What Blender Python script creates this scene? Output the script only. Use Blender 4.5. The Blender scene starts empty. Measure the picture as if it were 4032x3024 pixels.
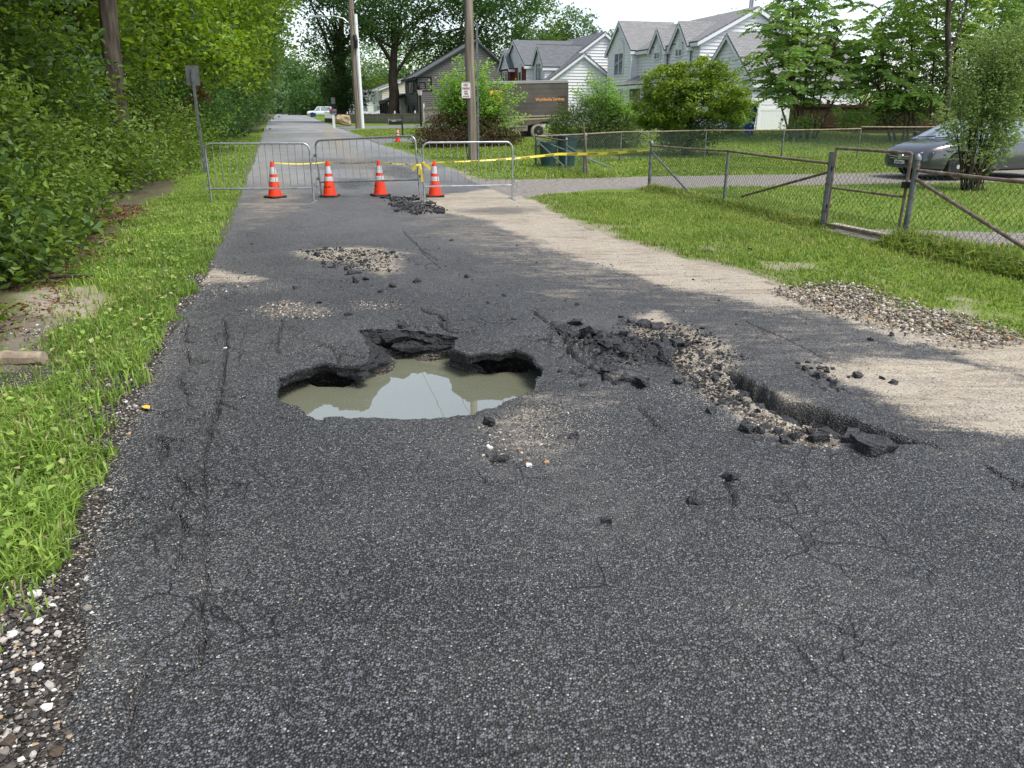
import bpy, bmesh, math, random
import numpy as np
from mathutils import Vector, Matrix, Euler
random.seed(7); RNG = np.random.default_rng(11)
S = bpy.context.scene
COL = S.collection
# ------------------------------------------------------------------ camera
FPX, CXP, CYP, EYE, YHOR = 3028.0, 2016.0, 1512.0, 1.72, 425.0
PITCH = math.atan((CYP-YHOR)/FPX); cp, sp = math.cos(PITCH), math.sin(PITCH)
YAW = math.atan((CXP-1125)/FPX*cp); cyw, syw = math.cos(YAW), math.sin(YAW)
cam = bpy.data.cameras.new('camera'); cam.lens = FPX/4032*36; cam.sensor_width = 36
cam.clip_start = 0.05; cam.clip_end = 3000
camo = bpy.data.objects.new('camera', cam); COL.objects.link(camo)
camo.location = (0, 0, EYE); camo.rotation_euler = (math.pi/2-PITCH, 0, 0); S.camera = camo
# ------------------------------------------------------------------ sky, sun, exposure
W = bpy.data.worlds.new('World'); S.world = W; W.use_nodes = True
wn, wl = W.node_tree.nodes, W.node_tree.links
wn.clear()
SUN_EL, SUN_ROT = math.radians(62), math.radians(122)
sky = wn.new('ShaderNodeTexSky'); sky.sky_type = 'NISHITA'; sky.sun_disc = False
sky.sun_elevation = SUN_EL; sky.sun_rotation = SUN_ROT
sky.air_density = 1.0; sky.dust_density = 1.2; sky.ozone_density = 1.0
hs = wn.new('ShaderNodeHueSaturation'); hs.inputs['Saturation'].default_value = 0.62
bg = wn.new('ShaderNodeBackground'); bg.inputs['Strength'].default_value = 0.15
wo = wn.new('ShaderNodeOutputWorld')
wl.new(sky.outputs[0], hs.inputs['Color']); wl.new(hs.outputs[0], bg.inputs[0]); wl.new(bg.outputs[0], wo.inputs[0])
sun = bpy.data.lights.new('sun', 'SUN'); sun.energy = 2.5; sun.angle = math.radians(24); sun.color = (1, .96, .9)
suno = bpy.data.objects.new('sun', sun); COL.objects.link(suno)
_d = Vector((math.sin(SUN_ROT)*math.cos(SUN_EL), math.cos(SUN_ROT)*math.cos(SUN_EL), math.sin(SUN_EL)))
suno.rotation_euler = (-_d).to_track_quat('-Z', 'Y').to_euler(); suno.location = (0, 0, 60)
S.view_settings.view_transform = 'Standard'; S.view_settings.look = 'None'
S.view_settings.exposure = 0.80; S.view_settings.gamma = 1.0; S.view_settings.use_curve_mapping = False
S.render.engine = 'CYCLES'; S.cycles.use_denoising = True
S.cycles.max_bounces = 6; S.cycles.diffuse_bounces = 3; S.cycles.transparent_max_bounces = 8
# ------------------------------------------------------------------ measuring helpers
KP = 4032/2212
def ss(a, b, x):
    q = np.clip((x-a)/(b-a), 0, 1); return q*q*(3-2*q)
def TS(x, y): return x*cyw+y*syw, -x*syw+y*cyw          # world -> along/across the road
def XY(t, s): return t*cyw-s*syw, t*syw+s*cyw
def rise(t, s):
    t, s = np.asarray(t, float), np.asarray(s, float)
    return 0.028*np.maximum(t-5, 0)*ss(18, 40, s)+.33*np.exp(-(((t-22)/4.5)**2+((s-33)/3.2)**2))
def zg(x, y):
    t, s = TS(x, y); return float(rise(t, s))
def ray(u, v):
    a = (u*KP-CXP)/FPX; b = -(v*KP-CYP)/FPX
    return a, cp+b*sp, -sp+b*cp
def P(u, v):                                            # point of the terrain seen at a photo position
    a, b, c = ray(u, v); q = 1.0
    for i in range(9000):
        if EYE+c*q < zg(a*q, b*q): break
        q += 0.02 if q < 60 else 0.2
    return Vector((a*q, b*q, zg(a*q, b*q)))
def PZ(u, v, z=0.0):
    a, b, c = ray(u, v); q = (z-EYE)/c; return a*q, b*q
def PTS(u, v): return TS(*PZ(u, v))
def PC(u, v, t=None, s=None):                           # point on a plane of constant t or s
    a, b, c = ray(u, v); tt, s_ = TS(a, b)
    q = t/tt if t is not None else s/s_
    return Vector((a*q, b*q, EYE+c*q))
def PY(u, v, y):
    a, b, c = ray(u, v); q = y/b; return Vector((a*q, y, EYE+c*q))
def V3(t, s, z=0.0):
    x, y = XY(t, s); return Vector((x, y, z))
# ------------------------------------------------------------------ noise
def _h(ix, iy, seed):
    n = (ix.astype(np.int64)*374761393 + iy.astype(np.int64)*668265263 + seed*1442695041) & 0xffffffff
    n = ((n ^ (n >> 13))*1274126177) & 0xffffffff
    return ((n ^ (n >> 16)) & 0xffff)/65535.0
def vnoise(x, y, seed=0):
    x = np.asarray(x, float); y = np.asarray(y, float)
    ix, iy = np.floor(x), np.floor(y); fx, fy = x-ix, y-iy
    fx = fx*fx*(3-2*fx); fy = fy*fy*(3-2*fy)
    a, b = _h(ix, iy, seed), _h(ix+1, iy, seed); c, d = _h(ix, iy+1, seed), _h(ix+1, iy+1, seed)
    return (a+(b-a)*fx)*(1-fy)+(c+(d-c)*fx)*fy
def fbm(x, y, oct=4, seed=0):
    r = 0; a = .5; n = 0
    for i in range(oct):
        r = r+a*vnoise(x, y, seed+i*17); n += a; a *= .5; x = x*2.03+5.1; y = y*2.03+1.7
    return r/n*2-1
def seg_dist(px, py, pts, closed):
    pts = np.asarray(pts, float); n = len(pts); best = np.full(px.shape, 1e9)
    for i in range(n if closed else n-1):
        a, b = pts[i], pts[(i+1) % n]; d = b-a; L = d@d+1e-12
        k = np.clip(((px-a[0])*d[0]+(py-a[1])*d[1])/L, 0, 1)
        best = np.minimum(best, (px-a[0]-k*d[0])**2+(py-a[1]-k*d[1])**2)
    return np.sqrt(best)
def inside(px, py, pts):
    pts = np.asarray(pts, float); n = len(pts); r = np.zeros(px.shape, bool)
    for i in range(n):
        (x1, y1), (x2, y2) = pts[i], pts[(i+1) % n]
        if y1 == y2: continue
        c = ((y1 > py) != (y2 > py)); r ^= c & (px < (x2-x1)*(py-y1)/(y2-y1)+x1)
    return r
def sdf(px, py, pts):                                   # negative inside
    d = seg_dist(px, py, pts, True); return np.where(inside(px, py, pts), -d, d)
def boxed(px, py, pts, pad, fn, far):
    pts = np.asarray(pts); lo = pts.min(0)-pad; hi = pts.max(0)+pad
    m = (px > lo[0]) & (px < hi[0]) & (py > lo[1]) & (py < hi[1])
    out = np.full(px.shape, far, float)
    if m.any(): out[m] = fn(px[m], py[m])
    return out
# ------------------------------------------------------------------ materials
MATS = {}
def mat(name, col, rough=.7, spec=.3, metal=0.0, noise=0.0, nscale=6.0, bump=0.0, bscale=40.0, tint=None, coat=0.0, stretch=None):
    if name in MATS: return MATS[name]
    m = bpy.data.materials.new(name); m.use_nodes = True; nt = m.node_tree; N, L = nt.nodes, nt.links
    b = N['Principled BSDF']; b.inputs['Roughness'].default_value = rough
    b.inputs['Specular IOR Level'].default_value = spec; b.inputs['Metallic'].default_value = metal
    b.inputs['Coat Weight'].default_value = coat
    c = tuple(col)+(1,); b.inputs['Base Color'].default_value = c
    tc = N.new('ShaderNodeTexCoord'); vec = tc.outputs['Object']
    if stretch: mp = N.new('ShaderNodeMapping'); mp.inputs['Scale'].default_value = stretch; L.new(vec, mp.inputs[0]); vec = mp.outputs[0]
    if noise:
        n = N.new('ShaderNodeTexNoise'); n.inputs['Scale'].default_value = nscale; n.inputs['Detail'].default_value = 6
        L.new(vec, n.inputs['Vector'])
        mx = N.new('ShaderNodeMix'); mx.data_type = 'RGBA'
        c2 = tint if tint else tuple(x*(1-noise) for x in col)
        mx.inputs[6].default_value = c; mx.inputs[7].default_value = tuple(c2)+(1,)
        mr = N.new('ShaderNodeMapRange'); mr.inputs[1].default_value = .38; mr.inputs[2].default_value = .66
        L.new(n.outputs[0], mr.inputs[0]); L.new(mr.outputs[0], mx.inputs[0]); L.new(mx.outputs[2], b.inputs['Base Color'])
    if bump:
        n2 = N.new('ShaderNodeTexNoise'); n2.inputs['Scale'].default_value = bscale; n2.inputs['Detail'].default_value = 5
        L.new(vec, n2.inputs['Vector'])
        bp = N.new('ShaderNodeBump'); bp.inputs['Strength'].default_value = bump; bp.inputs['Distance'].default_value = .02
        L.new(n2.outputs[0], bp.inputs['Height']); L.new(bp.outputs[0], b.inputs['Normal'])
    MATS[name] = m; return m
def nmath(N, L, op, a, b=None, clamp=False):
    n = N.new('ShaderNodeMath'); n.operation = op; n.use_clamp = clamp
    for i, x in enumerate((a, b)):
        if x is None: continue
        if isinstance(x, (int, float)): n.inputs[i].default_value = x
        else: L.new(x, n.inputs[i])
    return n.outputs[0]
def nmix(N, L, f, a, b, bt='MIX'):
    n = N.new('ShaderNodeMix'); n.data_type = 'RGBA'; n.blend_type = bt
    for i, x in ((0, f), (6, a), (7, b)):
        if isinstance(x, (int, float)): n.inputs[i].default_value = x
        elif isinstance(x, tuple): n.inputs[i].default_value = x+(1,) if len(x) == 3 else x
        else: L.new(x, n.inputs[i])
    return n.outputs[2]
def nramp(N, L, x, lo, hi):
    n = N.new('ShaderNodeMapRange'); n.interpolation_type = 'SMOOTHSTEP'
    n.inputs[1].default_value = lo; n.inputs[2].default_value = hi; L.new(x, n.inputs[0]); return n.outputs[0]
def ntex(N, L, kind, vec, scale, detail=4, feature=None, rand=1.0):
    n = N.new('ShaderNodeTex'+kind); n.inputs['Scale'].default_value = scale
    if kind == 'Noise': n.inputs['Detail'].default_value = detail
    if kind == 'Voronoi':
        n.inputs['Randomness'].default_value = rand
        if feature: n.feature = feature
    L.new(vec, n.inputs['Vector']); return n
def new_mat(name):
    m = bpy.data.materials.new(name); m.use_nodes = True; MATS[name] = m
    return m, m.node_tree.nodes, m.node_tree.links, m.node_tree.nodes['Principled BSDF']

def asphalt_material():
    m, N, L, b = new_mat('asphalt')
    g = N.new('ShaderNodeNewGeometry'); pos = g.outputs['Position']
    at = N.new('ShaderNodeAttribute'); at.attribute_name = 'mask'
    sep = N.new('ShaderNodeSeparateColor'); L.new(at.outputs['Color'], sep.inputs[0])
    sand, grit, wear = sep.outputs[0], sep.outputs[1], sep.outputs[2]
    damp_dark = at.outputs['Alpha']
    v = ntex(N, L, 'Voronoi', pos, 122); v2 = ntex(N, L, 'Voronoi', pos, 46)
    sc = N.new('ShaderNodeSeparateColor'); L.new(v.outputs['Color'], sc.inputs[0])
    sc2 = N.new('ShaderNodeSeparateColor'); L.new(v2.outputs['Color'], sc2.inputs[0])
    stone = nmath(N, L, 'POWER', sc.outputs[0], 2.2)
    n1 = ntex(N, L, 'Noise', pos, 1.3, 5); n2 = ntex(N, L, 'Noise', pos, 9, 4); n3 = ntex(N, L, 'Noise', pos, 70, 3)
    c = nmix(N, L, stone, (.029, .029, .029), (.205, .205, .204))
    gap = nramp(N, L, v.outputs['Distance'], .42, .7)
    c = nmix(N, L, gap, c, (.013, .013, .013))
    big = nmath(N, L, 'MULTIPLY', nramp(N, L, sc2.outputs[1], .86, .9), nramp(N, L, v2.outputs['Distance'], .42, .3))
    c = nmix(N, L, nmath(N, L, 'MULTIPLY', big, .8), c, (.16, .17, .19))
    worn = nmix(N, L, stone, (.23, .23, .23), (.41, .41, .405))
    c = nmix(N, L, wear, c, worn)
    # pale chips set in the surface
    thr = nmath(N, L, 'SUBTRACT', .992, nmath(N, L, 'MULTIPLY', grit, .38))
    chip = nmath(N, L, 'GREATER_THAN', sc.outputs[1], thr)
    chip = nmath(N, L, 'MULTIPLY', chip, nramp(N, L, v.outputs['Distance'], .62, .45))
    chipc = nmix(N, L, sc.outputs[2], (.50, .49, .46), (.34, .27, .18))
    c = nmix(N, L, chip, c, chipc)
    n4 = ntex(N, L, 'Noise', pos, .45, 4)
    tone = nmath(N, L, 'ADD', .42, nmath(N, L, 'ADD', nmath(N, L, 'MULTIPLY', n1.outputs[0], .55), nmath(N, L, 'MULTIPLY', n4.outputs[0], .6)))
    c = nmix(N, L, 1.0, c, tone, 'MULTIPLY')
    dust = nmath(N, L, 'MULTIPLY', nramp(N, L, n4.outputs[0], .42, .72), nramp(N, L, n2.outputs[0], .25, .75)); c = nmix(N, L, nmath(N, L, 'MULTIPLY', dust, .42), c, (.155, .145, .125))
    # hairline cracking
    wp = N.new('ShaderNodeVectorMath'); wp.operation = 'MULTIPLY_ADD'; nz = ntex(N, L, 'Noise', pos, 6, 5); L.new(nz.outputs['Color'], wp.inputs[0]); wp.inputs[1].default_value = (.16, .16, .16); L.new(pos, wp.inputs[2])
    ve = ntex(N, L, 'Voronoi', wp.outputs[0], 3.4, feature='DISTANCE_TO_EDGE'); hair = nramp(N, L, ve.outputs['Distance'], .020, .006)
    hair = nmath(N, L, 'MULTIPLY', hair, nramp(N, L, ntex(N, L, 'Noise', pos, 1.1, 4).outputs[0], .50, .62))
    c = nmix(N, L, nmath(N, L, 'MULTIPLY', hair, .75), c, (.008, .008, .008))
    # sand lying on it
    st = N.new('ShaderNodeMapping'); st.inputs['Rotation'].default_value = (0, 0, -.55); st.inputs['Scale'].default_value = (1.0, 3.6, 1)
    L.new(pos, st.inputs[0])
    flow = ntex(N, L, 'Noise', st.outputs[0], 1.5, 8); flow.inputs['Distortion'].default_value = 1.6
    sandc = nmix(N, L, nramp(N, L, flow.outputs[0], .34, .66), (.255, .210, .155), (.385, .325, .240))
    sandc = nmix(N, L, nmath(N, L, 'MULTIPLY', n3.outputs[0], .6), sandc, (.30, .26, .20))
    sandc = nmix(N, L, nramp(N, L, n1.outputs[0], .40, .70), sandc, (.35, .305, .24)); sandc = nmix(N, L, nmath(N, L, 'GREATER_THAN', sc.outputs[1], .90), sandc, (.10, .088, .072)); sandc = nmix(N, L, nmath(N, L, 'GREATER_THAN', sc.outputs[2], .95), sandc, (.50, .46, .39))
    sandc = nmix(N, L, nmath(N, L, 'MULTIPLY', nramp(N, L, n2.outputs[0], .55, .75), .35), sandc, (.20, .17, .14))
    k = nmath(N, L, 'ADD', sand, nmath(N, L, 'MULTIPLY', nmath(N, L, 'SUBTRACT', flow.outputs[0], .5), .95))
    k = nmath(N, L, 'ADD', k, nmath(N, L, 'MULTIPLY', nmath(N, L, 'SUBTRACT', n2.outputs[0], .5), .5))
    k = nmath(N, L, 'SUBTRACT', k, nmath(N, L, 'MULTIPLY', nmath(N, L, 'SUBTRACT', sc.outputs[0], .3), .55))
    sm = nmath(N, L, 'MULTIPLY', nramp(N, L, k, .24, .70), nramp(N, L, sand, .02, .25))
    c = nmix(N, L, sm, c, sandc); hair = nmath(N, L, 'MULTIPLY', hair, nmath(N, L, 'SUBTRACT', 1.0, sm))
    c = nmix(N, L, nmath(N, L, 'MULTIPLY', damp_dark, .6), c, (.03, .026, .02))
    L.new(c, b.inputs['Base Color'])
    r = nmath(N, L, 'ADD', .62, nmath(N, L, 'MULTIPLY', sm, .25)); r = nmath(N, L, 'SUBTRACT', r, nmath(N, L, 'MULTIPLY', damp_dark, .35))
    L.new(r, b.inputs['Roughness']); b.inputs['Specular IOR Level'].default_value = .35
    hgt = nmath(N, L, 'MULTIPLY', v.outputs['Distance'], -1.0)
    hgt = nmath(N, L, 'MULTIPLY', hgt, nmath(N, L, 'SUBTRACT', 1.0, nmath(N, L, 'MULTIPLY', sm, .93)))
    hgt = nmath(N, L, 'ADD', hgt, nmath(N, L, 'MULTIPLY', n3.outputs[0], .35))
    hgt = nmath(N, L, 'ADD', hgt, nmath(N, L, 'MULTIPLY', nmath(N, L, 'MULTIPLY', flow.outputs[0], sm), .9)); hgt = nmath(N, L, 'SUBTRACT', hgt, nmath(N, L, 'MULTIPLY', hair, 1.2))
    bp = N.new('ShaderNodeBump'); bp.inputs['Strength'].default_value = .9; bp.inputs['Distance'].default_value = .011
    L.new(hgt, bp.inputs['Height']); L.new(bp.outputs[0], b.inputs['Normal'])
    return m

def pit_material():
    m, N, L, b = new_mat('broken_asphalt')
    g = N.new('ShaderNodeNewGeometry'); pos = g.outputs['Position']
    sx = N.new('ShaderNodeSeparateXYZ'); L.new(pos, sx.inputs[0])
    v = ntex(N, L, 'Voronoi', pos, 75); n = ntex(N, L, 'Noise', pos, 14, 6); n2 = ntex(N, L, 'Noise', pos, 3, 3)
    sc = N.new('ShaderNodeSeparateColor'); L.new(v.outputs['Color'], sc.inputs[0])
    bit = nmix(N, L, nmath(N, L, 'POWER', sc.outputs[0], 3.0), (.010, .010, .010), (.045, .045, .045))
    soil = nmix(N, L, n.outputs[0], (.03, .026, .021), (.10, .085, .066))
    soil = nmix(N, L, nmath(N, L, 'GREATER_THAN', sc.outputs[1], .9), soil, (.24, .2, .15))
    z = nmath(N, L, 'ADD', sx.outputs[2], nmath(N, L, 'MULTIPLY', nmath(N, L, 'SUBTRACT', n2.outputs[0], .5), .09))
    c = nmix(N, L, nramp(N, L, z, -.135, -.185), bit, soil)
    L.new(c, b.inputs['Base Color']); b.inputs['Roughness'].default_value = .8
    h = nmath(N, L, 'ADD', nmath(N, L, 'MULTIPLY', v.outputs['Distance'], -.8), n.outputs[0])
    bp = N.new('ShaderNodeBump'); bp.inputs['Strength'].default_value = 1; bp.inputs['Distance'].default_value = .02
    L.new(h, bp.inputs['Height']); L.new(bp.outputs[0], b.inputs['Normal'])
    return m

def chunk_material():
    m, N, L, b = new_mat('asphalt_chunk')
    tc = N.new('ShaderNodeNewGeometry'); pos = tc.outputs['Position']
    v = ntex(N, L, 'Voronoi', pos, 95); sc = N.new('ShaderNodeSeparateColor'); L.new(v.outputs['Color'], sc.inputs[0])
    c = nmix(N, L, nmath(N, L, 'POWER', sc.outputs[0], 2.5), (.008, .008, .009), (.06, .06, .064))
    n = ntex(N, L, 'Noise', pos, 25, 4)
    c = nmix(N, L, nmath(N, L, 'MULTIPLY', nramp(N, L, n.outputs[0], .6, .8), .4), c, (.25, .21, .16))
    L.new(c, b.inputs['Base Color']); b.inputs['Roughness'].default_value = .7
    bp = N.new('ShaderNodeBump'); bp.inputs['Strength'].default_value = 1; bp.inputs['Distance'].default_value = .008
    L.new(nmath(N, L, 'MULTIPLY', v.outputs['Distance'], -1), bp.inputs['Height']); L.new(bp.outputs[0], b.inputs['Normal'])
    return m

def ground_material():
    m, N, L, b = new_mat('lawn_soil')
    g = N.new('ShaderNodeNewGeometry'); pos = g.outputs['Position']
    at = N.new('ShaderNodeAttribute'); at.attribute_name = 'mask'
    sep = N.new('ShaderNodeSeparateColor'); L.new(at.outputs['Color'], sep.inputs[0])
    dirt, grav, sand = sep.outputs[0], sep.outputs[1], sep.outputs[2]
    n1 = ntex(N, L, 'Noise', pos, .35, 6); n2 = ntex(N, L, 'Noise', pos, 5, 6); n3 = ntex(N, L, 'Noise', pos, 45, 3)
    c = nmix(N, L, nramp(N, L, n1.outputs[0], .3, .7), (.085, .145, .018), (.15, .215, .032))
    c = nmix(N, L, nmath(N, L, 'MULTIPLY', nramp(N, L, n2.outputs[0], .4, .7), .5), c, (.065, .13, .016))
    c = nmix(N, L, nmath(N, L, 'MULTIPLY', nramp(N, L, n3.outputs[0], .45, .7), .45), c, (.21, .29, .06))
    v = ntex(N, L, 'Voronoi', pos, 115); sc = N.new('ShaderNodeSeparateColor'); L.new(v.outputs['Color'], sc.inputs[0])
    dc = nmix(N, L, n2.outputs[0], (.05, .04, .028), (.14, .115, .085))
    c = nmix(N, L, dirt, c, dc)
    gc = nmix(N, L, nmath(N, L, 'POWER', sc.outputs[0], 2.0), (.035, .031, .027), (.22, .19, .16))
    gc = nmix(N, L, nmath(N, L, 'GREATER_THAN', sc.outputs[1], .9), gc, (.6, .56, .5))
    c = nmix(N, L, grav, c, gc)
    sdc = nmix(N, L, n2.outputs[0], (.23, .19, .145), (.40, .345, .27))
    c = nmix(N, L, sand, c, sdc)
    L.new(c, b.inputs['Base Color']); b.inputs['Roughness'].default_value = .9; b.inputs['Specular IOR Level'].default_value = .1
    h = nmath(N, L, 'ADD', n3.outputs[0], nmath(N, L, 'MULTIPLY', nmath(N, L, 'MULTIPLY', v.outputs['Distance'], grav), -1.2))
    bp = N.new('ShaderNodeBump'); bp.inputs['Strength'].default_value = .9; bp.inputs['Distance'].default_value = .03
    L.new(h, bp.inputs['Height']); L.new(bp.outputs[0], b.inputs['Normal'])
    return m
# ------------------------------------------------------------------ object helpers
def put(name, mesh, material=None, parent=None, kind=None, label=None, cat=None, group=None, loc=None):
    o = bpy.data.objects.new(name, mesh); COL.objects.link(o)
    if material is not None and not mesh.materials: mesh.materials.append(material)
    if parent is not None: o.parent = parent
    if loc is not None: o.location = loc
    for k, v in (('kind', kind), ('label', label), ('category', cat), ('group', group)):
        if v: o[k] = v
    return o
def thing(name, label, cat, loc=(0, 0, 0), rz=0.0, group=None):
    o = bpy.data.objects.new(name, None); COL.objects.link(o); o.location = loc; o.rotation_euler = (0, 0, rz)
    o.empty_display_size = .2
    o['label'] = label; o['category'] = cat
    if group: o['group'] = group
    return o
def np_mesh(name, verts, faces, smooth=True):            # faces: (n,3) or (n,4) int array
    me = bpy.data.meshes.new(name); verts = np.ascontiguousarray(verts, np.float32); faces = np.ascontiguousarray(faces, np.int32)
    n, k = faces.shape
    me.vertices.add(len(verts)); me.vertices.foreach_set('co', verts.ravel())
    me.loops.add(n*k); me.loops.foreach_set('vertex_index', faces.ravel())
    me.polygons.add(n); me.polygons.foreach_set('loop_start', np.arange(0, n*k, k, dtype=np.int32))
    me.polygons.foreach_set('use_smooth', np.full(n, smooth))
    me.update(calc_edges=True); return me
def vattr(me, name, arr):
    a = me.attributes.new(name, 'FLOAT_COLOR', 'POINT'); a.data.foreach_set('color', np.ascontiguousarray(arr, np.float32).ravel())
def fattr(me, name, arr):
    a = me.attributes.new(name, 'FLOAT', 'POINT'); a.data.foreach_set('value', np.ascontiguousarray(arr, np.float32))
class MB:                                                # collects simple shapes into one mesh
    def __init__(s): s.v = []; s.f = []
    def add(s, vs, fs):
        o = len(s.v); s.v += [tuple(x) for x in vs]; s.f += [tuple(i+o for i in f) for f in fs]; return s
    def box(s, lo, hi, M=None):
        (a, b, c), (d, e, f) = lo, hi
        vs = [Vector(p) for p in ((a,b,c),(d,b,c),(d,e,c),(a,e,c),(a,b,f),(d,b,f),(d,e,f),(a,e,f))]
        if M is not None: vs = [M @ p for p in vs]
        return s.add(vs, [(0,3,2,1),(4,5,6,7),(0,1,5,4),(1,2,6,5),(2,3,7,6),(3,0,4,7)])
    def tube(s, pts, r, n=8, caps=True):                 # r: number or list
        pts = [Vector(p) for p in pts]; rs = r if isinstance(r, (list, tuple)) else [r]*len(pts)
        o = len(s.v); up = None
        for i, p in enumerate(pts):
            d = (pts[min(i+1, len(pts)-1)]-pts[max(i-1, 0)]).normalized()
            if up is None:
                up = d.orthogonal().normalized()
            up = (up-d*up.dot(d)); up = up.normalized() if up.length > 1e-6 else d.orthogonal().normalized()
            w = d.cross(up)
            for k in range(n):
                a = 2*math.pi*k/n; s.v.append(tuple(p+(up*math.cos(a)+w*math.sin(a))*rs[i]))
        for i in range(len(pts)-1):
            for k in range(n):
                a, b = o+i*n+k, o+i*n+(k+1) % n; s.f.append((a, b, b+n, a+n))
        if caps:
            s.f.append(tuple(o+k for k in reversed(range(n)))); s.f.append(tuple(o+(len(pts)-1)*n+k for k in range(n)))
        return s
    def lathe(s, prof, n=20, c=(0, 0, 0)):
        o = len(s.v)
        for r, z in prof:
            for k in range(n):
                a = 2*math.pi*k/n; s.v.append((c[0]+r*math.cos(a), c[1]+r*math.sin(a), c[2]+z))
        for i in range(len(prof)-1):
            for k in range(n):
                a, b = o+i*n+k, o+i*n+(k+1) % n; s.f.append((a, b, b+n, a+n))
        s.f.append(tuple(o+k for k in reversed(range(n)))); s.f.append(tuple(o+(len(prof)-1)*n+k for k in range(n)))
        return s
    def prism(s, poly, d):                               # poly: 3D points, d: thickness vector
        n = len(poly); poly = [Vector(p) for p in poly]; d = Vector(d)
        return s.add(poly+[p+d for p in poly], [tuple(reversed(range(n))), tuple(range(n, 2*n))]+[(i, (i+1) % n, n+(i+1) % n, n+i) for i in range(n)])
    def mesh(s, name, smooth=False):
        me = bpy.data.meshes.new(name); me.from_pydata(s.v, [], s.f); me.update()
        if smooth:
            me.polygons.foreach_set('use_smooth', np.full(len(me.polygons), True))
            try: me.set_sharp_from_angle(angle=math.radians(42))
            except Exception: pass
        return me
    def fix(s, name, smooth=False):                      # mesh with outward normals
        me = s.mesh(name, smooth); bm = bmesh.new(); bm.from_mesh(me); bmesh.ops.recalc_face_normals(bm, faces=bm.faces); bm.to_mesh(me); bm.free(); return me
    def build(s, name, m, parent=None, smooth=False, **k): return put(name, s.fix(name, smooth), m, parent, **k)
def bevel_mesh(me, w, seg=2):
    bm = bmesh.new(); bm.from_mesh(me); bmesh.ops.bevel(bm, geom=bm.edges[:], offset=w, segments=seg, affect='EDGES', profile=.6)
    bm.to_mesh(me); bm.free(); return me
def copy_tree(o, parent=None):
    c = o.copy(); COL.objects.link(c)
    if parent is not None:
        c.parent = parent
    for ch in o.children: copy_tree(ch, c)
    return c
# ------------------------------------------------------------------ road with the sinkhole
def cv7(pts): return [(548.6+x*.32242, 603.5+y*.32242) for x, y in pts]
HOLE_PX = cv7([(150,790),(157,720),(165,640),(235,610),(300,580),(380,550),(430,530),(480,525),(550,535),(560,548),(640,548),(700,550),(750,535),(775,490),
 (770,440),(745,400),(720,350),(705,330),(760,320),(850,318),(950,322),(1010,312),(1060,318),(1120,320),(1160,340),(1240,345),(1300,365),(1380,372),(1400,352),(1342,395),(1345,440),
 (1380,465),(1415,490),(1450,495),(1520,480),(1570,475),(1640,480),(1700,465),(1760,455),(1820,480),(1870,510),(1905,545),(1935,570),(1935,620),(1890,650),(1885,690),(1870,720),
 (1800,755),(1740,775),(1680,800),(1640,825),(1560,845),(1500,860),(1440,885),(1360,890),(1290,905),(1150,910),(1000,910),(850,905),(720,903),(650,902),(580,900),(500,905),
 (430,920),(390,905),(340,880),(310,855),(295,830),(240,820),(190,800)])
def poly_ts(px): return np.array([PTS(u, v) for u, v in px])
def resample(pts, step, closed=True):
    pts = np.asarray(pts, float); q = np.vstack([pts, pts[:1]]) if closed else pts
    d = np.r_[0, np.cumsum(np.hypot(*np.diff(q, axis=0).T))]; n = max(3, int(d[-1]/step))
    x = np.linspace(0, d[-1], n, endpoint=not closed)
    return np.c_[np.interp(x, d, q[:, 0]), np.interp(x, d, q[:, 1])]
hole = resample(poly_ts(HOLE_PX), .010)
_a = np.arange(len(hole))*.010
hole += .020*np.c_[fbm(hole[:, 0]*11, hole[:, 1]*11, 4, 3), fbm(hole[:, 0]*11+40, hole[:, 1]*11, 4, 4)]+.011*np.c_[vnoise(hole[:, 0]*42, hole[:, 1]*42, 6)-.5, vnoise(hole[:, 0]*42+9, hole[:, 1]*42, 7)-.5]
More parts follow.
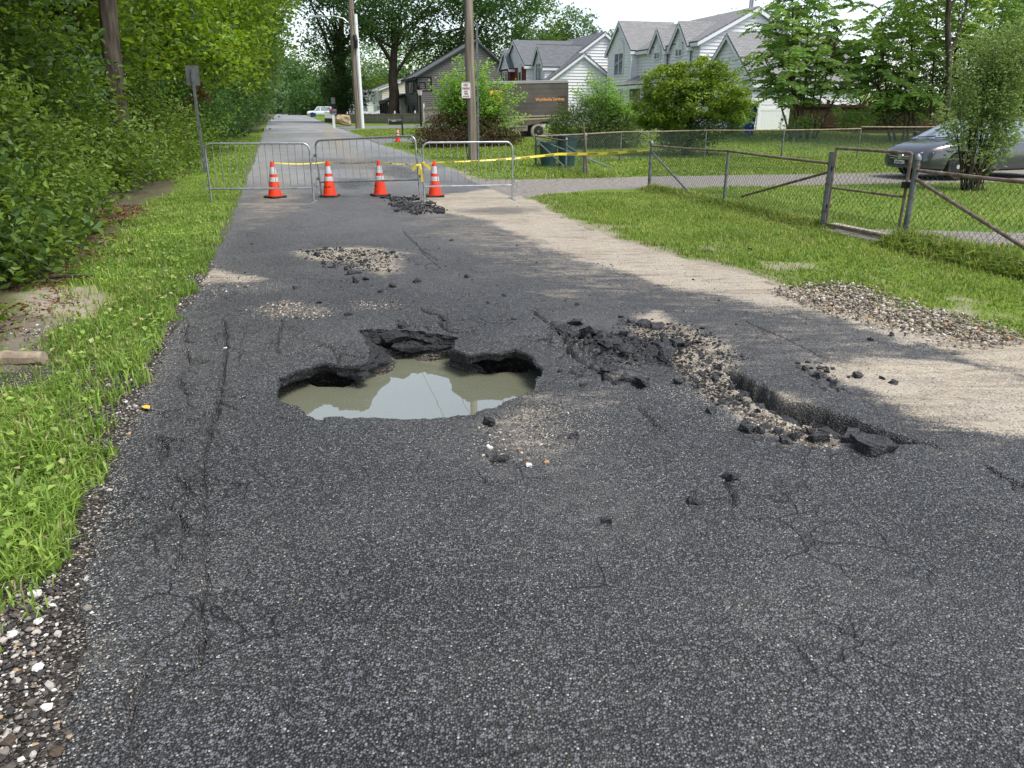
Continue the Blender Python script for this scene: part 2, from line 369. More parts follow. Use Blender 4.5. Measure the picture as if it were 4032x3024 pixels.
SAND = [
 ([(820,440),(1000,440),(1200,500),(1500,590),(1900,690),(1750,700),(1500,660),(1250,620),(1050,560),(900,500)], .55, .42), ([(1330,640),(1700,640),(2050,740),(2212,800),(2212,1010),(1950,960),(1700,840),(1500,760)], .5, .30),
 # photo outline, softness (m), strength
 ([(880,425),(1000,415),(1150,395),(1200,440),(1290,485),(1400,525),(1540,568),(1690,598),(1840,632),(2040,690),(2340,750),(2400,860),(2212,830),(2090,785),(1950,735),(1850,700),(1700,672),(1600,645),(1500,632),(1400,612),(1300,580),(1200,545),(1110,505),(1010,470),(900,450)], .30, 1.0),
 ([(1740,795),(1850,772),(2000,775),(2100,790),(2260,830),(2300,980),(2212,950),(2100,925),(1950,900),(1870,865),(1780,830)], .16, .95),
 ([(1340,690),(1400,668),(1480,700),(1560,735),(1592,765),(1580,800),(1650,835),(1750,880),(1820,920),(1800,965),(1700,950),(1620,910),(1550,860),(1460,800),(1380,740)], .16, .85),
 ([(620,545),(700,535),(800,530),(890,545),(880,580),(830,600),(760,575),(700,570),(650,560)], .22, .72),
 ([(1140,630),(1200,617),(1290,625),(1280,650),(1200,652)], .2, .45),
 ([(400,590),(440,575),(500,590),(580,603),(520,615),(450,610),(425,625)], .12, .85),
 ([(1060,880),(1140,855),(1230,870),(1270,910),(1230,975),(1120,990),(1040,960)], .38, .54),
 ([(540,665),(620,650),(720,668),(680,690),(590,688)], .16, .30),
 ([(490,470),(540,400),(560,350),(640,380),(660,440),(600,470),(540,490)], .7, .56),
 ([(700,470),(860,440),(1000,470),(900,500),(760,500)], .6, .22),
 ([(2000,1080),(2100,1050),(2212,1150),(2212,1240),(2090,1130)], .2, .25),
 ([(1200,860),(1300,790),(1420,860),(1330,930)], .4, .34),
 ([(700,300),(740,290),(790,350),(900,385),(900,400),(800,395),(740,350)], .9, .62),
 ([(690,275),(716,272),(780,345),(745,345)], .7, .80),
]
TROUGH = [(1185,700),(1260,705),(1330,730),(1390,690),(1470,700),(1560,755),(1585,790),(1650,832),(1720,868),(1780,882),(1850,905),(1900,925),(1985,952),(1900,962),(1820,960),(1760,962),(1700,945),(1620,910),(1550,860),(1450,800),(1380,770),(1290,770),(1215,735)]
LIP = [(1572,782),(1600,805),(1650,832),(1700,862),(1740,873),(1790,886),(1850,905),(1905,930),(1985,952)]
DUG = [(1560,790),(1600,805),(1650,832),(1700,862),(1740,873),(1790,886),(1850,905),(1905,930),(1985,952),(1930,957),(1870,950),(1800,940),(1720,910),(1640,870),(1590,830)]
HEAVE = [  # centre, radius (m), lift (m): heaved or sunk patches
 ((1260,735), .34, .035), ((1330,760), .30, .045), ((1420,760), .25, .03), ((1090,735), .45, .012), ((690,760), .30, -.035), ((760,770), .16, -.02),
 ((1880,985), .18, .01), ((900,700), .25, -.012), ((910,455), .6, .05), ((860,560), .6, .015)]
CRACKS = [  # photo polyline, half width (m), depth (m)
 ([(480,690),(485,720),(487,750),(482,790),(474,830),(470,868),(456,920),(447,955)], .010, .035),
 ([(447,955),(437,1000),(440,1060),(441,1110),(437,1180),(440,1260),(432,1330),(437,1400),(430,1440)], .005, .02),
 ([(397,755),(410,778),(407,789),(384,818),(395,838),(408,850)], .009, .03), ([(401,700),(399,714),(396,735),(412,740)], .010, .03),
 ([(408,850),(398,880)], .005, .015), ([(340,942),(356,958),(353,985)], .013, .04), ([(300,880),(340,890),(370,908)], .005, .015),
 ([(371,1028),(398,1040),(405,1057)], .007, .02), ([(405,1057),(385,1110),(400,1150),(380,1200),(370,1240)], .004, .018), ([(280,1065),(330,1083),(380,1100),(405,1140)], .004, .015),
 ([(305,1450),(300,1490),(275,1530),(270,1590)], .005, .02), ([(640,1450),(628,1500),(620,1540)], .003, .012), ([(300,1590),(296,1659)], .004, .015),
 ([(600,765),(623,761),(655,750),(710,739),(726,758),(742,742)], .006, .02), ([(735,745),(728,762),(730,776)], .009, .03), ([(906,665),(919,671),(948,679),(952,684)], .011, .035),
 ([(850,690),(865,690),(880,698),(930,702)], .007, .025), ([(945,690),(955,705),(975,714),(1006,716),(1045,700),(1095,690)], .006, .025), ([(608,690),(607,705),(598,723),(600,760)], .006, .02),
 ([(1163,832),(1190,822),(1215,806),(1240,790)], .003, .012), ([(870,500),(885,515),(896,525),(917,546),(944,563)], .008, .018), ([(905,540),(925,560),(950,580)], .005, .012),
 ([(1380,880),(1407,906),(1430,931)], .008, .02), ([(1570,1040),(1578,1065),(1582,1090)], .006, .02), ([(1500,1060),(1505,1085)], .004, .012), ([(2140,1010),(2175,1035),(2212,1050)], .007, .025),
 ([(1980,955),(2005,957),(2030,970)], .007, .02), ([(1150,672),(1175,693),(1200,705),(1215,735),(1235,770),(1290,800),(1310,815)], .010, .03), ([(1230,745),(1260,760),(1290,775)], .012, .035),
 ([(1340,700),(1370,690),(1400,700)], .010, .03), ([(1230,800),(1260,812),(1300,806)], .006, .02), ([(1290,795),(1305,812),(1330,830)], .012, .04), ([(1350,815),(1385,838)], .010, .03),
 ([(530,700),(520,740),(512,790)], .003, .012), ([(430,640),(470,640),(520,655)], .003, .01), ([(1300,575),(1400,610),(1500,640),(1600,660)], .003, .01), ([(500,880),(640,905),(690,897)], .003, .014),
 ([(330,835),(390,826),(470,838)], .003, .012), ([(1820,620),(1900,660),(2060,765)], .004, .015), ([(1600,690),(1700,735),(1830,800)], .003, .012)]
def build_road():
    ts = np.r_[np.arange(-3.2, -1.42, .13), np.arange(-1.40, 3.7, .0138), np.arange(3.7, 6.0, .026)]
    sv = [.55]
    while sv[-1] < 420: sv.append(sv[-1]+min(6., max(.0112, sv[-1]**2/2100)))
    sv = np.array(sv); nt, ns = len(ts), len(sv)
    t, s = np.meshgrid(ts, sv); t = t.ravel().copy(); s = s.ravel().copy()
    near = s < 8.2
    # snap the grid to the rim of the hole
    m = np.where((np.abs(t-.7) < 1.2) & (np.abs(s-5.3) < 1.4))[0]
    for c0 in range(0, len(m), 4000):
        q = m[c0:c0+4000]; d = (t[q, None]-hole[None, :, 0])**2+(s[q, None]-hole[None, :, 1])**2
        j = d.argmin(1); dd = np.sqrt(d[np.arange(len(q)), j]); k = dd < .0075
        t[q[k]] = hole[j[k], 0]; s[q[k]] = hole[j[k], 1]
    z, mask = road_height(t, s, True)
    x, y = XY(t, s)
    idx = np.arange(nt*ns).reshape(ns, nt)
    f = np.stack([idx[:-1, :-1], idx[:-1, 1:], idx[1:, 1:], idx[1:, :-1]], -1).reshape(-1, 4)
    fc_t = t[f].mean(1); fc_s = s[f].mean(1)
    hin = np.zeros(len(f), bool); k = (np.abs(fc_t-.7) < 1.2) & (np.abs(fc_s-5.3) < 1.4)
    hin[k] = inside(fc_t[k], fc_s[k], hole)
    keep = ~hin & (fc_t > edge_l(fc_s)) & (fc_t < edge_r(fc_s))
    f = f[keep]
    used = np.zeros(len(t), bool); used[f.ravel()] = True; remap = np.cumsum(used)-1
    me = np_mesh('road', np.c_[x, y, z][used], remap[f]); vattr(me, 'mask', mask[used])
    put('road', me, asphalt_material(), kind='structure')
_EL = np.array([(-5,-1.02),(2,-.86),(4,-1.10),(6,-1.15),(9.3,-1.06),(16,-1.12),(30,-1.30),(60,-1.8),(105,-2.5),(280,-2.8),(500,-3)])
_ER = np.array([(-5,5.8),(4,5.75),(4.5,5.42),(5.1,5.10),(7,4.76),(9.5,4.3),(12,4.35),(14.3,4.5),(17,4.5),(18.8,4.4),(28,4.7),(34,4.6),(41,4.4),(46,4.55),(60,4.5),(110,4.6),(500,4.6)])
def edge_l(s): return np.interp(s, _EL[:, 0], _EL[:, 1])+.055*fbm(s*2.1, s*0+3, 4, 9)+.03*fbm(s*14, s*0, 2, 8)
def edge_r(s): return np.interp(s, _ER[:, 0], _ER[:, 1])+.10*fbm(s*1.7, s*0+9, 4, 19)
def road_height(t, s, want_mask=False):
    z = .008*fbm(t*.9, s*.9, 3, 1)*ss(0, 3, s)+.0025*fbm(t*9, s*9, 3, 5)
    z = z-.030*ss(.10, .0, t-edge_l(s))
    n = len(t)
    for (u, v), r, a in HEAVE:
        ct, cs = PTS(u, v); d = np.hypot(t-ct, s-cs)/r; k = d < 2.2
        z[k] += a*np.exp(-d[k]**2*1.6)*(1+.9*fbm(t[k]*9, s[k]*9, 3, 23))
    tr = poly_ts(TROUGH); jt = t+.05*fbm(t*5, s*5, 3, 31); js = s+.05*fbm(t*5+9, s*5, 3, 32)
    d = boxed(jt, js, tr, .4, lambda a, b: sdf(a, b, tr), 9.); k = d < .3
    trm = ss(.06, -.14, d)
    z -= .030*trm
    z += trm*.030*fbm(t*8, s*8, 4, 41)
    dg = poly_ts(DUG); d2 = boxed(t+.012*fbm(t*22, s*22, 2, 3), s+.012*fbm(t*22+7, s*22, 2, 4), dg, .3, lambda a, b: sdf(a, b, dg), 9.)
    lp = poly_ts(LIP); dl = boxed(t, s, lp, .6, lambda a, b: seg_dist(a, b, lp, False), 9.)
    z -= .095*ss(.0, -.022, d2)*ss(.42, .02, dl)
    z -= .075*ss(.075, .0, dl)*ss(.012, -.02, d2)
    # torn, blocky surface in the heaved patches beside the hole
    for (u, v), r, a in HEAVE[:3]+HEAVE[8:9]:
        ct, cs = PTS(u, v); dd = np.hypot(t-ct, s-cs)/r; k = dd < 1.4
        cell = np.floor(t[k]*16+2.2*fbm(t[k]*7, s[k]*7, 2, 51))+np.floor(s[k]*13+2*fbm(t[k]*6, s[k]*6, 2, 52))*57
        z[k] += (_h(cell, cell*0, 5)-.5)*.055*ss(1.4, .6, dd[k])
    # rim sags a little all round the hole
    near = (np.abs(t-.7) < 1.7) & (np.abs(s-5.3) < 1.9)
    dh = np.full(n, 9.0)
    q = np.where(near)[0]
    h2 = hole[::3]
    for c0 in range(0, len(q), 8000):
        b = q[c0:c0+8000]; dh[b] = np.sqrt(((t[b, None]-h2[None, :, 0])**2+(s[b, None]-h2[None, :, 1])**2).min(1))
    z -= .020*np.exp(-dh/.16)
    z += .006*ss(.10, .0, dh)*fbm(t*30, s*30, 2, 61)
    for c, w, dep in crack_lines():
        lo, hi = c.min(0)-.08, c.max(0)+.08
        b = np.where((t > lo[0]) & (t < hi[0]) & (s > lo[1]) & (s < hi[1]))[0]
        if len(b) == 0: continue
        dd = seg_dist(t[b], s[b], c, False)
        ww = w*1.25*(.65+.75*vnoise(t[b]*20, s[b]*20, 81))+.0055
        z[b] -= 1.5*dep*ss(1.15, .45, dd/ww)
    if not want_mask: return z
    sand = .17*ss(.0, .6, fbm(t*.8, s*.5, 4, 91)); grit = np.full(n, .012)
    for px, soft, k in SAND:
        p = poly_ts(px); p = p[np.isfinite(p).all(1)]
        jt = t+soft*.9*fbm(t*1.8, s*1.8, 4, 93)+soft*.35*fbm(t*7, s*7, 3, 95); js = s+soft*.9*fbm(t*1.8+31, s*1.8, 4, 94)
        d = boxed(jt, js, p, soft*3, lambda a, b: sdf(a, b, p), 99.)
        sand = np.maximum(sand, k*ss(soft, -soft, d))
    ct, cs = PTS(1180, 915); grit = np.maximum(grit, .45*np.exp(-(((t-ct)/.32)**2+((s-cs)/.36)**2)**1.3))
    sand *= (1-.8*ss(0, -.03, d2))
    el = edge_l(s)
    grit = np.maximum(grit, .55*ss(.30, .0, t-el+.12*fbm(t*3, s*3, 3, 99))*ss(16, 9, s))
    for u, v, r in ((620,668,.28),(690,672,.2),(800,660,.2),(460,600,.3),(560,620,.3),(1620,900,.25),(1520,850,.25)):
        ct, cs = PTS(u, v); grit = np.maximum(grit, .7*np.exp(-(((t-ct)/r)**2+((s-cs)/(r*.8))**2)))
    wear = np.clip(ss(15, 24, s+3.5*fbm(t*.7, s*.25, 4, 101))*.8+.30*ss(7, 15, s), 0, 1)*(.8+.35*fbm(t*.5, s*.12, 3, 105))
    pat = ss(3.2, 2.2, np.abs(s-27+1.1*fbm(t*1.2, s*.6, 4, 3)))*ss(-.2, .5, t+.5*fbm(t, s*.6, 3, 4))   # darker patch beyond the barricades
    wear = wear*(1-.42*pat)
    wear = wear*(1-.28*((s > 52) & (s < 62)))+.25*((s > 62) & (s < 80))
    wear += .10*ss(2.5, 5, t)*ss(5, 9, s)
    damp_dark = np.zeros(n)
    for u, v, rt, rs in ((860,372,.7,2.6),(770,395,.5,1.6),(900,455,.55,.5),(1080,455,.9,.6)):
        ct, cs = PTS(u, v); damp_dark = np.maximum(damp_dark, ss(1.25, .5, np.hypot((t-ct)/rt, (s-cs)/rs)+.55*fbm(t*2.5, s*.8, 4, 107)))
    damp_dark[trm > .3] = np.maximum(damp_dark[trm > .3], .75*ss(.35, .8, vnoise(t[trm > .3]*7, s[trm > .3]*7, 109)))
    damp_dark = np.maximum(damp_dark, .9*ss(.09, .02, dl)*ss(.01, -.02, d2))  # darkness of the gap along the trough lip, painted into the mask
    return z, np.c_[np.clip(sand, 0, 1), np.clip(grit, 0, 1), np.clip(wear, 0, 1), np.clip(damp_dark, 0, 1)]

_CL = []
def crack_lines():
    if _CL: return _CL
    rnd = np.random.default_rng(17)
    def jag(c): return c+.020*np.c_[fbm(c[:, 0]*19, c[:, 1]*19, 4, 71), fbm(c[:, 0]*19+8, c[:, 1]*19, 4, 72)]
    for pts, w, dep in CRACKS:
        c = jag(resample(poly_ts(pts), .03, False)); _CL.append((c, w, dep))
        for k in range(int(len(c)/7)):
            i = rnd.integers(1, len(c)-1); d = c[i]-c[i-1]; a = math.atan2(d[1], d[0])+rnd.choice((-1, 1))*rnd.uniform(.5, 1.2); L = rnd.uniform(.08, .32)
            q = c[i]+np.linspace(0, L, max(3, int(L/.03)))[:, None]*np.array([math.cos(a), math.sin(a)]); _CL.append((jag(q), w*.42, dep*.6))
    return _CL
def build_pit():
    b = hole; n = len(b); area = .5*np.sum(b[:, 0]*np.roll(b[:, 1], -1)-np.roll(b[:, 0], -1)*b[:, 1])
    tg = np.roll(b, -9, 0)-np.roll(b, 9, 0); tg /= np.linalg.norm(tg, axis=1)[:, None]+1e-9
    out = np.c_[tg[:, 1], -tg[:, 0]]*(1 if area > 0 else -1)
    for _ in range(12): out = (np.roll(out, 1, 0)+out*2+np.roll(out, -1, 0))/4
    out /= np.linalg.norm(out, axis=1)[:, None]+1e-9
    tb, sb = b[:, 0], b[:, 1]
    back = ss(5.45, 5.75, sb)*ss(.30, .42, tb)*ss(1.25, 1.0, tb)              # stepped recess at the far side
    flap = ss(.50, .30, tb)*ss(4.75, 4.95, sb); right = ss(1.05, 1.25, tb)*ss(4.7, 4.9, sb)
    front = ss(4.75, 4.55, sb)
    lump = np.exp(-(((tb-.38)/.13)**2+((sb-5.25)/.2)**2))
    z0 = road_height(tb.copy(), sb.copy())
    arc = np.arange(n)*.010
    rings = []
    def nz(f, seed): return fbm(arc*f, np.full(n, seed*3.3), 4, seed)
    zs = np.r_[np.linspace(0, -.235, 27), -.32, -.8]
    offs = np.interp(-zs, [0, .012, .03, .06, .075, .09, .11, .15, .2, .235, .32, .8], [0, -.008, 0, .006, .012, .04, .07, .12, .15, .16, .16, .10]); backs = np.interp(-zs, [0, .03, .034, .07, .075, .105, .11, .15, .155, .19, .235, .8], [0, -.012, -.05, -.06, -.11, -.12, -.145, -.15, -.185, -.20, -.235, -.3])
    prof = list(zip(zs, offs)); backp = list(backs)
    for i, (dz, o) in enumerate(prof):
        off = o*(1.0+.6*flap+1.2*right)*(1-front*.5)
        off = off*(1-back)+backp[i]*back*(1+.55*nz(5, 40+i//3))
        a = .012 if i < 9 else .03
        off = off+a*nz(9, 7+i//4)*(i > 0)+.022*nz(13, 25+i//3)*(i > 1)+.008*nz(34, 61+i)*(i > 0)
        off = off-lump*ss(.05, .11, -dz)*.20
        zz = z0+dz*(1+.25*nz(3, 3))
        zz = np.where(i > 0, np.minimum(zz+.006*nz(25, 60+i), z0-.001), z0-.0005)
        p = b+out*off[:, None]; x, y = XY(p[:, 0], p[:, 1]); rings.append(np.c_[x, y, zz])
    R = len(rings); v = np.vstack(rings); idx = np.arange(R*n).reshape(R, n)
    f = np.stack([idx[:-1], np.roll(idx[:-1], -1, 1), np.roll(idx[1:], -1, 1), idx[1:]], -1).reshape(-1, 4)
    me = np_mesh('sinkhole_wall', v, f, smooth=False)
    bm = bmesh.new(); bm.from_mesh(me); bmesh.ops.recalc_face_normals(bm, faces=bm.faces); bm.to_mesh(me); bm.free()
    put('sinkhole_wall', me, pit_material(), kind='structure')
    # murky water standing in the hole
    c = np.array([[.72, 5.2]]); w = resample(b, .05); w = c+(w-c)*1.32
    x, y = XY(w[:, 0], w[:, 1]); mb = MB()
    mb.add([(x[i], y[i], -.205) for i in range(len(w))], [tuple(range(len(w)))])
    m, N, L, bs = new_mat('murky_water')
    g = N.new('ShaderNodeNewGeometry'); n1 = ntex(N, L, 'Noise', g.outputs['Position'], 2.2, 4)
    L.new(nmix(N, L, n1.outputs[0], (.135, .142, .095), (.19, .192, .135)), bs.inputs['Base Color'])
    bs.inputs['Roughness'].default_value = .015; bs.inputs['IOR'].default_value = 3.5
    n2 = ntex(N, L, 'Noise', g.outputs['Position'], 3.5, 2); bp = N.new('ShaderNodeBump'); bp.inputs['Strength'].default_value = .02; bp.inputs['Distance'].default_value = .02
    L.new(n2.outputs[0], bp.inputs['Height']); L.new(bp.outputs[0], bs.inputs['Normal'])
    put('water', mb.mesh('water'), m, kind='structure')

def build_ground():
    def axis(lo, hi, f0, f1, step):
        a = list(np.arange(f0, f1, step)); d = step
        x = a[-1]
        while x < hi: d = min(d*1.22, 12); x += d; a.append(x)
        d = step; x = a[0]; l = []
        while x > lo: d = min(d*1.22, 12); x -= d; l.append(x)
        return np.array(l[::-1]+a)
    ta = axis(-260, 330, -3.6, 9.0, .09); sa = axis(-60, 520, .2, 20, .09)
    t, s = np.meshgrid(ta, sa); t = t.ravel(); s = s.ravel()
    el, er = edge_l(s), edge_r(s)
    z = rise(t, s)+.006*fbm(t*.5, s*.5, 3, 201)*ss(8, 14, np.abs(t-1.7))-.004
    z += .5*ss(4, 10, -t)*ss(0, 10, s)+ .07*ss(-1.3, -2.4, t)*fbm(t*1.1, s*1.1, 3, 203)
    d = np.minimum(t-el, er-t); z -= np.where(s < 18, 1.5, .12)*ss(.13, .30, d)
    z += .006*ss(-.05, -.5, er-t)*fbm(t*2, s*2, 3, 204)*(t > 3)
    dirt = ss(-2.0, -3.0, t+.35*fbm(t, s*.7, 3, 205))*.9
    for (u, v, r) in ((290,490,.35),(250,520,.35),(330,460,.3),(300,475,.3),(240,545,.25)):
        ct, cs = PTS(u, v); dirt = np.maximum(dirt, ss(1.2, .5, np.hypot((t-ct)/r, (s-cs)/(r*2))+.5*fbm(t*4, s*4, 3, 207)))
    grav = ss(.60, .28, np.abs(t-el+.12+.07*fbm(t*4, s*4, 3, 209)))*(.35+.65*ss(16, 8, s))*ss(60, 50, s)
    grav = np.maximum(grav, ss(2.75, 2.3, s+.35*fbm(t*2, s*2, 3, 211))*(t < 1))
    sand = np.zeros(len(t))
    for px in ([(60,625),(200,612),(235,640),(190,690),(110,720),(40,740)], [(0,700),(80,700),(100,760),(60,800),(0,810)]):
        p = poly_ts(px); dd = sdf(t+.1*fbm(t*4, s*4, 3, 213), s+.1*fbm(t*4+5, s*4, 3, 214), p); sand = np.maximum(sand, ss(.12, -.1, dd))
    grav = np.maximum(grav, .8*ss(.35, .0, boxed(t, s, poly_ts([(0,690),(90,700),(110,830),(0,860)]), 1, lambda a, b: sdf(a, b, poly_ts([(0,690),(90,700),(110,830),(0,860)])), 9.)))
    sand = np.maximum(sand, .9*ss(.42, .0, t-er+.45*fbm(t*2.6, s*2.6, 4, 215))*(t > 3)*(s < 24)); sand = np.maximum(sand, .7*ss(.25, .5, fbm(t*1.3, s*1.3, 3, 313))*(t-er < 1.2)*(t > 3)*(s < 16))
    x, y = XY(t, s); idx = np.arange(len(t)).reshape(len(sa), len(ta))
    f = np.stack([idx[:-1, :-1], idx[:-1, 1:], idx[1:, 1:], idx[1:, :-1]], -1).reshape(-1, 4)
    me = np_mesh('ground', np.c_[x, y, z], f); vattr(me, 'mask', np.c_[dirt, grav, sand, sand*0])
    put('ground', me, ground_material(), kind='structure')
build_road(); build_pit(); build_ground()
# ------------------------------------------------------------------ shared materials
WHITE = mat('white_paint', (.78, .78, .76), .5, .3); TRIM = mat('white_trim', (.74, .75, .76), .5)
SID_W = mat('white_siding', (.82, .82, .81), .55, .25, noise=.10, nscale=.6); SID_C = mat('cream_siding', (.68, .61, .53), .55, .25, noise=.08, nscale=.6)
SID_G = mat('grey_siding', (.125, .117, .108), .6, .25, noise=.12, nscale=.6)
STEEL = mat('galvanised_steel', (.46, .47, .48), .38, .5, .75, noise=.35, nscale=9); STEEL_D = mat('weathered_steel', (.22, .235, .24), .5, .4, .5, noise=.45, nscale=7)
RUST = mat('rusty_pipe', (.15, .095, .062), .75, .2, .2, noise=.6, nscale=11, tint=(.27, .235, .20)); WIRE = mat('green_wire', (.085, .11, .10), .5, .4, .3)
BLACK = mat('black_metal', (.012, .012, .013), .45, .4); RUBBER = mat('black_rubber', (.022, .022, .022), .8, .2, noise=.4, nscale=8, tint=(.06, .055, .05))
ORANGE = mat('cone_orange', (.86, .055, .012), .45, .35, noise=.22, nscale=5, tint=(.62, .045, .02)); REFLECT = mat('reflective_band', (.55, .55, .55), .35, .5, noise=.25, nscale=16)
YELLOW = mat('yellow_tape', (.72, .55, .05), .4, .4); GLASS = mat('window_glass', (.06, .08, .10), .06, .8); DARKGLASS = mat('dark_glass', (.02, .022, .025), .25, .4)
POLEWOOD = mat('pole_wood', (.31, .26, .21), .85, .1, noise=.5, nscale=9, tint=(.15, .12, .09), bump=.7, bscale=30, stretch=(1, 1, .06))
BARK = mat('bark', (.085, .068, .052), .9, .1, noise=.6, nscale=12, bump=1.0, bscale=20, stretch=(1, 1, .15)); BARK_G = mat('grey_bark', (.105, .085, .066), .9, .1, noise=.65, nscale=14, bump=1.0, bscale=22, stretch=(1, 1, .13))
STEM = mat('stem', (.09, .065, .04), .8, .1)
def shingle(name, c1, c2):
    m, N, L, b = new_mat(name); tc = N.new('ShaderNodeTexCoord'); mp = N.new('ShaderNodeMapping'); L.new(tc.outputs['UV'], mp.inputs[0])
    br = N.new('ShaderNodeTexBrick'); L.new(mp.outputs[0], br.inputs[0]); br.inputs['Scale'].default_value = 1
    br.inputs['Color1'].default_value = c1+(1,); br.inputs['Color2'].default_value = c2+(1,); br.inputs['Mortar'].default_value = tuple(x*.5 for x in c1)+(1,)
    br.inputs['Mortar Size'].default_value = .014; br.inputs['Brick Width'].default_value = .33; br.inputs['Row Height'].default_value = .145
    n = N.new('ShaderNodeTexNoise'); n.inputs['Scale'].default_value = 1.2; L.new(tc.outputs['UV'], n.inputs['Vector'])
    L.new(nmix(N, L, nmath(N, L, 'MULTIPLY', n.outputs[0], .5), br.outputs[0], tuple(x*.62 for x in c1)), b.inputs['Base Color']); b.inputs['Roughness'].default_value = .9
    bp = N.new('ShaderNodeBump'); bp.inputs['Strength'].default_value = .6; bp.inputs['Distance'].default_value = .02; L.new(br.outputs['Fac'], bp.inputs['Height']); bp.invert = True
    L.new(bp.outputs[0], b.inputs['Normal']); return m
ROOF_G = shingle('grey_shingles', (.27, .265, .26), (.20, .197, .193)); ROOF_D = shingle('charcoal_shingles', (.165, .17, .18), (.115, .118, .126))
BRICK = mat('red_brick', (.20, .055, .038), .85, .1, noise=.4, nscale=4, tint=(.13, .04, .03)); STONE = mat('grey_stone', (.16, .15, .14), .9, .1, noise=.7, nscale=5, bump=.8, bscale=6)
PLANK_G = mat('grey_plank', (.30, .265, .23), .9, .1, noise=.45, nscale=2.5, tint=(.19, .165, .14)); PLANK_B = mat('brown_plank', (.105, .07, .046), .9, .1, noise=.5, nscale=2.2, tint=(.055, .036, .025))
DRIVE = mat('drive_gravel', (.26, .235, .205), .95, .1, noise=.5, nscale=9, tint=(.15, .14, .125), bump=.6, bscale=60); DRIVE_G = mat('drive_asphalt', (.20, .20, .205), .9, .15, noise=.3, nscale=5, bump=.4, bscale=60)
# ------------------------------------------------------------------ lettering
def text_mesh(s, size, extrude=.002, align='CENTER', bold=0.0, sx=1.0):
    cu = bpy.data.curves.new('lettering', 'FONT'); cu.body = s; cu.size = size; cu.align_x = align; cu.align_y = 'CENTER'; cu.extrude = extrude; cu.offset = bold; cu.resolution_u = 3
    o = bpy.data.objects.new('lettering', cu); COL.objects.link(o); o.scale = (sx, 1, 1)
    bpy.context.view_layer.update()
    me = bpy.data.meshes.new_from_object(o.evaluated_get(bpy.context.evaluated_depsgraph_get()))
    me.materials.clear()
    if sx != 1: me.transform(Matrix.Diagonal((sx, 1, 1, 1)))
    bpy.data.objects.remove(o); return me
def frame_mat(o, xa, ya):                                # matrix with x axis xa, y axis ya, origin o
    xa = Vector(xa).normalized(); ya = Vector(ya).normalized(); za = xa.cross(ya)
    return Matrix(((xa.x, ya.x, za.x, o[0]), (xa.y, ya.y, za.y, o[1]), (xa.z, ya.z, za.z, o[2]), (0, 0, 0, 1)))
def put_text(s, size, origin, xa, ya, m, parent, sx=1.0, bold=0.0, name='lettering'):
    me = text_mesh(s, size, .002, sx=sx, bold=bold); me.transform(frame_mat(origin, xa, ya)); return put(name, me, m, parent)
NT, NS = V3(1, 0), V3(0, 1)                              # unit vectors across and along the road
UP = Vector((0, 0, 1))
# ------------------------------------------------------------------ drives
def drive(name, quad_rows, m, lift=.012):
    mb = MB(); rows = []
    for a, b in quad_rows:
        n = 14; rows.append([Vector(a).lerp(Vector(b), f) for f in [0, .012]+[i/n for i in range(1, n)]+[.988, 1]])
    vs = []; 
    for r in rows:
        for k_, p in enumerate(r): vs.append((p.x, p.y, zg(p.x, p.y)+(lift if 0 < k_ < len(r)-1 else -.05)))
    w = len(rows[0]); fs = [(i*w+j, i*w+j+1, (i+1)*w+j+1, (i+1)*w+j) for i in range(len(rows)-1) for j in range(w-1)]
    mb.add(vs, fs); return mb.build(name, m, kind='structure')
def tsband(name, pts, m, lift=.004):                     # pts: (t, s_near, s_far)
    rows = []
    q = []
    for i in range(len(pts)-1):
        for k in range(10):
            f = k/10; q.append([pts[i][j]+(pts[i+1][j]-pts[i][j])*f for j in range(3)])
    q.append(pts[-1])
    for t, a, b in q:
        a += .10*float(fbm(np.array([t*1.7]), np.array([1.]), 3, 5)[0]); b += .10*float(fbm(np.array([t*1.7]), np.array([5.]), 3, 6)[0])
        rows.append((V3(t, a), V3(t, b)))
    return drive(name, rows, m, lift)
tsband('gravel_driveway', [(4.3, 15.2, 20.2), (5.2, 15.9, 19.6), (6.5, 16.5, 19.4), (9, 16.4, 19.4), (14, 15.9, 18.9), (19, 15.2, 18.6), (28, 14.8, 18.5)], DRIVE)
tsband('gate_path', [(7.6, 8.4, 10.1), (8.6, 8.3, 9.7), (10, 7.6, 9.0), (13, 6.6, 8.1), (18, 5.0, 6.6)], DRIVE)
tsband('concrete_driveway', [(4.4, 40.5, 48.5), (5.4, 42.5, 47.0), (8, 42.4, 46.2), (16, 41.4, 45.0), (24, 40.6, 44.4), (26, 40.5, 44.4)], DRIVE_G, .02)
tsband('asphalt_driveway', [(4.6, 66, 84), (6, 71, 80), (12, 66, 75), (20, 62, 70), (30, 60, 68)], DRIVE_G, .02)
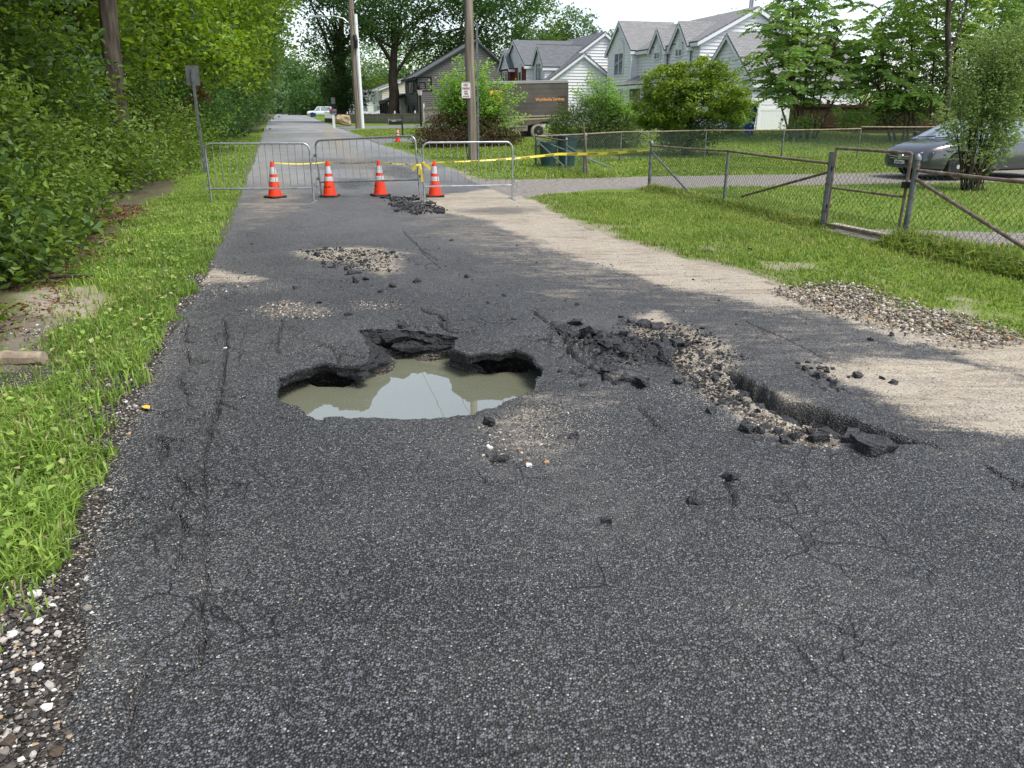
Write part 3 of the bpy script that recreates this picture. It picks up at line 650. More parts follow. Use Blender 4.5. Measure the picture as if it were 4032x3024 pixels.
# ------------------------------------------------------------------ houses
def clip_z(poly, z0, z1):
    def half(p, z, keep_above):
        out = []
        for i in range(len(p)):
            a, b = p[i], p[(i+1) % len(p)]; ia = (a[1] >= z) == keep_above or a[1] == z; ib = (b[1] >= z) == keep_above or b[1] == z
            if ia: out.append(a)
            if ia != ib:
                k = (z-a[1])/(b[1]-a[1]); out.append((a[0]+(b[0]-a[0])*k, z))
        return out
    p = half(poly, z0, True)
    return half(p, z1, False) if len(p) > 2 else []
def wall(parent, origin, axis, nrm, poly, m, board=.2, name='wall', boards=True, thick=.12):
    # poly: (distance along axis, height) outline; nrm points outdoors
    O, A, Nn = Vector(origin), Vector(axis), Vector(nrm)
    W3 = lambda p, o: O+A*p[0]+UP*p[1]+Nn*o
    mb = MB(); mb.prism([W3(p, -thick) for p in poly], Nn*thick); w = mb.build(name, m, parent)
    if boards:
        z0, z1 = min(p[1] for p in poly), max(p[1] for p in poly); z = z0
        while z < z1-.02:
            c = clip_z(poly, z, min(z+board-.012, z1))
            if len(c) > 2:
                o_ = lambda p: .05-.043*(p[1]-z)/board
                b = MB(); n = len(c); vs = [W3(p, .002) for p in c]+[W3(p, o_(p)) for p in c]
                b.add(vs, [tuple(range(n, 2*n))]+[(i, (i+1) % n, n+(i+1) % n, n+i) for i in range(n)])
                b.build('siding_board', m, w)
            z += board
    return w
def roof_plane(parent, quad, m, thick=.10, name='roof', trim=None, trim_edges=()):
    q = [Vector(p) for p in quad]; n = (q[1]-q[0]).cross(q[-1]-q[0]).normalized()
    if n.z < 0: n = -n
    me = bpy.data.meshes.new('roof'); vs = [tuple(p) for p in q]+[tuple(p-n*thick) for p in q]; k = len(q)
    me.from_pydata(vs, [], [tuple(range(k)), tuple(range(2*k-1, k-1, -1))]+[(i, i+k, (i+1) % k+k, (i+1) % k) for i in range(k)])
    ax = (q[1]-q[0]).normalized(); ay = n.cross(ax); uv = me.uv_layers.new(name='UV')
    for l in me.loops:
        p = me.vertices[l.vertex_index].co-q[0]; uv.data[l.index].uv = (p.dot(ax), p.dot(ay))
    me.update(); r = put(name, me, m, parent)
    for a, b in trim_edges:                              # white rake and fascia boards under the roof edge
        pa, pb = q[a]-n*(thick+.002), q[b]-n*(thick+.002); d = (pb-pa).normalized(); side = d.cross(UP).normalized()
        mb = MB(); mb.prism([pa-side*.02, pa+side*.02, pa+side*.02-UP*.20, pa-side*.02-UP*.20], pb-pa); mb.build('trim', trim or TRIM, r)
    return r
def window(parent, centre, axis, nrm, w, h, m=TRIM, glass=GLASS, cols=2, rows=2, arch=False, fr=.07):
    C0, A, Nn = Vector(centre), Vector(axis), Vector(nrm); Q = lambda x, z, o: C0+A*x+UP*z+Nn*o
    f = MB()
    def bar(x0, x1, z0, z1, d=.05): f.prism([Q(x0, z0, .052), Q(x1, z0, .052), Q(x1, z1, .052), Q(x0, z1, .052)], Nn*d)
    bar(-w/2-fr, -w/2, -h/2-fr, h/2+fr); bar(w/2, w/2+fr, -h/2-fr, h/2+fr); bar(-w/2, w/2, h/2, h/2+fr); bar(-w/2, w/2, -h/2-fr, -h/2, .075)
    for i in range(1, cols): x = -w/2+w*i/cols; bar(x-.03, x+.03, -h/2, h/2, .045)
    o = f.build('window', m, parent)
    for i in range(cols):
        for j in range(rows):
            x0, x1 = -w/2+w*i/cols+.03*(i > 0), -w/2+w*(i+1)/cols-.03*(i < cols-1); z0, z1 = -h/2+h*j/rows+.012*(j > 0), -h/2+h*(j+1)/rows-.012*(j < rows-1)
            g = MB(); g.prism([Q(x0, z0, .056), Q(x1, z0, .056), Q(x1, z1, .056), Q(x0, z1, .056)], Nn*.012); g.build('pane', glass, o)
    if arch:
        R = w/2+fr; pts = [Q(R*math.cos(a), h/2+fr+.004+R*math.sin(a)*1.05, .052) for a in [math.pi*k/14 for k in range(15)]]
        a_ = MB(); a_.prism(pts, Nn*.05); fan = a_.build('fan_light', WHITE, o)
        for k in range(1, 7):
            an = math.pi*k/7; d = MB(); d.tube([Q(.12*math.cos(an), h/2+fr+.02+.12*math.sin(an), .108), Q(.92*R*math.cos(an), h/2+fr+.02+.95*R*math.sin(an), .108)], .018, 5); d.build('rib', TRIM, o)
    return o
def trimbar(parent, a, b, r=.06, m=TRIM, name='corner_trim'):
    mb = MB(); mb.tube([a, b], r, 4); return mb.build(name, m, parent)
def gable(parent, t0, s0, s1, za, zr, depth, wm, rm, board=.2, eave=.25, base=.3, face=-1):
    """gable whose face looks at the road (plane t=t0), ridge running away from it"""
    w = s1-s0; mid = (s0+s1)/2; wall(parent, V3(t0, s0), NS, -NT, [(0, base), (w, base), (w, za), (w/2, zr), (0, za)], wm, board)
    sl = (zr-za)/(w/2); e = eave
    for sa, sgn in ((s0, -1), (s1, 1)):
        q = [V3(t0-.22, sa+sgn*e, za-sl*e+.08), V3(t0+depth, sa+sgn*e, za-sl*e+.08), V3(t0+depth, mid, zr+.08), V3(t0-.22, mid, zr+.08)]
        roof_plane(parent, q, rm, trim_edges=((0, 3), (0, 1)))
def white_house():
    h = thing('white_house', 'white clapboard house with steep front gables and arched fan windows, grey shingles', 'house', V3(27, 48, .6)); h.location = (0, 0, 0)
    # main block, gable wall towards the road's near end
    tA, tR, tB, s0, s1, ze, zr, zb = 24.6, 28.2, 31.8, 46.0, 60.0, 5.62, 7.45, .3
    wall(h, V3(tA, s0), NT, -NS, [(0, zb), (tB-tA, zb), (tB-tA, ze), (tR-tA, zr), (0, ze)], SID_W)
    wall(h, V3(tA, s0), NS, -NT, [(0, zb), (s1-s0, zb), (s1-s0, ze), (0, ze)], SID_W)
    sl = (zr-ze)/(tR-tA)
    roof_plane(h, [V3(tA-.35, s0-.25, ze-.35*sl+.1), V3(tA-.35, s1, ze-.35*sl+.1), V3(tR, s1, zr+.1), V3(tR, s0-.25, zr+.1)], ROOF_G, trim_edges=((0, 3), (0, 1)))
    roof_plane(h, [V3(tB+.35, s0-.25, ze-.35*sl+.1), V3(tB+.35, s1, ze-.35*sl+.1), V3(tR, s1, zr+.1), V3(tR, s0-.25, zr+.1)], ROOF_G, trim_edges=((0, 3),))
    # front bay and two wall gables
    gable(h, 24.1, 55.0, 59.5, 5.72, 7.62, 4.2, SID_W, ROOF_G)
    wall(h, V3(24.1, 55.0), NT, -NS, [(0, zb), (.5, zb), (.5, 5.7), (0, 5.7)], SID_W)
    trimbar(h, V3(24.07, 54.97, zb), V3(24.07, 54.97, 5.65), .07)
    gable(h, 24.3, 50.1, 52.2, 5.5, 6.66, 3.0, SID_W, ROOF_G, base=4.2); gable(h, 24.3, 46.9, 49.2, 5.5, 6.75, 3.0, SID_W, ROOF_G, base=4.2)
    for c in (51.15, 48.05): window(h, V3(24.3, c, 5.0), NS, -NT, .8, .35, arch=True, rows=1)
    window(h, V3(24.1, 57.2, 4.75), NS, -NT, 1.55, 1.45, arch=True); window(h, V3(24.1, 57.2, 2.2), NS, -NT, 1.7, 1.5)
    # porch
    roof_plane(h, [V3(22.9, 46.2, 3.25), V3(22.9, 54.9, 3.25), V3(24.55, 54.9, 3.85), V3(24.55, 46.2, 3.85)], ROOF_G, trim_edges=((0, 1), (1, 2)))
    for s in (46.6, 50.7, 54.6):
        mb = MB(); mb.box((-.09, -.09, .4), (.09, .09, 3.1)); o = mb.build('porch_column', WHITE, h); o.location = V3(23.05, s)
    mb = MB(); mb.box((-.03, 0, 1.28), (.03, 3.6, 1.34)); mb.box((-.03, 0, .72), (.03, 3.6, .77))
    for k in range(26): mb.box((-.015, k*.144, .77), (.015, k*.144+.03, 1.28))
    o = mb.build('porch_railing', WHITE, h); o.location = V3(23.05, 50.9); o.rotation_euler = (0, 0, YAW)
    mb = MB(); mb.tube([V3(24.02, 54.9, 5.5), V3(24.02, 54.9, .6)], .045, 6); mb.build('downspout', WHITE, h)
    # garage wing
    g0, g1, tF, tE, ge, gr = 40.6, 46.6, 25.2, 32.2, 3.22, 5.72; mid = 43.6; sl = (gr-ge)/(mid-g0)
    wall(h, V3(tF, g0), NT, -NS, [(0, .3), (tE-tF, .3), (tE-tF, ge), (0, ge)], SID_W)
    wall(h, V3(tF, g0), NS, -NT, [(0, .3), (g1-g0, .3), (g1-g0, ge), (mid-g0, gr), (0, ge)], SID_W)
    roof_plane(h, [V3(tF-.25, g0-.3, ge-.3*sl+.1), V3(tE, g0-.3, ge-.3*sl+.1), V3(tE, mid, gr+.1), V3(tF-.25, mid, gr+.1)], ROOF_G, trim_edges=((0, 3), (0, 1)))
    roof_plane(h, [V3(tF-.25, g1+.3, ge-.3*sl+.1), V3(tE, g1+.3, ge-.3*sl+.1), V3(tE, mid, gr+.1), V3(tF-.25, mid, gr+.1)], ROOF_G, trim_edges=((0, 3),))
    mb = MB(); mb.box((-.05, 0, .6), (-.01, 4.6, 2.8)); o = mb.build('garage_door', WHITE, h); o.location = V3(tF-.03, g0+.7); o.rotation_euler = (0, 0, YAW)
    trimbar(h, V3(tF-.03, g0-.03, .3), V3(tF-.03, g0-.03, ge), .06); trimbar(h, V3(tE, g0-.03, .3), V3(tE, g0-.03, ge), .06)
    for dt in (0, .38):
        mb = MB(); mb.lathe([(.07, 0), (.07, .95), (.12, .96), (.12, 1.05)], 10); o = mb.build('vent_pipe', STEEL, h); o.location = V3(28.3+dt, 46.9+dt, zr-.2)
white_house()
def brick_house():
    h = thing('brick_front_house', 'white clapboard house with red brick front bays, dormer and charcoal shingle roof', 'house'); s0 = 62.0; zb = .3
    sl = .69; tR, zr = 24.7, 7.3; tW, zW = 18.6, 7.3-6.1*sl
    wall(h, V3(tW, s0), NT, -NS, [(0, zb), (14, zb), (14, 4.6), (11.5, 4.7), (tR-tW, zr), (0, zW)], SID_W, .22)
    roof_plane(h, [V3(tW-.3, s0-.25, zW-.3*sl+.1), V3(tW-.3, 64.5, zW-.3*sl+.1), V3(tR, 64.5, zr+.1), V3(tR, s0-.25, zr+.1)], ROOF_D, trim_edges=((0, 3), (0, 1)))
    roof_plane(h, [V3(20.5, 64.5, 4.45), V3(20.5, 73, 4.45), V3(tR, 73, zr+.1), V3(tR, 64.5, zr+.1)], ROOF_D)
    roof_plane(h, [V3(31, s0-.25, 3.0), V3(31, 73, 3.0), V3(tR, 73, zr+.1), V3(tR, s0-.25, zr+.1)], ROOF_D, trim_edges=((0, 3),))
    # garage gable in front
    g = 60.2; gt, gz = 22.3, 5.62
    wall(h, V3(tW, g), NT, -NS, [(0, zb), (8.0, zb), (8.0, 2.7), (gt-tW, gz), (0, zW)], SID_W, .22)
    roof_plane(h, [V3(tW-.3, g-.25, zW-.3*sl+.1), V3(tW-.3, s0-.2, zW-.3*sl+.1), V3(gt, s0-.2, gz+.1), V3(gt, g-.25, gz+.1)], ROOF_D, trim_edges=((0, 3), (0, 1)))
    roof_plane(h, [V3(26.9, g-.25, 2.55), V3(26.9, s0-.2, 2.55), V3(gt, s0-.2, gz+.1), V3(gt, g-.25, gz+.1)], ROOF_D, trim_edges=((0, 3),))
    wall(h, V3(tW, g), NS, -NT, [(0, zb), (4.4, zb), (4.4, zW), (0, zW)], SID_W, .22)
    # brick bays with gables
    gable(h, 19.0, 64.3, 71.0, 5.05, 7.0, 6.5, SID_W, ROOF_D, base=4.9); gable(h, 18.7, 67.9, 71.3, 5.0, 6.4, 2.5, SID_W, ROOF_D, base=4.9)
    wall(h, V3(19.0, 64.3), NS, -NT, [(0, zb), (6.7, zb), (6.7, 4.9), (0, 4.9)], BRICK, boards=False, name='brick_wall'); wall(h, V3(18.7, 68.0), NS, -NT, [(0, zb), (3.2, zb), (3.2, 4.9), (0, 4.9)], BRICK, boards=False, name='brick_wall')
    wall(h, V3(18.7, 68.0), NT, -NS, [(0, zb), (.3, zb), (.3, 4.9), (0, 4.9)], BRICK, boards=False, name='brick_wall')
    wall(h, V3(19.0, 64.3), NT, -NS, [(0, zb), (3.4, zb), (3.4, 5.0), (0, 5.0)], SID_W, .22)
    window(h, V3(18.7, 69.6, 3.7), NS, -NT, 1.5, 1.9, WHITE, cols=2, rows=1); window(h, V3(19.0, 65.9, 3.9), NS, -NT, .8, 1.2, WHITE, DARKGLASS, cols=1, rows=1, arch=True)
    # dormer
    gable(h, 19.6, 61.3, 64.2, 4.9, 6.35, 4.0, SID_W, ROOF_D, base=3.3, board=.18)
    wall(h, V3(19.6, 61.3), NT, -NS, [(0, 3.2), (2.6, 4.9), (0, 4.9)], SID_W, .18)
    window(h, V3(19.6, 62.7, 4.35), NS, -NT, 1.3, 1.3, WHITE, cols=3, rows=1)
    mb = MB(); mb.lathe([(.12, 0), (.12, .3), (.22, .34), (.1, .55)], 10); o = mb.build('roof_vent', STEEL, h); o.location = V3(24.9, 64, zr)
brick_house()
def grey_house():
    h = thing('grey_house', 'dark grey clapboard house with a low stone front and black framed window', 'house'); zb = .2
    t0, s0, s1, ze = 14.0, 88.6, 98.4, 5.0; tR, zr = 20.5, 8.6
    wall(h, V3(t0, s0), NT, -NS, [(0, zb), (11, zb), (11, ze), (tR-t0, zr), (0, ze)], SID_G, .22)
    wall(h, V3(t0, s0), NS, -NT, [(0, 2.35), (s1-s0, 2.35), (s1-s0, ze), (0, ze)], SID_G, .22)
    w = wall(h, V3(t0-.05, s0), NS, -NT, [(0, zb), (s1-s0, zb), (s1-s0, 2.35), (0, 2.35)], STONE, boards=False, name='stone_wall')
    sl = (zr-ze)/(tR-t0)
    roof_plane(h, [V3(t0-.5, s0-.3, ze-.5*sl+.1), V3(t0-.5, s1+.3, ze-.5*sl+.1), V3(tR, s1+.3, zr+.1), V3(tR, s0-.3, zr+.1)], ROOF_D, trim=BLACK, trim_edges=((0, 3), (0, 1)))
    roof_plane(h, [V3(25.4, s0-.3, ze-.5*sl+.1), V3(25.4, s1+.3, ze-.5*sl+.1), V3(tR, s1+.3, zr+.1), V3(tR, s0-.3, zr+.1)], ROOF_D, trim=BLACK, trim_edges=((0, 3),))
    window(h, V3(t0, 93.4, 4.05), NS, -NT, 3.0, 1.45, BLACK, DARKGLASS, cols=3, rows=1)
    for s in (91.2, 95.4):
        mb = MB(); mb.box((-.1, 0, .3), (-.05, 2.0, 2.0)); o = mb.build('door', BLACK, h); o.location = V3(t0-.1, s); o.rotation_euler = (0, 0, YAW)
    mb = MB(); mb.tube([V3(t0-.06, s0+.15, ze-.2), V3(t0-.06, s0+.15, zb)], .06, 6); mb.build('downspout', BLACK, h)
    # porch with black posts
    roof_plane(h, [V3(11.6, 98.6, 2.55), V3(11.6, 106.5, 2.55), V3(14.2, 106.5, 3.4), V3(14.2, 98.6, 3.4)], ROOF_D, trim=BLACK, trim_edges=((0, 1), (0, 3)))
    for s in (98.9, 100.8, 102.7, 104.6, 106.2):
        mb = MB(); mb.box((-.1, -.1, .1), (.1, .1, 2.5)); o = mb.build('porch_post', BLACK, h); o.location = V3(11.8, s)
    wall(h, V3(14.2, 98.5), NS, -NT, [(0, zb), (8, zb), (8, 3.3), (0, 3.3)], SID_C, .22)
grey_house()
def cream_house(label, t0, s0, L, ze, tR, zr, sid, rf, bay, name='cream_house'):
    h = thing(name, label, 'house'); zb = .2; sl = (zr-ze)/(tR-t0)
    wall(h, V3(t0, s0), NT, -NS, [(0, zb), (2*(tR-t0), zb), (2*(tR-t0), ze), (tR-t0, zr), (0, ze)], sid, .3)
    wall(h, V3(t0, s0), NS, -NT, [(0, zb), (L, zb), (L, ze), (0, ze)], sid, .3)
    roof_plane(h, [V3(t0-.5, s0-.3, ze-.5*sl+.1), V3(t0-.5, s0+L, ze-.5*sl+.1), V3(tR, s0+L, zr+.1), V3(tR, s0-.3, zr+.1)], rf, trim_edges=((0, 3), (0, 1)))
    roof_plane(h, [V3(2*tR-t0+.5, s0-.3, ze-.5*sl+.1), V3(2*tR-t0+.5, s0+L, ze-.5*sl+.1), V3(tR, s0+L, zr+.1), V3(tR, s0-.3, zr+.1)], rf, trim_edges=((0, 3),))
    if bay:
        wall(h, V3(t0-.6, s0+1), NS, -NT, [(0, 2.0), (7, 2.0), (7, ze-.1), (0, ze-.1)], SID_W, .3, name='bay_wall'); wall(h, V3(t0-.6, s0+1), NT, -NS, [(0, 2.0), (.6, 2.0), (.6, ze-.1), (0, ze-.1)], SID_W, .3, name='bay_wall')
        for k in (1.2, 3.4, 5.6): window(h, V3(t0-.6, s0+1+k, 3.35), NS, -NT, 1.1, 1.6, TRIM, DARKGLASS, cols=1, rows=2)
        window(h, V3(t0, s0+4, 1.3), NS, -NT, 4.5, 1.2, TRIM, DARKGLASS, cols=3, rows=1)
    else:
        for k in (2.5, 6.5): window(h, V3(t0, s0+k, 3.3), NS, -NT, 1.4, 1.6, TRIM, DARKGLASS, cols=2, rows=2)
cream_house('cream two-storey house with projecting three-window bay, half hidden behind a big trunk', 14.1, 124.0, 13, 4.5, 18.6, 6.1, SID_C, ROOF_G, True)
cream_house('cream gabled house with dark grey roof, just right of the far street lamp pole', 15.0, 166.0, 14, 4.35, 20.0, 6.3, SID_C, ROOF_D, False)
g = thing('white_garage', 'small white garage with a black door and window behind parked white cars', 'garage')
wall(g, V3(11.5, 150), NT, -NS, [(0, .1), (7.5, .1), (7.5, 3.4), (0, 3.4)], WHITE, boards=False); wall(g, V3(11.5, 150), NS, -NT, [(0, .1), (8, .1), (8, 3.4), (0, 3.4)], WHITE, boards=False)
roof_plane(g, [V3(11.2, 149.7, 3.42), V3(19.3, 149.7, 3.42), V3(19.3, 154, 4.9), V3(11.2, 154, 4.9)], ROOF_D, trim_edges=((0, 1),))
mb = MB(); mb.box((0, -.06, .15), (1.4, -.02, 2.3)); o = mb.build('door', BLACK, g); o.location = V3(12.2, 150); o.rotation_euler = (0, 0, YAW)
window(g, V3(16.4, 150, 2.2), NT, -NS, 1.3, 1.2, BLACK, DARKGLASS)
# ------------------------------------------------------------------ crowd barriers
def barrier(label, pL, pR, n=13, H=1.09, z=.004, tilt=0.0):
    a, b = Vector((pL[0], pL[1], 0)), Vector((pR[0], pR[1], 0)); L = (b-a).length; rz = math.atan2(b.y-a.y, b.x-a.x)
    r = thing('crowd_barrier', label, 'barricade', (a.x, a.y, z), rz, 'steel barricades closing the road')
    R = .13; q = [(0, 0, .012), (0, 0, H-R)]+[(R-R*math.cos(k*math.pi/12), 0, H-R+R*math.sin(k*math.pi/12)) for k in range(1, 6)]+[(R, 0, H)]
    q2 = [(L-x, y, zz) for x, y, zz in reversed(q)]; mb = MB(); mb.tube(q+q2, .019, 10); mb.build('frame', STEEL, r, True)
    mb = MB(); mb.tube([(.015, 0, .27), (L-.015, 0, .27)], .017, 8); mb.build('bottom_rail', STEEL, r, True)
    me = MB().tube([(0, 0, .28), (0, 0, H-.01)], .0065, 6).mesh('bar', True)
    for k in range(n): o = put('bar', me, STEEL, r); o.location = (L*(k+1)/(n+1), 0, 0)
    fm = MB().box((-.028, -.30, 0), (.028, .30, .012)).fix('foot')
    r.rotation_euler = (0, -math.asin(tilt/L), rz)
    for x in (0, L): o = put('foot', fm, STEEL, r); o.location = (x, 0, -tilt if x else 0); o.rotation_euler = (0, math.asin(tilt/L), 0)
    if tilt: MB().tube([(L, 0, -tilt), (L, 0, .10)], .0155, 8).build('leg_extension', STEEL, r, True)
    hk = MB().tube([(.0, 0, 0), (.07, 0, 0), (.075, 0, -.02), (.075, 0, -.15), (.10, 0, -.17)], .008, 6).box((.0, -.012, -.03), (.04, .012, .03)).fix('hook')
    for x, sg in ((0, -1), (L, 1)):
        for zz in (.80, .34):
            o = put('hook', hk, STEEL, r); o.location = (x+.018*sg, 0, zz); o.rotation_euler = (0, 0, 0 if sg > 0 else math.pi)
    return r, L, rz
B1 = barrier('leftmost steel crowd barrier, one end standing in the verge grass', PZ(458, 440), PZ(678.6, 438))
B2 = barrier('middle steel crowd barrier, set askew behind two cones with yellow tape tied on', PZ(695, 423), PZ(908, 434), tilt=.13)
B3 = barrier('rightmost steel crowd barrier, in front of the tall wooden pole', PZ(917, 434), PZ(1107, 430), 12)
# ------------------------------------------------------------------ traffic cones
def cone(label, x, y, rz, s=1.0, group='orange cones behind the barricades'):
    r = thing('traffic_cone', label, 'traffic cone', (x, y, zg(x, y)+.004), rz, group)
    mb = MB(); mb.prism([(-.18, -.14, 0), (-.14, -.18, 0), (.14, -.18, 0), (.18, -.14, 0), (.18, .14, 0), (.14, .18, 0), (-.14, .18, 0), (-.18, .14, 0)], (0, 0, .035)); mb.build('base', RUBBER, r)
    rad = lambda z: .135-.1035*(z-.036)/.664
    mb = MB(); zs = [.036, .05]+[.05+.65*k/10 for k in range(1, 11)]; mb.lathe([(.16, .0352), (.16, .045)]+[(rad(z), z) for z in zs]+[(.024, .705)], 28); mb.build('body', ORANGE, r, True)
    for z0, z1 in ((.46, .60), (.315, .40)):
        mb = MB(); mb.lathe([(rad(z0)+.0005, z0), (rad(z0)+.004, z0+.002), (rad(z1)+.004, z1-.002), (rad(z1)+.0005, z1)], 28); mb.build('reflective_band', REFLECT, r, True)
    mb = MB(); rnd = random.Random(3)
    for k in range(11):                                  # worn stencil marks
        if k == 5: continue
        a = -.75+k*.125; z = .20
        for q in range(2):
            a0 = a+q*.05; rr = rad(z)+.0025; mb.add([(rr*math.sin(a0), -rr*math.cos(a0), z-.018), (rr*math.sin(a0+.03), -rr*math.cos(a0+.03), z-.018), (rr*.985*math.sin(a0+.03), -rr*.985*math.cos(a0+.03), z+.018), (rr*.985*math.sin(a0), -rr*.985*math.cos(a0), z+.018)], [(0, 1, 2, 3)])
        rr = rad(z)+.0025; zz = z+rnd.choice((-.012, 0, .012)); mb.add([(rr*math.sin(a), -rr*math.cos(a), zz-.005), (rr*math.sin(a+.08), -rr*math.cos(a+.08), zz-.005), (rr*math.sin(a+.08), -rr*math.cos(a+.08), zz+.005), (rr*math.sin(a), -rr*math.cos(a), zz+.005)], [(0, 1, 2, 3)])
    mb.build('stencil_mark', BLACK, r)
    r.scale = (s, s, s); return r
CN = [PZ(595, 427), PZ(713, 425), PZ(822, 423), PZ(940, 425)]
cone('traffic cone behind the leftmost barricade, tape tied to its tip', *CN[0], .9); cone('traffic cone at the left end of the middle barricade', *CN[1], .0)
cone('traffic cone at the right half of the middle barricade, beside broken asphalt', *CN[2], -1.1); cone('traffic cone beside the yellow tape knot, behind the rightmost barricade', *CN[3], -1.4)
p = P(860, 307); cone('lone traffic cone far off beside the black mailbox', p.x, p.y, 1.0, 1.0, None)
# ------------------------------------------------------------------ caution tape
p1b = Vector(PZ(1402, 407)+(0,))
tape_pts = [Vector((CN[i][0], CN[i][1]+.02, .685)) for i in range(3)]+[Vector((-1.80, 15.52, .70)), Vector((CN[3][0], CN[3][1]+.02, .68)), Vector((1.0, 17.0, .80)), Vector((p1b.x-.04, p1b.y-.03, .84))]
tp = thing('caution_tape', 'yellow printed tape strung from cone to cone and on to the fence post', 'tape', (0, 0, 0))
mb = MB(); cl = []
for i in range(len(tape_pts)-1):
    a, b = tape_pts[i], tape_pts[i+1]; n = 12
    for k in range(n+(i == len(tape_pts)-2)):
        f = k/n; q = a.lerp(b, f); q.z -= .03*math.sin(math.pi*f); cl.append((q, i+f))
rows = []
for q, f in cl:
    wdt = .010+.018*ss(4.0, 5.3, f) if f < 5.6 else .028-.016*ss(5.6, 6, f); lean = .012*math.sin(f*3.1)
    rows.append((q+Vector((0, lean, wdt)), q+Vector((0, -lean, -wdt))))
vs = [p for r in rows for p in r]; n = len(vs); vs += [p+Vector((.0, .0015, 0)) for p in vs]
mb.add(vs, [(2*i, 2*i+1, 2*i+3, 2*i+2) for i in range(len(rows)-1)]+[(n+2*i, n+2*i+2, n+2*i+3, n+2*i+1) for i in range(len(rows)-1)]); mb.mesh('t'); put('ribbon', mb.mesh('ribbon', True), YELLOW, tp)
a, b = tape_pts[4], tape_pts[5]
for (A_, B_, fr, sz) in ((tape_pts[4], tape_pts[5], (.12, .32, .52, .72, .92), .036), (tape_pts[5], tape_pts[6], (.14, .36, .58, .80), .045), (tape_pts[1], tape_pts[2], (.3, .6, .9), .018), (tape_pts[2], tape_pts[3], (.3, .7), .018)):
    for f in fr:
        q = A_.lerp(B_, f); q.z -= .03*math.sin(math.pi*f); put_text('CAUTION', sz, q+Vector((0, -.012, 0)), B_-A_, UP, BLACK, tp, sx=1.25, bold=.001)
mb = MB(); kn = Vector((-1.76, 15.40, .70))
for dx, dz, w in ((-.16, -.11, .022), (.19, -.09, .022), (.02, -.33, .016), (-.04, -.20, .012), (.08, .03, .014)):
    q = [kn, kn+Vector((dx*.5, -.03, dz*.35+.02)), kn+Vector((dx, -.02, dz))]; d = Vector((dz, 0, -dx)).normalized()*w
    vs = []
    for k, p in enumerate(q): e = d*(.5+.5*k); vs += [p+e, p-e, p+e+Vector((0, .003, 0)), p-e+Vector((0, .003, 0))]
    mb.add(vs, [(0, 1, 5, 4), (4, 5, 9, 8), (2, 6, 7, 3), (6, 10, 11, 7)])
mb.build('bow', YELLOW, tp)
# ------------------------------------------------------------------ poles, signs, cables
def upole(label, base, H, r0, r1, lean=(0, 0)):
    p = thing('utility_pole', label, 'utility pole', base); n = 14
    pts = [(lean[0]*k/n+.012*math.sin(k*1.3), lean[1]*k/n, H*k/n-.1) for k in range(n+1)]
    MB().tube(pts, [r0+(r1-r0)*k/n for k in range(n+1)], 16).build('shaft', POLEWOOD, p, True); return p
pb = P(1022, 345); pole = upole('tall weathered wooden utility pole in the lawn, right barricade in front', pb, 11.6, .168, .125, (-.18, 0))
mb = MB(); mb.tube([(-.16, -.06, 5.6), (-.15, -.10, 4.4), (-.16, -.09, 3.2), (-.17, -.06, 2.2), (-.18, -.05, .8), (-.23, -.04, .35), (-.17, -.03, .02)], .012, 6); mb.build('ground_wire', BLACK, pole)
for zz in (9.6, 10.6):
    mb = MB(); mb.box((-.9, -.06, zz), (.9, .06, zz+.1)); mb.build('crossarm', POLEWOOD, pole)
    for x in (-.75, -.35, .35, .75): mb = MB(); mb.lathe([(.03, 0), (.05, .03), (.03, .08), (.045, .11), (.01, .16)], 8, (x-.17, 0, zz+.1)); mb.build('insulator', STEEL_D, pole)
pb2 = P(775, 278); pole2 = upole('distant wooden street lamp pole with white conduit up its right side', pb2, 13, .28, .2)
MB().tube([(.36, -.1, 0), (.33, -.1, 9)], .16, 8).build('conduit', WHITE, pole2, True)
zl = EYE+pb2.y*(((CYP-82)/FPX)*cp-sp)/(cp+((CYP-82)/FPX)*sp)
MB().tube([(-.1, 0, zl-.35), (-.7, -.05, zl+.15), (-1.4, -.1, zl+.32), (-2.6, -.2, zl+.30)], .05, 6).build('lamp_arm', STEEL, pole2)
MB().prism([(-2.5, -.35, zl+.24), (-3.4, -.38, zl+.26), (-3.4, -.02, zl+.26), (-2.5, -.05, zl+.24)], (0, 0, .12)).build('lamp_head', mat('lamp_grey', (.5, .5, .5), .5), pole2)
MB().tube([(.2, -.28, 7.4), (.3, -.35, 7.0), (.25, -.3, 6.4)], .16, 8).build('cable_box', BLACK, pole2)
def cable(label, a, b, sag, r=.012):
    pts = [a.lerp(b, k/24)-UP*(sag*4*(k/24)*(1-k/24)) for k in range(25)]
    o = MB().tube(pts, r, 5).build('overhead_cable', BLACK); o['label'] = label; o['category'] = 'cable'; o['group'] = 'overhead cables'
q1, q2 = pb+Vector((-.15, 0, 0)), pb2
for (z1, z2, dx, sg) in ((7.3, 8.3, 0, .9), (7.8, 9.4, .2, .8), (10.7, 12.3, -.6, 1.0), (10.7, 12.3, .6, 1.0)): cable('black overhead cable slung between the near and distant utility poles', q1+Vector((dx, 0, z1)), q2+Vector((dx, 0, z2)), sg)
for (z1, dx) in ((7.3, 0), (10.7, -.6), (10.7, .6)): cable('black overhead cable running from the near utility pole towards the viewer', q1+Vector((dx, 0, z1)), V3(6.3+dx, -22, z1-.3), .9)
def bolt(parent, p): MB().lathe([(.012, 0), (.012, .006), (.004, .009)], 8).build('bolt', STEEL_D, parent).matrix_local = frame_mat(p, (1, 0, 0), (0, 0, 1))
RED = mat('sign_red', (.32, .02, .03), .5)
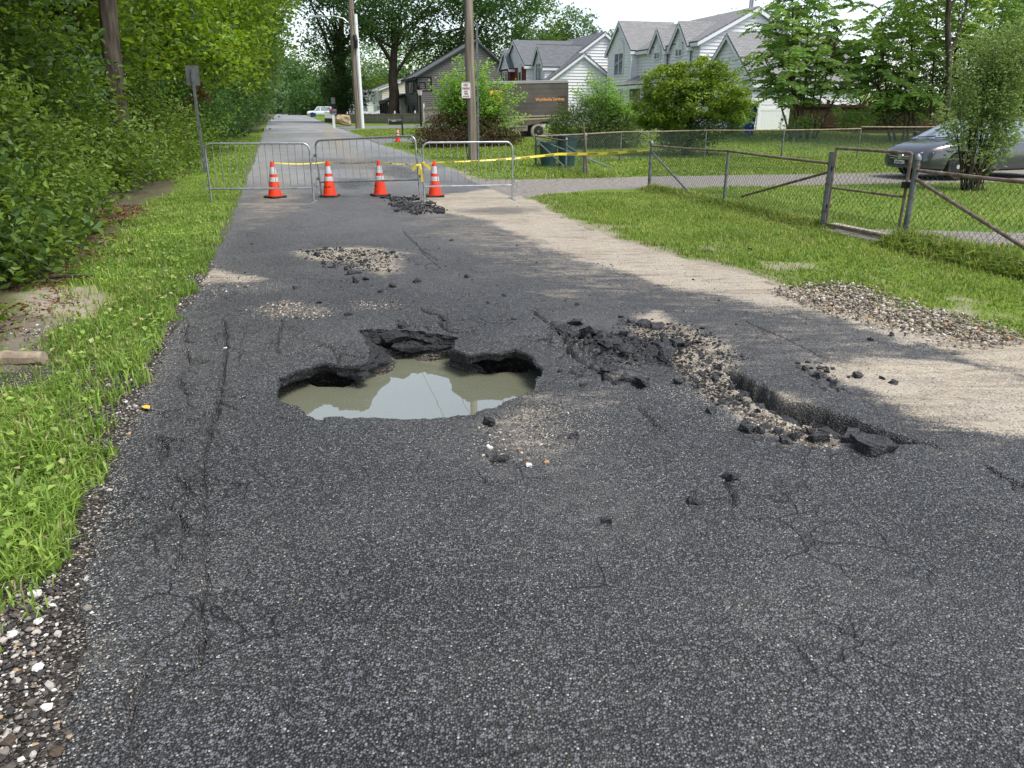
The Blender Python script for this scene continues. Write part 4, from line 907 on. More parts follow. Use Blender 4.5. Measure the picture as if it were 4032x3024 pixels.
def sign_plate(r, w, h, m):
    c = .04; pts = []
    for sx, sz, a0 in ((1, 1, 0), (-1, 1, 90), (-1, -1, 180), (1, -1, 270)):
        for k in range(4): a = math.radians(a0+30*k); pts.append((sx*(w/2-c)+c*math.cos(a), 0, sz*(h/2-c)+c*math.sin(a)))
    return MB().prism(pts, (0, .004, 0)).build('plate', m, r)
k = ((CYP-388)/FPX); zs0 = EYE+pb.y*((k)*cp-sp)/(cp+k*sp)
sg = thing('no_parking_sign', 'small white sign with red lettering fixed to the near wooden pole', 'sign', pb+Vector((-.19, -.19, zs0+.25)), .05)
sign_plate(sg, .32, .52, WHITE)
for (a, zz, hgt) in (('NO', .16, .115), ('PARKING', .055, .095), ('ANY', -.04, .075), ('TIME', -.115, .075)): put_text(a, hgt, (0, -.004, zz), (1, 0, 0), (0, 0, 1), RED, sg, sx=.62 if a == 'PARKING' else .85, bold=.0015)
MB().prism([(-.11, -.004, -.19), (-.07, -.004, -.165), (-.07, -.004, -.182), (.07, -.004, -.182), (.07, -.004, -.165), (.11, -.004, -.19), (.07, -.004, -.215), (.07, -.004, -.198), (-.07, -.004, -.198), (-.07, -.004, -.215)], (0, -.002, 0)).build('arrow', RED, sg)
for x0, x1, z0, z1 in ((-.15, .15, .245, .25), (-.15, .15, -.25, -.245), (-.152, -.146, -.245, .245), (.146, .152, -.245, .245)): MB().box((x0, -.0065, z0), (x1, -.0005, z1)).build('border', RED, sg)
bolt(sg, (0, -.004, .225)); bolt(sg, (0, -.004, -.232))
r = thing('sign_post', 'bare blue-grey steel post standing against the near wooden pole', 'post', pb+Vector((.20, -.06, 0)))
MB().box((-.03, -.02, -.05), (.03, .02, 4.35)).build('post', STEEL_D, r)
sp_ = PY(437, 330, 22.0); sp_.z = 0.0; r = thing('road_sign', 'grey road sign seen from behind on a thin steel post among the left bushes', 'sign', sp_, .1)
kz = lambda v, y: EYE+y*(((CYP-v*KP)/FPX)*cp-sp)/(cp+((CYP-v*KP)/FPX)*sp)
zt = kz(141, sp_.y); MB().prism([(-.035, 0, -.1), (.035, 0, -.1), (.035, .03, -.1), (-.035, .03, -.1)], (0, 0, zt)).build('post', STEEL_D, r)
MB().prism([(-.17, .035, zt-.50), (.17, .035, zt-.50), (.17, .035, zt), (-.17, .035, zt)], (0, .006, 0)).build('plate', mat('sign_back', (.16, .165, .16), .6, .3, .3, noise=.3), r)
for zz in (-.08, -.42): MB().lathe([(.015, 0), (.015, .01)], 8).build('bolt', STEEL_D, r).matrix_local = frame_mat((0, -.002, zt+zz), (1, 0, 0), (0, 0, 1))
# ------------------------------------------------------------------ chain-link fences
def gz(p): return zg(p.x, p.y)
def mesh_panel(parent, a, b, za, zb, ha, hb, r=.0024, pitch=.085, name='wire_mesh', m=None):
    d = (b-a); d.z = 0; L = d.length; d.normalize(); mb = MB(); V, Fc = [], []
    n = int(L/pitch); lo = lambda x: za+(zb-za)*x/L; hi = lambda x: ha+(hb-ha)*x/L
    side = d.cross(UP)
    Hh = max(ha-za, hb-zb)
    def wire(x0, sgn):
        # straight wire climbing at 45 degrees, clipped to the panel
        pts = []
        for k in range(0, int(Hh/.11)+3):
            x = x0+sgn*k*.11*.86; z = lo(min(max(x, 0), L))+k*.11
            if 0 <= x <= L and z <= hi(x)+.02: pts.append(a+d*x+UP*(z-a.z)+side*(.004*sgn*(1 if k % 2 else -1)))
        if len(pts) > 1: mb.tube(pts, r, 3, False)
    ex = int(Hh/pitch)+2
    for i in range(-ex, n+ex):
        wire(i*pitch, 1); wire(i*pitch, -1)
    o = mb.build(name, m or WIRE, parent); o['kind'] = 'stuff'; return o
def post(parent, p, h, r=.032, m=STEEL_D, cap=True):
    b = Vector((p.x, p.y, gz(p)-.05)); prof = [(r, 0), (r, h)]
    if cap: prof += [(r*1.25, h+.005), (r*1.25, h+.03), (r*.9, h+.06), (r*.3, h+.085)]
    MB().lathe(prof, 12, tuple(b)).build('post', m, parent, True)
    for zz in (.25, .6, .95):
        if zz < h-.1: MB().lathe([(r+.004, -.012), (r+.006, -.01), (r+.006, .01), (r+.004, .012)], 12, (b.x, b.y, b.z+h*zz)).build('band', RUST, parent)
def rail(parent, a, b, r=.021, m=RUST, name='rail'): MB().tube([a, (a+b)/2-UP*.008, b], r, 8).build(name, m, parent, True)
# near fence beside the road
nf = thing('chain_link_fence', 'nearest chain-link fence with rusty rails, beside the gate', 'fence')
pA, pB, pC = [Vector(PZ(u, v)+(0,)) for u, v in ((1402, 407), (1563, 443), (1776, 491))]
hz = lambda p, v: EYE+p.y*(((CYP-v*KP)/FPX)*cp-sp)/(cp+((CYP-v*KP)/FPX)*sp)
hA, hB, hC = hz(pA, 310), hz(pB, 322), hz(pC, 320)
rA, rB, rC = hz(pA, 315), hz(pB, 326), hz(pC, 353)
post(nf, pA, hA+.03, .036); post(nf, pB, hB, .028, cap=False); post(nf, pC, hC, .038, cap=False)
rail(nf, pA+UP*rA, pB+UP*rB); rail(nf, pB+UP*rB, pC+UP*rC)
mesh_panel(nf, pA, pB, .03, .03, rA, rB); mesh_panel(nf, pB, pC, .03, .03, rB, rC)
dr = lambda a, b, f: a.lerp(b, f)
MB().tube([pA+UP*(rA-.12), dr(pA, pB, .62)+UP*.05], .021, 8).build('brace', STEEL_D, nf, True)
MB().tube([pC+UP*(rC-.12), dr(pC, pB, .8)+UP*.22], .021, 8).build('brace', RUST, nf, True)
pD, pE = Vector(PZ(1951, 526)+(0,)), Vector(PZ(2330, 582)+(0,)); pE = V3(8.05, 3.2)
hD = hz(pD, 338); rD = hz(pD, 368)
nf2 = thing('chain_link_fence', 'chain-link fence right of the gate with a long diagonal rusty brace', 'fence')
post(nf2, pD, hD, .038, STEEL_D); post(nf2, pE, rD+.05, .03); mid = V3(7.98, 6.4); post(nf2, mid, rD, .028, cap=False)
rail(nf2, pD+UP*rD, mid+UP*(rD-.02), .023); rail(nf2, mid+UP*(rD-.02), pE+UP*(rD-.02), .023); mesh_panel(nf2, pD, mid, .03, .03, rD, rD-.02); mesh_panel(nf2, mid, pE, .03, .03, rD, rD-.02)
MB().tube([pD+UP*(rD-.10), mid+(mid-pD)*-.06+UP*.10], .025, 8).build('brace', RUST, nf2, True)
gt = thing('chain_link_gate', 'closed chain-link gate in a rusty pipe frame between two posts', 'gate')
ga, gb = pC+(pD-pC)*.05, pC+(pD-pC)*.93; zt0, zt1 = hC+.005, hz(pD, 332)
for a, b in ((ga+UP*.06, ga+UP*zt0), (ga+UP*zt0, gb+UP*zt1), (gb+UP*zt1, gb+UP*.06), (gb+UP*.06, ga+UP*.06)): MB().tube([a, b], .022, 8).build('frame', RUST, gt, True)
MB().tube([ga+UP*.60, gb+UP*.60], .018, 8).build('middle_rail', RUST, gt, True); mesh_panel(gt, ga, gb, .08, .08, zt0-.02, zt1-.02)
for zz in (.3, .85): MB().box((-.03, -.05, zz), (.03, .05, zz+.05)).build('hinge', BLACK, gt).location = (pC.x+.03, pC.y-.02, 0)
MB().box((-.05, -.04, .72), (.05, .04, .80)).build('latch', BLACK, gt).location = (gb.x, gb.y, 0)
mb = MB(); mb.box((-.1, 0, 0), (.1, 1.5, .05)); o = mb.build('gate_sill', mat('pale_board', (.42, .38, .32), .9, .1, noise=.3)); o.location = V3(7.95, 8.75, .0); o.rotation_euler = (0, 0, YAW); o['label'] = 'pale worn board lying on the ground under the gate'; o['category'] = 'board'
# far fence round the yard
ff = thing('chain_link_fence', 'far chain-link fence across the yard, its rusty top rail broken in one place', 'fence')
FP = [P(1157, 358), P(1339, 347.6), P(1521, 340.5), P(1687, 343), P(1851, 339), P(2040, 335)]
tv = [292, 283, 279.5, 279, 276, 272]; prev = None
for i, (p, v) in enumerate(zip(FP, tv)):
    zt_ = hz(p, v); post(ff, p, zt_-gz(p), .030, STEEL_D, cap=(i == 0))
    if prev is not None:
        q, zq = prev; rail(ff, Vector((q.x, q.y, zq-(.03 if i < 5 else -.03))), Vector((p.x, p.y, zt_-.03)), .02, mat('tan_rail', (.34, .27, .19), .75, .2, noise=.4)); mesh_panel(ff, Vector((q.x, q.y, 0)), Vector((p.x, p.y, 0)), gz(q)+.03, gz(p)+.03, zq-.04, zt_-.04, .0030, .095, m=mat('grey_wire', (.26, .29, .28), .5, .4, .4))
    prev = (p, zt_)
dg = thing('chain_link_gate', 'open double chain-link gate with crossed braces in front of two green bins', 'gate')
G = [P(1157, 358), P(1222, 372), P(1262, 381)]; gv = [290, 300, 290]
for p, v, rr in zip(G[1:], gv[1:], (.034, .04)): post(dg, p, hz(p, v)-gz(p), rr)
for i in (0, 1):
    a, b = G[i], G[i+1]; za_, zb_ = hz(a, gv[i])-.05, hz(b, gv[i+1])-.05
    rail(dg, Vector((a.x, a.y, za_)), Vector((b.x, b.y, zb_)), .02); mesh_panel(dg, a, b, gz(a)+.03, gz(b)+.03, za_-.02, zb_-.02, .0028, .08, m=mat('teal_wire', (.05, .12, .105), .5, .4, .2))
    MB().tube([Vector((a.x, a.y, za_-.12)), Vector((b.x, b.y, .12 if i == 0 else .5))], .022, 8).build('brace', STEEL, dg, True)
MB().tube([Vector((G[0].x, G[0].y, hz(G[0], 300))), Vector((G[2].x+.9, G[2].y+1.6, .12))], .022, 8).build('brace', STEEL, dg, True)
a, b = P(1270, 382), PY(1260, 264, P(1270, 382).y-.05); o = MB().tube([a-UP*.1, (a+b)/2, b], [.028, .026, .024], 7).build('wooden_stake', mat('stake_wood', (.20, .15, .10), .9, .1, noise=.4), None, True); o['label'] = 'thin leaning wooden stake in the lawn beside the gate post'; o['category'] = 'stake'
# bins
def bin_(label, p, h, r0, r1, m, square=False, group=None):
    r = thing('rubbish_bin', label, 'bin', p, .2)
    n = 4 if square else 24; k = 1.4 if square else 1
    prof = [(r0*k, 0), (r1*k, h-.05)]; mb = MB(); mb.lathe(prof+[(r1*k*1.06, h-.05), (r1*k*1.06, h), (r1*k*.95, h), (r0*k*.95, .1)], n); o = mb.build('tub', m, r, not square); o.rotation_euler = (0, 0, math.pi/4)
    if square:
        MB().box((-r1*1.05, -r1*1.1, h), (r1*1.05, r1*1.05, h+.06)).build('lid', m, r)
        for x in (-.7, .7): MB().tube([(x*r0-.03, r0, .12), (x*r0+.03, r0, .12)], .11, 12).build('wheel', RUBBER, r)
    else:
        for sg in (-1, 1): MB().tube([(sg*r1, -.09, h-.12), (sg*(r1+.06), -.07, h-.10), (sg*(r1+.06), .07, h-.10), (sg*r1, .09, h-.12)], .014, 6).build('handle', m, r)
    return r
GREENBIN = mat('green_plastic', (.018, .05, .05), .5, .3, noise=.4, nscale=3, tint=(.05, .075, .08)); BLUEBIN = mat('blue_plastic', (.012, .045, .24), .4, .4)
p = P(1184, 359); bin_('shorter open green bin behind the crossed gate braces', p, hz(p, 297)*.0+.72, .22, .28, GREENBIN); p = P(1224, 358.5); bin_('taller open green bin, right of the shorter one', p, .90, .24, .30, GREENBIN)
p = P(1598, 291); bin_('square blue bin standing by the round yellow-green tree', p, 1.25, .42, .5, BLUEBIN, True); 
# white vinyl gate, brown fence
def boards_fence(name, label, cat, a, b, h0, h1, n, m, thick=.02, gap=.006, wav=.02, rails=True, posts=(), backs=1, pm=None, ph=None):
    r = thing(name, label, cat); a, b = Vector(a), Vector(b); d = b-a; d.z = 0; L = d.length; d.normalize(); nn = d.cross(UP)*backs; w = L/n
    me = {}
    rz = math.atan2(d.y, d.x); rnd = random.Random(5)
    for v in range(4):
        hh = 1.0+(v-1.5)*wav
        me[v] = MB().box((gap/2, 0, 0), (w-gap/2, thick, hh)).fix('plank'); me[v].materials.append(m)
    for i in range(n):
        x = a+d*(i*w); o = put('plank', me[rnd.randrange(4)], None, r); hh = h0+(h1-h0)*i/n; o.location = (x.x, x.y, gz(x)); o.scale = (1, 1, hh); o.rotation_euler = (0, rnd.uniform(-.008, .008), rz+rnd.uniform(-.02, .02))
    if rails:
        for f in (.14, .86):
            p0, p1 = a+UP*(gz(a)+h0*f), b+UP*(gz(b)+h1*f); MB().prism([p0+nn*.022, p0+nn*.06, p0+nn*.06+UP*.09, p0+nn*.022+UP*.09], p1-p0).build('rail', m, r)
    for f in posts:
        p = a+d*(L*f); hh = ph or (h0+.08); MB().box((-.06, -.06, -.1), (.06, .06, hh)).build('post', pm or m, r).matrix_local = Matrix.Translation((p.x, p.y, gz(p)))@Matrix.Translation(tuple(-nn*.075))
    return r
bf = boards_fence('wooden_fence', 'dark brown tall board fence behind the grey car', 'fence', V3(22.9, 33.6), V3(33.5, 32.2), 1.28, 1.15, 76, PLANK_B, posts=(.02, .18, .38, .58, .78), ph=1.42)
bf2 = boards_fence('picket_fence', 'low grey board fence with white posts, beyond the far driveway', 'fence', V3(5.6, 99.5), V3(13.1, 81.3), 1.0, 1.0, 60, PLANK_G, wav=.03, posts=(.0, .16, .34, .53, .72, .93), pm=WHITE, ph=1.25)
bf3 = boards_fence('wooden_fence', 'grey board fence beneath the dark grey house wall, right of the hoop', 'fence', V3(13.3, 81.0), V3(21.5, 79.0), 1.55, 1.55, 50, PLANK_G, wav=.02, posts=(.0,), pm=WHITE, ph=1.9)
r = thing('vinyl_gate', 'white vinyl yard gate with lattice top against the white house', 'gate'); VIN = mat('white_vinyl', (.80, .80, .80), .35, .4)
ta, s_ = 24.9, 39.4
def vx(t, z): return V3(t, s_, z)
for t in (24.9, 26.45, 27.95, 29.3): MB().box((-.07, -.07, .35), (.07, .07, 2.35)).build('post', VIN, r).matrix_local = frame_mat(vx(t, 0), NT, NS)
for t0, t1 in ((24.97, 26.38), (26.52, 27.88), (28.02, 29.23)):
    for z0, z1 in ((.5, .62), (1.58, 1.70), (2.02, 2.12)): MB().prism([vx(t0, z0), vx(t1, z0), vx(t1, z1), vx(t0, z1)], -NS*.05).build('rail', VIN, r)
    k = 8; w = (t1-t0)/k
    pl = MB().box((.004, -.012, .62), (w-.004, .012, 1.58)).fix('plank')
    for i in range(k): put('plank', pl, VIN, r).matrix_local = frame_mat(vx(t0+i*w, 0)-NS*.025, NT, NS)
    mb = MB()
    for i in range(-3, 12):
        for sg_ in (-1, 1):
            x0 = t0+i*.12; x1 = x0+sg_*.32; c0, c1 = np.clip((x0, x1), t0, t1)
            if abs(c1-c0) < .03: continue
            z_ = lambda x: 1.70+.32*(x-x0)/(x1-x0); mb.tube([vx(c0, z_(c0))-NS*(.02+.012*sg_), vx(c1, z_(c1))-NS*(.02+.012*sg_)], .016, 4)
    mb.build('lattice', VIN, r)
MB().prism([vx(26.55, .62)-NS*.055, vx(26.7, .62)-NS*.055, vx(27.86, 1.6)-NS*.055, vx(27.72, 1.6)-NS*.055], -NS*.03).build('brace', VIN, r)
MB().box((-.04, -.12, 1.5), (.04, -.05, 1.62)).build('latch', BLACK, r).matrix_local = frame_mat(vx(27.8, 0), NT, NS)
# trampoline net edge behind the brown fence, mailbox, hoop, boulder, posts, plants bed wall
p = P(863, 296); r = thing('mailbox', 'black mailbox on a dark post beside the lone traffic cone', 'mailbox', p, YAW)
MB().box((.15, -.05, -.05), (.25, .05, 1.22)).build('post', mat('dark_post', (.04, .038, .035), .8), r)
prof = [(-.17, .72), (.17, .72), (.17, .90)]+[(.17*math.cos(math.pi*k/10), .90+.17*math.sin(math.pi*k/10)) for k in range(1, 10)]+[(-.17, .90)]
MB().prism([(-.62, y, z) for y, z in prof], (.78, 0, 0)).build('box', BLACK, r); MB().prism([(-.645, y*1.05, .72+(z-.72)*1.03) for y, z in prof], (.02, 0, 0)).build('door', mat('grey_metal', (.2, .2, .2), .5), r)
MB().box((-.45, -.19, .90), (-.2, -.178, .97)).build('flag', mat('tan', (.4, .3, .16), .6), r)
p = P(910, 274); r = thing('basketball_hoop', 'black basketball hoop with clear backboard on a post beside the driveway', 'basketball hoop', p)
MB().box((-.09, -.09, 0), (.09, .09, 2.95)).build('post', BLACK, r); MB().tube([(0, 0, 2.3), (0, -.2, 3.0), (.25, -.65, 3.1)], .05, 6).build('arm', BLACK, r); MB().tube([(-.06, 0, 2.5), (-.1, -.3, 3.2), (.1, -.7, 3.35)], .05, 6).build('arm', BLACK, r)
bbc = Matrix.Translation((.30, -.75, 3.35))@Matrix.Rotation(-.45, 4, 'Z')
fm = MB()
for x0, x1, z0, z1 in ((-.95, .95, .56, .68), (-.95, .95, -.52, -.40), (-.95, -.83, -.40, .56), (.83, .95, -.40, .56), (-.34, -.26, -.3, .16), (.26, .34, -.3, .16), (-.34, .34, .16, .24)): fm.box((x0, -.03, z0), (x1, .03, z1))
fm.build('backboard_frame', BLACK, r).matrix_local = bbc
m, N, L, b = new_mat('clear_acrylic'); b.inputs['Base Color'].default_value = (.75, .78, .8, 1); b.inputs['Transmission Weight'].default_value = 1; b.inputs['Roughness'].default_value = .03; b.inputs['IOR'].default_value = 1.1
MB().box((-.84, -.006, -.42), (.84, .006, .58)).build('backboard', m, r).matrix_local = bbc
rim = MB(); rim.tube([(.23*math.cos(a)+.0, -.42+.23*math.sin(a), -.38) for a in [2*math.pi*k/18 for k in range(19)]], .018, 6); rim.box((-.08, -.2, -.41), (.08, -.03, -.36)); rim.build('rim', mat('rim_red', (.55, .05, .03), .5), r).matrix_local = bbc
nt_ = MB()
for k in range(12):
    a0 = 2*math.pi*k/12
    for dr_ in (1, -1): nt_.tube([(.23*math.cos(a0), -.42+.23*math.sin(a0), -.38), (.16*math.cos(a0+dr_*.5), -.42+.16*math.sin(a0+dr_*.5), -.6), (.13*math.cos(a0), -.42+.13*math.sin(a0), -.8)], .012, 3, False)
nt_.build('net', WHITE, r).matrix_local = bbc
def rock_mesh(name, seed, r=(1, 1, 1), n=16, round_=0.0):
    """angular broken lump: hull of scattered points"""
    rnd = np.random.default_rng(seed); p = rnd.uniform(-1, 1, (n, 3)); m = np.abs(p).max(1); p = p/m[:, None]*rnd.uniform(.72, 1, (n, 1))
    q = p/np.linalg.norm(p, axis=1)[:, None]; p = (p*(1-round_)+q*round_)*np.array(r)
    bm = bmesh.new(); [bm.verts.new(x) for x in p]; bmesh.ops.convex_hull(bm, input=bm.verts)
    bmesh.ops.delete(bm, geom=[v for v in bm.verts if not v.link_faces], context='VERTS')
    bmesh.ops.subdivide_edges(bm, edges=bm.edges[:], cuts=1, use_grid_fill=True)
    k = max(r)*.05
    for v in bm.verts: v.co += Vector(rnd.normal(size=3)*k)
    me = bpy.data.meshes.new(name); bm.to_mesh(me); bm.free(); return me
p = P(740, 273.5); o = put('boulder', rock_mesh('boulder', 4, (.98, .8, .62), 26, .5), mat('tan_rock', (.44, .34, .20), .9, .1, noise=.35, nscale=2)); o.location = p+UP*.5; o['label'] = 'pale tan boulder on the corner of the far driveway'; o['category'] = 'boulder'
p = P(722, 277); r = thing('mailbox', 'dark mailbox on a white post before the tan boulder', 'mailbox', p, YAW); MB().box((-.11, -.11, -.05), (.11, .11, 1.25)).build('post', WHITE, r); MB().prism([(-.3, y, z+.54) for y, z in prof], (.6, 0, 0)).build('box', mat('grey_box', (.1, .1, .11), .5), r); MB().box((-.2, -.19, 1.42), (-.02, -.178, 1.62)).build('flag', mat('flag_red', (.5, .02, .04), .5), r)
# small far things along the road
p = V3(6.3, 345, .0); r = thing('stop_sign', 'tiny red stop sign at the far end of the road', 'sign', p); MB().tube([(0, 0, 0), (0, 0, 3)], .06, 6).build('post', STEEL_D, r); MB().prism([(.42*math.cos(math.pi/8+k*math.pi/4), -.08, 2.6+.42*math.sin(math.pi/8+k*math.pi/4)) for k in range(8)], (0, .02, 0)).build('plate', mat('stop_red', (.6, .02, .03), .5), r)
p = V3(5.2, 170, 0); bin_('small blue tub beside the far road edge', p, .75, .5, .62, BLUEBIN)
p = V3(5.9, 108, 0); mb = MB(); o = boards_fence('garden_edging', 'dark timber edging round a roadside bed by the picket fence', 'edging', V3(4.9, 112), V3(6.0, 100), .45, .45, 12, PLANK_B, rails=False)
r = thing('post_lamp', 'dark driveway lamp post at the corner of the low grey fence', 'lamp post', V3(5.55, 100.2)); MB().box((-.16, -.16, 0), (.16, .16, 2.2)).build('post', mat('dark_post', (.04, .038, .035), .8), r); MB().box((-.2, -.2, 2.2), (.2, .2, 2.9)).build('lantern', mat('grey_metal', (.2, .2, .2), .5), r)
r = thing('white_fence', 'white vinyl fence run behind the low grey board fence', 'fence')
for k in range(14): MB().box((0, 0, .15), (.96, .04, 1.25)).build('panel', WHITE, r).matrix_local = Matrix.Translation(V3(5.2+k*.93, 118-k*.35, 0))@Matrix.Rotation(YAW-.35, 4, 'Z')
# ------------------------------------------------------------------ vehicles
def wheel(parent, p, r, w, side, tyre_m, rim_m, spokes=10, dusty=False):
    h = put('wheel', MB().tube([(0, -w/2*.9, 0), (0, w/2*.9, 0)], r*.60, 20).fix('wheel', True), BLACK, parent); h.location = p
    prof = [(r*.66, -w/2), (r*.92, -w/2), (r, -w/2+.03), (r, w/2-.03), (r*.92, w/2), (r*.66, w/2)]
    tb = MB().lathe(prof, 32); tb.f = tb.f[:-2]; me = tb.fix('tyre', True); me.transform(Matrix.Rotation(math.pi/2, 4, 'X')); put('tyre', me, tyre_m, h)
    mb = MB(); y = -side*0
    o = w/2*.86*side
    mb.lathe([(r*.67, o-.012), (r*.67, o+.012), (r*.57, o+.012), (r*.57, o-.012)], 32); mb.f = mb.f[:-2]
    mb.lathe([(r*.16, o-.01), (r*.16, o+.016), (r*.05, o+.02)], 16)
    me = mb.fix('rim', True); me.transform(Matrix.Rotation(math.pi/2, 4, 'X')); put('rim', me, rim_m, h)
    sp_ = MB()
    for k in range(spokes):
        a = 2*math.pi*k/spokes+(.13 if k % 2 else -.13); c, s = math.cos(a), math.sin(a); n = Vector((-s, 0, c))*r*.045; yy = -o
        sp_.prism([Vector((c*r*.1, yy-.012, s*r*.1))-n*.7, Vector((c*r*.6, yy-.004, s*r*.6))-n*1.3, Vector((c*r*.6, yy-.004, s*r*.6))+n*1.3, Vector((c*r*.1, yy-.012, s*r*.1))+n*.7], (0, .01*side if side > 0 else -.01, 0))
    sp_.build('spokes', rim_m, h); return h
def loft(stations, cap=True):                            # stations: list of equal-length closed point rings
    mb = MB(); n = len(stations[0])
    for r in stations: mb.v += [tuple(p) for p in r]
    for i in range(len(stations)-1):
        for k in range(n): a, b = i*n+k, i*n+(k+1) % n; mb.f.append((a, b, b+n, a+n))
    if cap: mb.f += [tuple(range(n-1, -1, -1)), tuple((len(stations)-1)*n+k for k in range(n))]
    return mb
def car(label, loc, rz, paint, L=4.54, W=1.76, H=1.46, wb=2.6, detail=True, suv=False, group=None, front_lift=0):
    r = thing('parked_car', label, 'car', loc, rz, group)
    # x forward, side profile of lower body
    if suv: ST = [(-.5, .80, .45, .80), (-.485, 1.0, .36, .92), (-.44, 1.06, .3, .97), (-.2, 1.08, .26, 1), (.0, 1.08, .26, 1), (.15, 1.07, .26, 1), (.28, 1.08, .26, 1), (.40, 1.04, .28, .98), (.47, .96, .34, .93), (.495, .84, .40, .84), (.5, .72, .46, .72)]
    else: ST = [(-.5, .76, .42, .70), (-.49, .93, .33, .84), (-.455, 1.0, .27, .93), (-.38, 1.02, .22, .98), (-.2, .96, .20, 1), (0, .95, .19, 1), (.12, .95, .19, 1), (.22, .955, .19, 1), (.30, .93, .20, .99), (.38, .875, .22, .965), (.43, .81, .235, .92), (.465, .735, .25, .85), (.487, .64, .27, .74), (.4965, .56, .30, .62), (.5, .48, .36, .50)]
    rings = []
    for fx, zt, zb, fw in ST:
        w = W/2*fw; x = fx*L; half = [(0, zb), (w*.80, zb), (w*.95, zb+.05), (w, zb+.16), (w*1.0, (zb+zt)*.5), (w*.985, zt-.16), (w*.95, zt-.07), (w*.86, zt-.018), (w*.5, zt+.012), (0, zt+.018)]
        ring = [(x, -y, z) for y, z in half]+[(x, y, z) for y, z in reversed(half[1:-1])]; rings.append(ring)
    body = loft(rings).fix('body', True)
    bo = put('body', body, paint, r)
    cut = []
    R = .35 if not suv else .40
    for x in (-wb/2-.04, wb/2-.04):
        c = put('cutter', MB().tube([(x, -W, R*.92), (x, W, R*.92)], R+.035, 28).fix('cutter'), None, r); cut.append(c)
        md = bo.modifiers.new('arch', 'BOOLEAN'); md.object = c; md.operation = 'DIFFERENCE'; md.solver = 'EXACT'
    bpy.context.view_layer.update()
    me = bpy.data.meshes.new_from_object(bo.evaluated_get(bpy.context.evaluated_depsgraph_get())); bo.modifiers.clear(); bo.data = me
    for c in cut: bpy.data.objects.remove(c)
    try: me.set_sharp_from_angle(angle=math.radians(40))
    except Exception: pass
    # inner tub so the arches are dark
    MB().box((-L*.46, -W*.40, .24), (L*.45, W*.40, .55)).build('underbody', BLACK, r)
    # greenhouse
    zb = .93 if not suv else 1.05; w0, w1 = W/2*.93, W/2*.72
    if suv: P4 = [(-.47*L, zb), (-.43*L, H-.05), (-.3*L, H), (.06*L, H), (.10*L, H-.03), (.24*L, zb)]
    else: P4 = [(-.40*L, zb+.04), (-.235*L, H-.05), (-.16*L, H), (.02*L, H), (.075*L, H-.04), (.295*L, zb+.0)]
    def wz(z): return w0+(w1-w0)*(z-zb)/(H-zb)
    rings = []
    for x, z in P4: rings.append([(x, -wz(max(z, zb)), z), (x, -wz(max(z, zb))*.55, z+.02), (x, 0, z+.025), (x, wz(max(z, zb))*.55, z+.02), (x, wz(max(z, zb)), z), (x, w0*.99, zb-.06), (x, -w0*.99, zb-.06)])
    cab = loft(rings).build('cabin', paint, r, True)
    def gl(pts, off, name='window_glass'):
        pts = [Vector(p) for p in pts]; n = (pts[1]-pts[0]).cross(pts[2]-pts[0]).normalized()
        if n.dot(Vector(off)) < 0: n = -n
        MB().prism([p+n*.004 for p in pts], n*.006).build(name, GLASSC, r)
    (xr, zr), (xf, zf) = P4[4], P4[5]
    f = lambda k, y: (xr+(xf-xr)*k, y, zr+(zf-zr)*k+.022*(1-abs(y)*.9))
    gl([f(.08, -w1*.93), f(.08, 0), f(.08, w1*.93), f(.95, w0*.90), f(.95, 0), f(.95, -w0*.90)], (1, 0, .6), 'windscreen')
    (xa, za), (xb, zb2) = P4[0], P4[1]
    g = lambda k, y: (xa+(xb-xa)*k, y, za+(zb2-za)*k+.01)
    gl([g(.12, -w0*.86), g(.12, w0*.86), g(.94, w1*.9), g(.94, -w1*.9)], (-1, 0, .6), 'rear_window')
    for sd in (-1, 1):
        q = lambda x, z: (x, sd*(wz(z)+.004), z)
        xw = lambda z: xr+(xf-xr)*(zr-z)/(zr-zf); xq = lambda z: xa+(xb-xa)*(z-za)/(zb2-za)
        gl([q(.02*L-.03, zb+.05), q(xw(zb+.05)-.14, zb+.05), q(xw(H-.10)-.12, H-.10), q(.0*L, H-.07)], (0, sd, 0), 'side_window'); gl([q(-.03*L, zb+.05), q(-.02*L-.04, H-.07), q(xq(H-.13)+.16, H-.10), q(xq(zb+.05)+.32, zb+.05)], (0, sd, 0), 'side_window')
        m_ = MB(); m_.prism([(xf-.33, sd*(w0+.02), zb+.06), (xf-.20, sd*(w0+.02), zb+.06), (xf-.22, sd*(w0+.19), zb+.08), (xf-.32, sd*(w0+.19), zb+.08)], (0, 0, .11)); m_.build('mirror', paint, r)
    for x in (-wb/2-.04, wb/2-.04):
        for sd in (-1, 1): wheel(r, Vector((x, sd*(W/2-.115), R*.92)), R*.92, .205, -sd, RUBBER, mat('alloy', (.62, .63, .64), .3, .5, .6), 14 if detail else 8)
    return r, bo
GLASSC = mat('car_glass', (.22, .27, .30), .04, .9); CHROME = mat('chrome', (.7, .7, .7), .12, .5, .95)
GREYPAINT = mat('grey_car_paint', (.075, .08, .088), .3, .6, .35, coat=1.0)
fwp = P(2058, 390); cz = math.pi+YAW
fx = Vector((math.cos(cz), math.sin(cz), 0)); lf = Vector((-math.sin(cz), math.cos(cz), 0))
cc = Vector((fwp.x, fwp.y, 0))-fx*1.26-lf*.765; cc.z = .015
sedan, sb = car('dark grey sedan parked nose to the gate behind the leafy shrub', cc, cz, GREYPAINT)
HEADL = mat('headlight', (.72, .70, .62), .12, .6, noise=.2, nscale=5)
def on_car(poly, d, name, m, parent=sedan): return MB().prism(poly, d).build(name, m, parent)
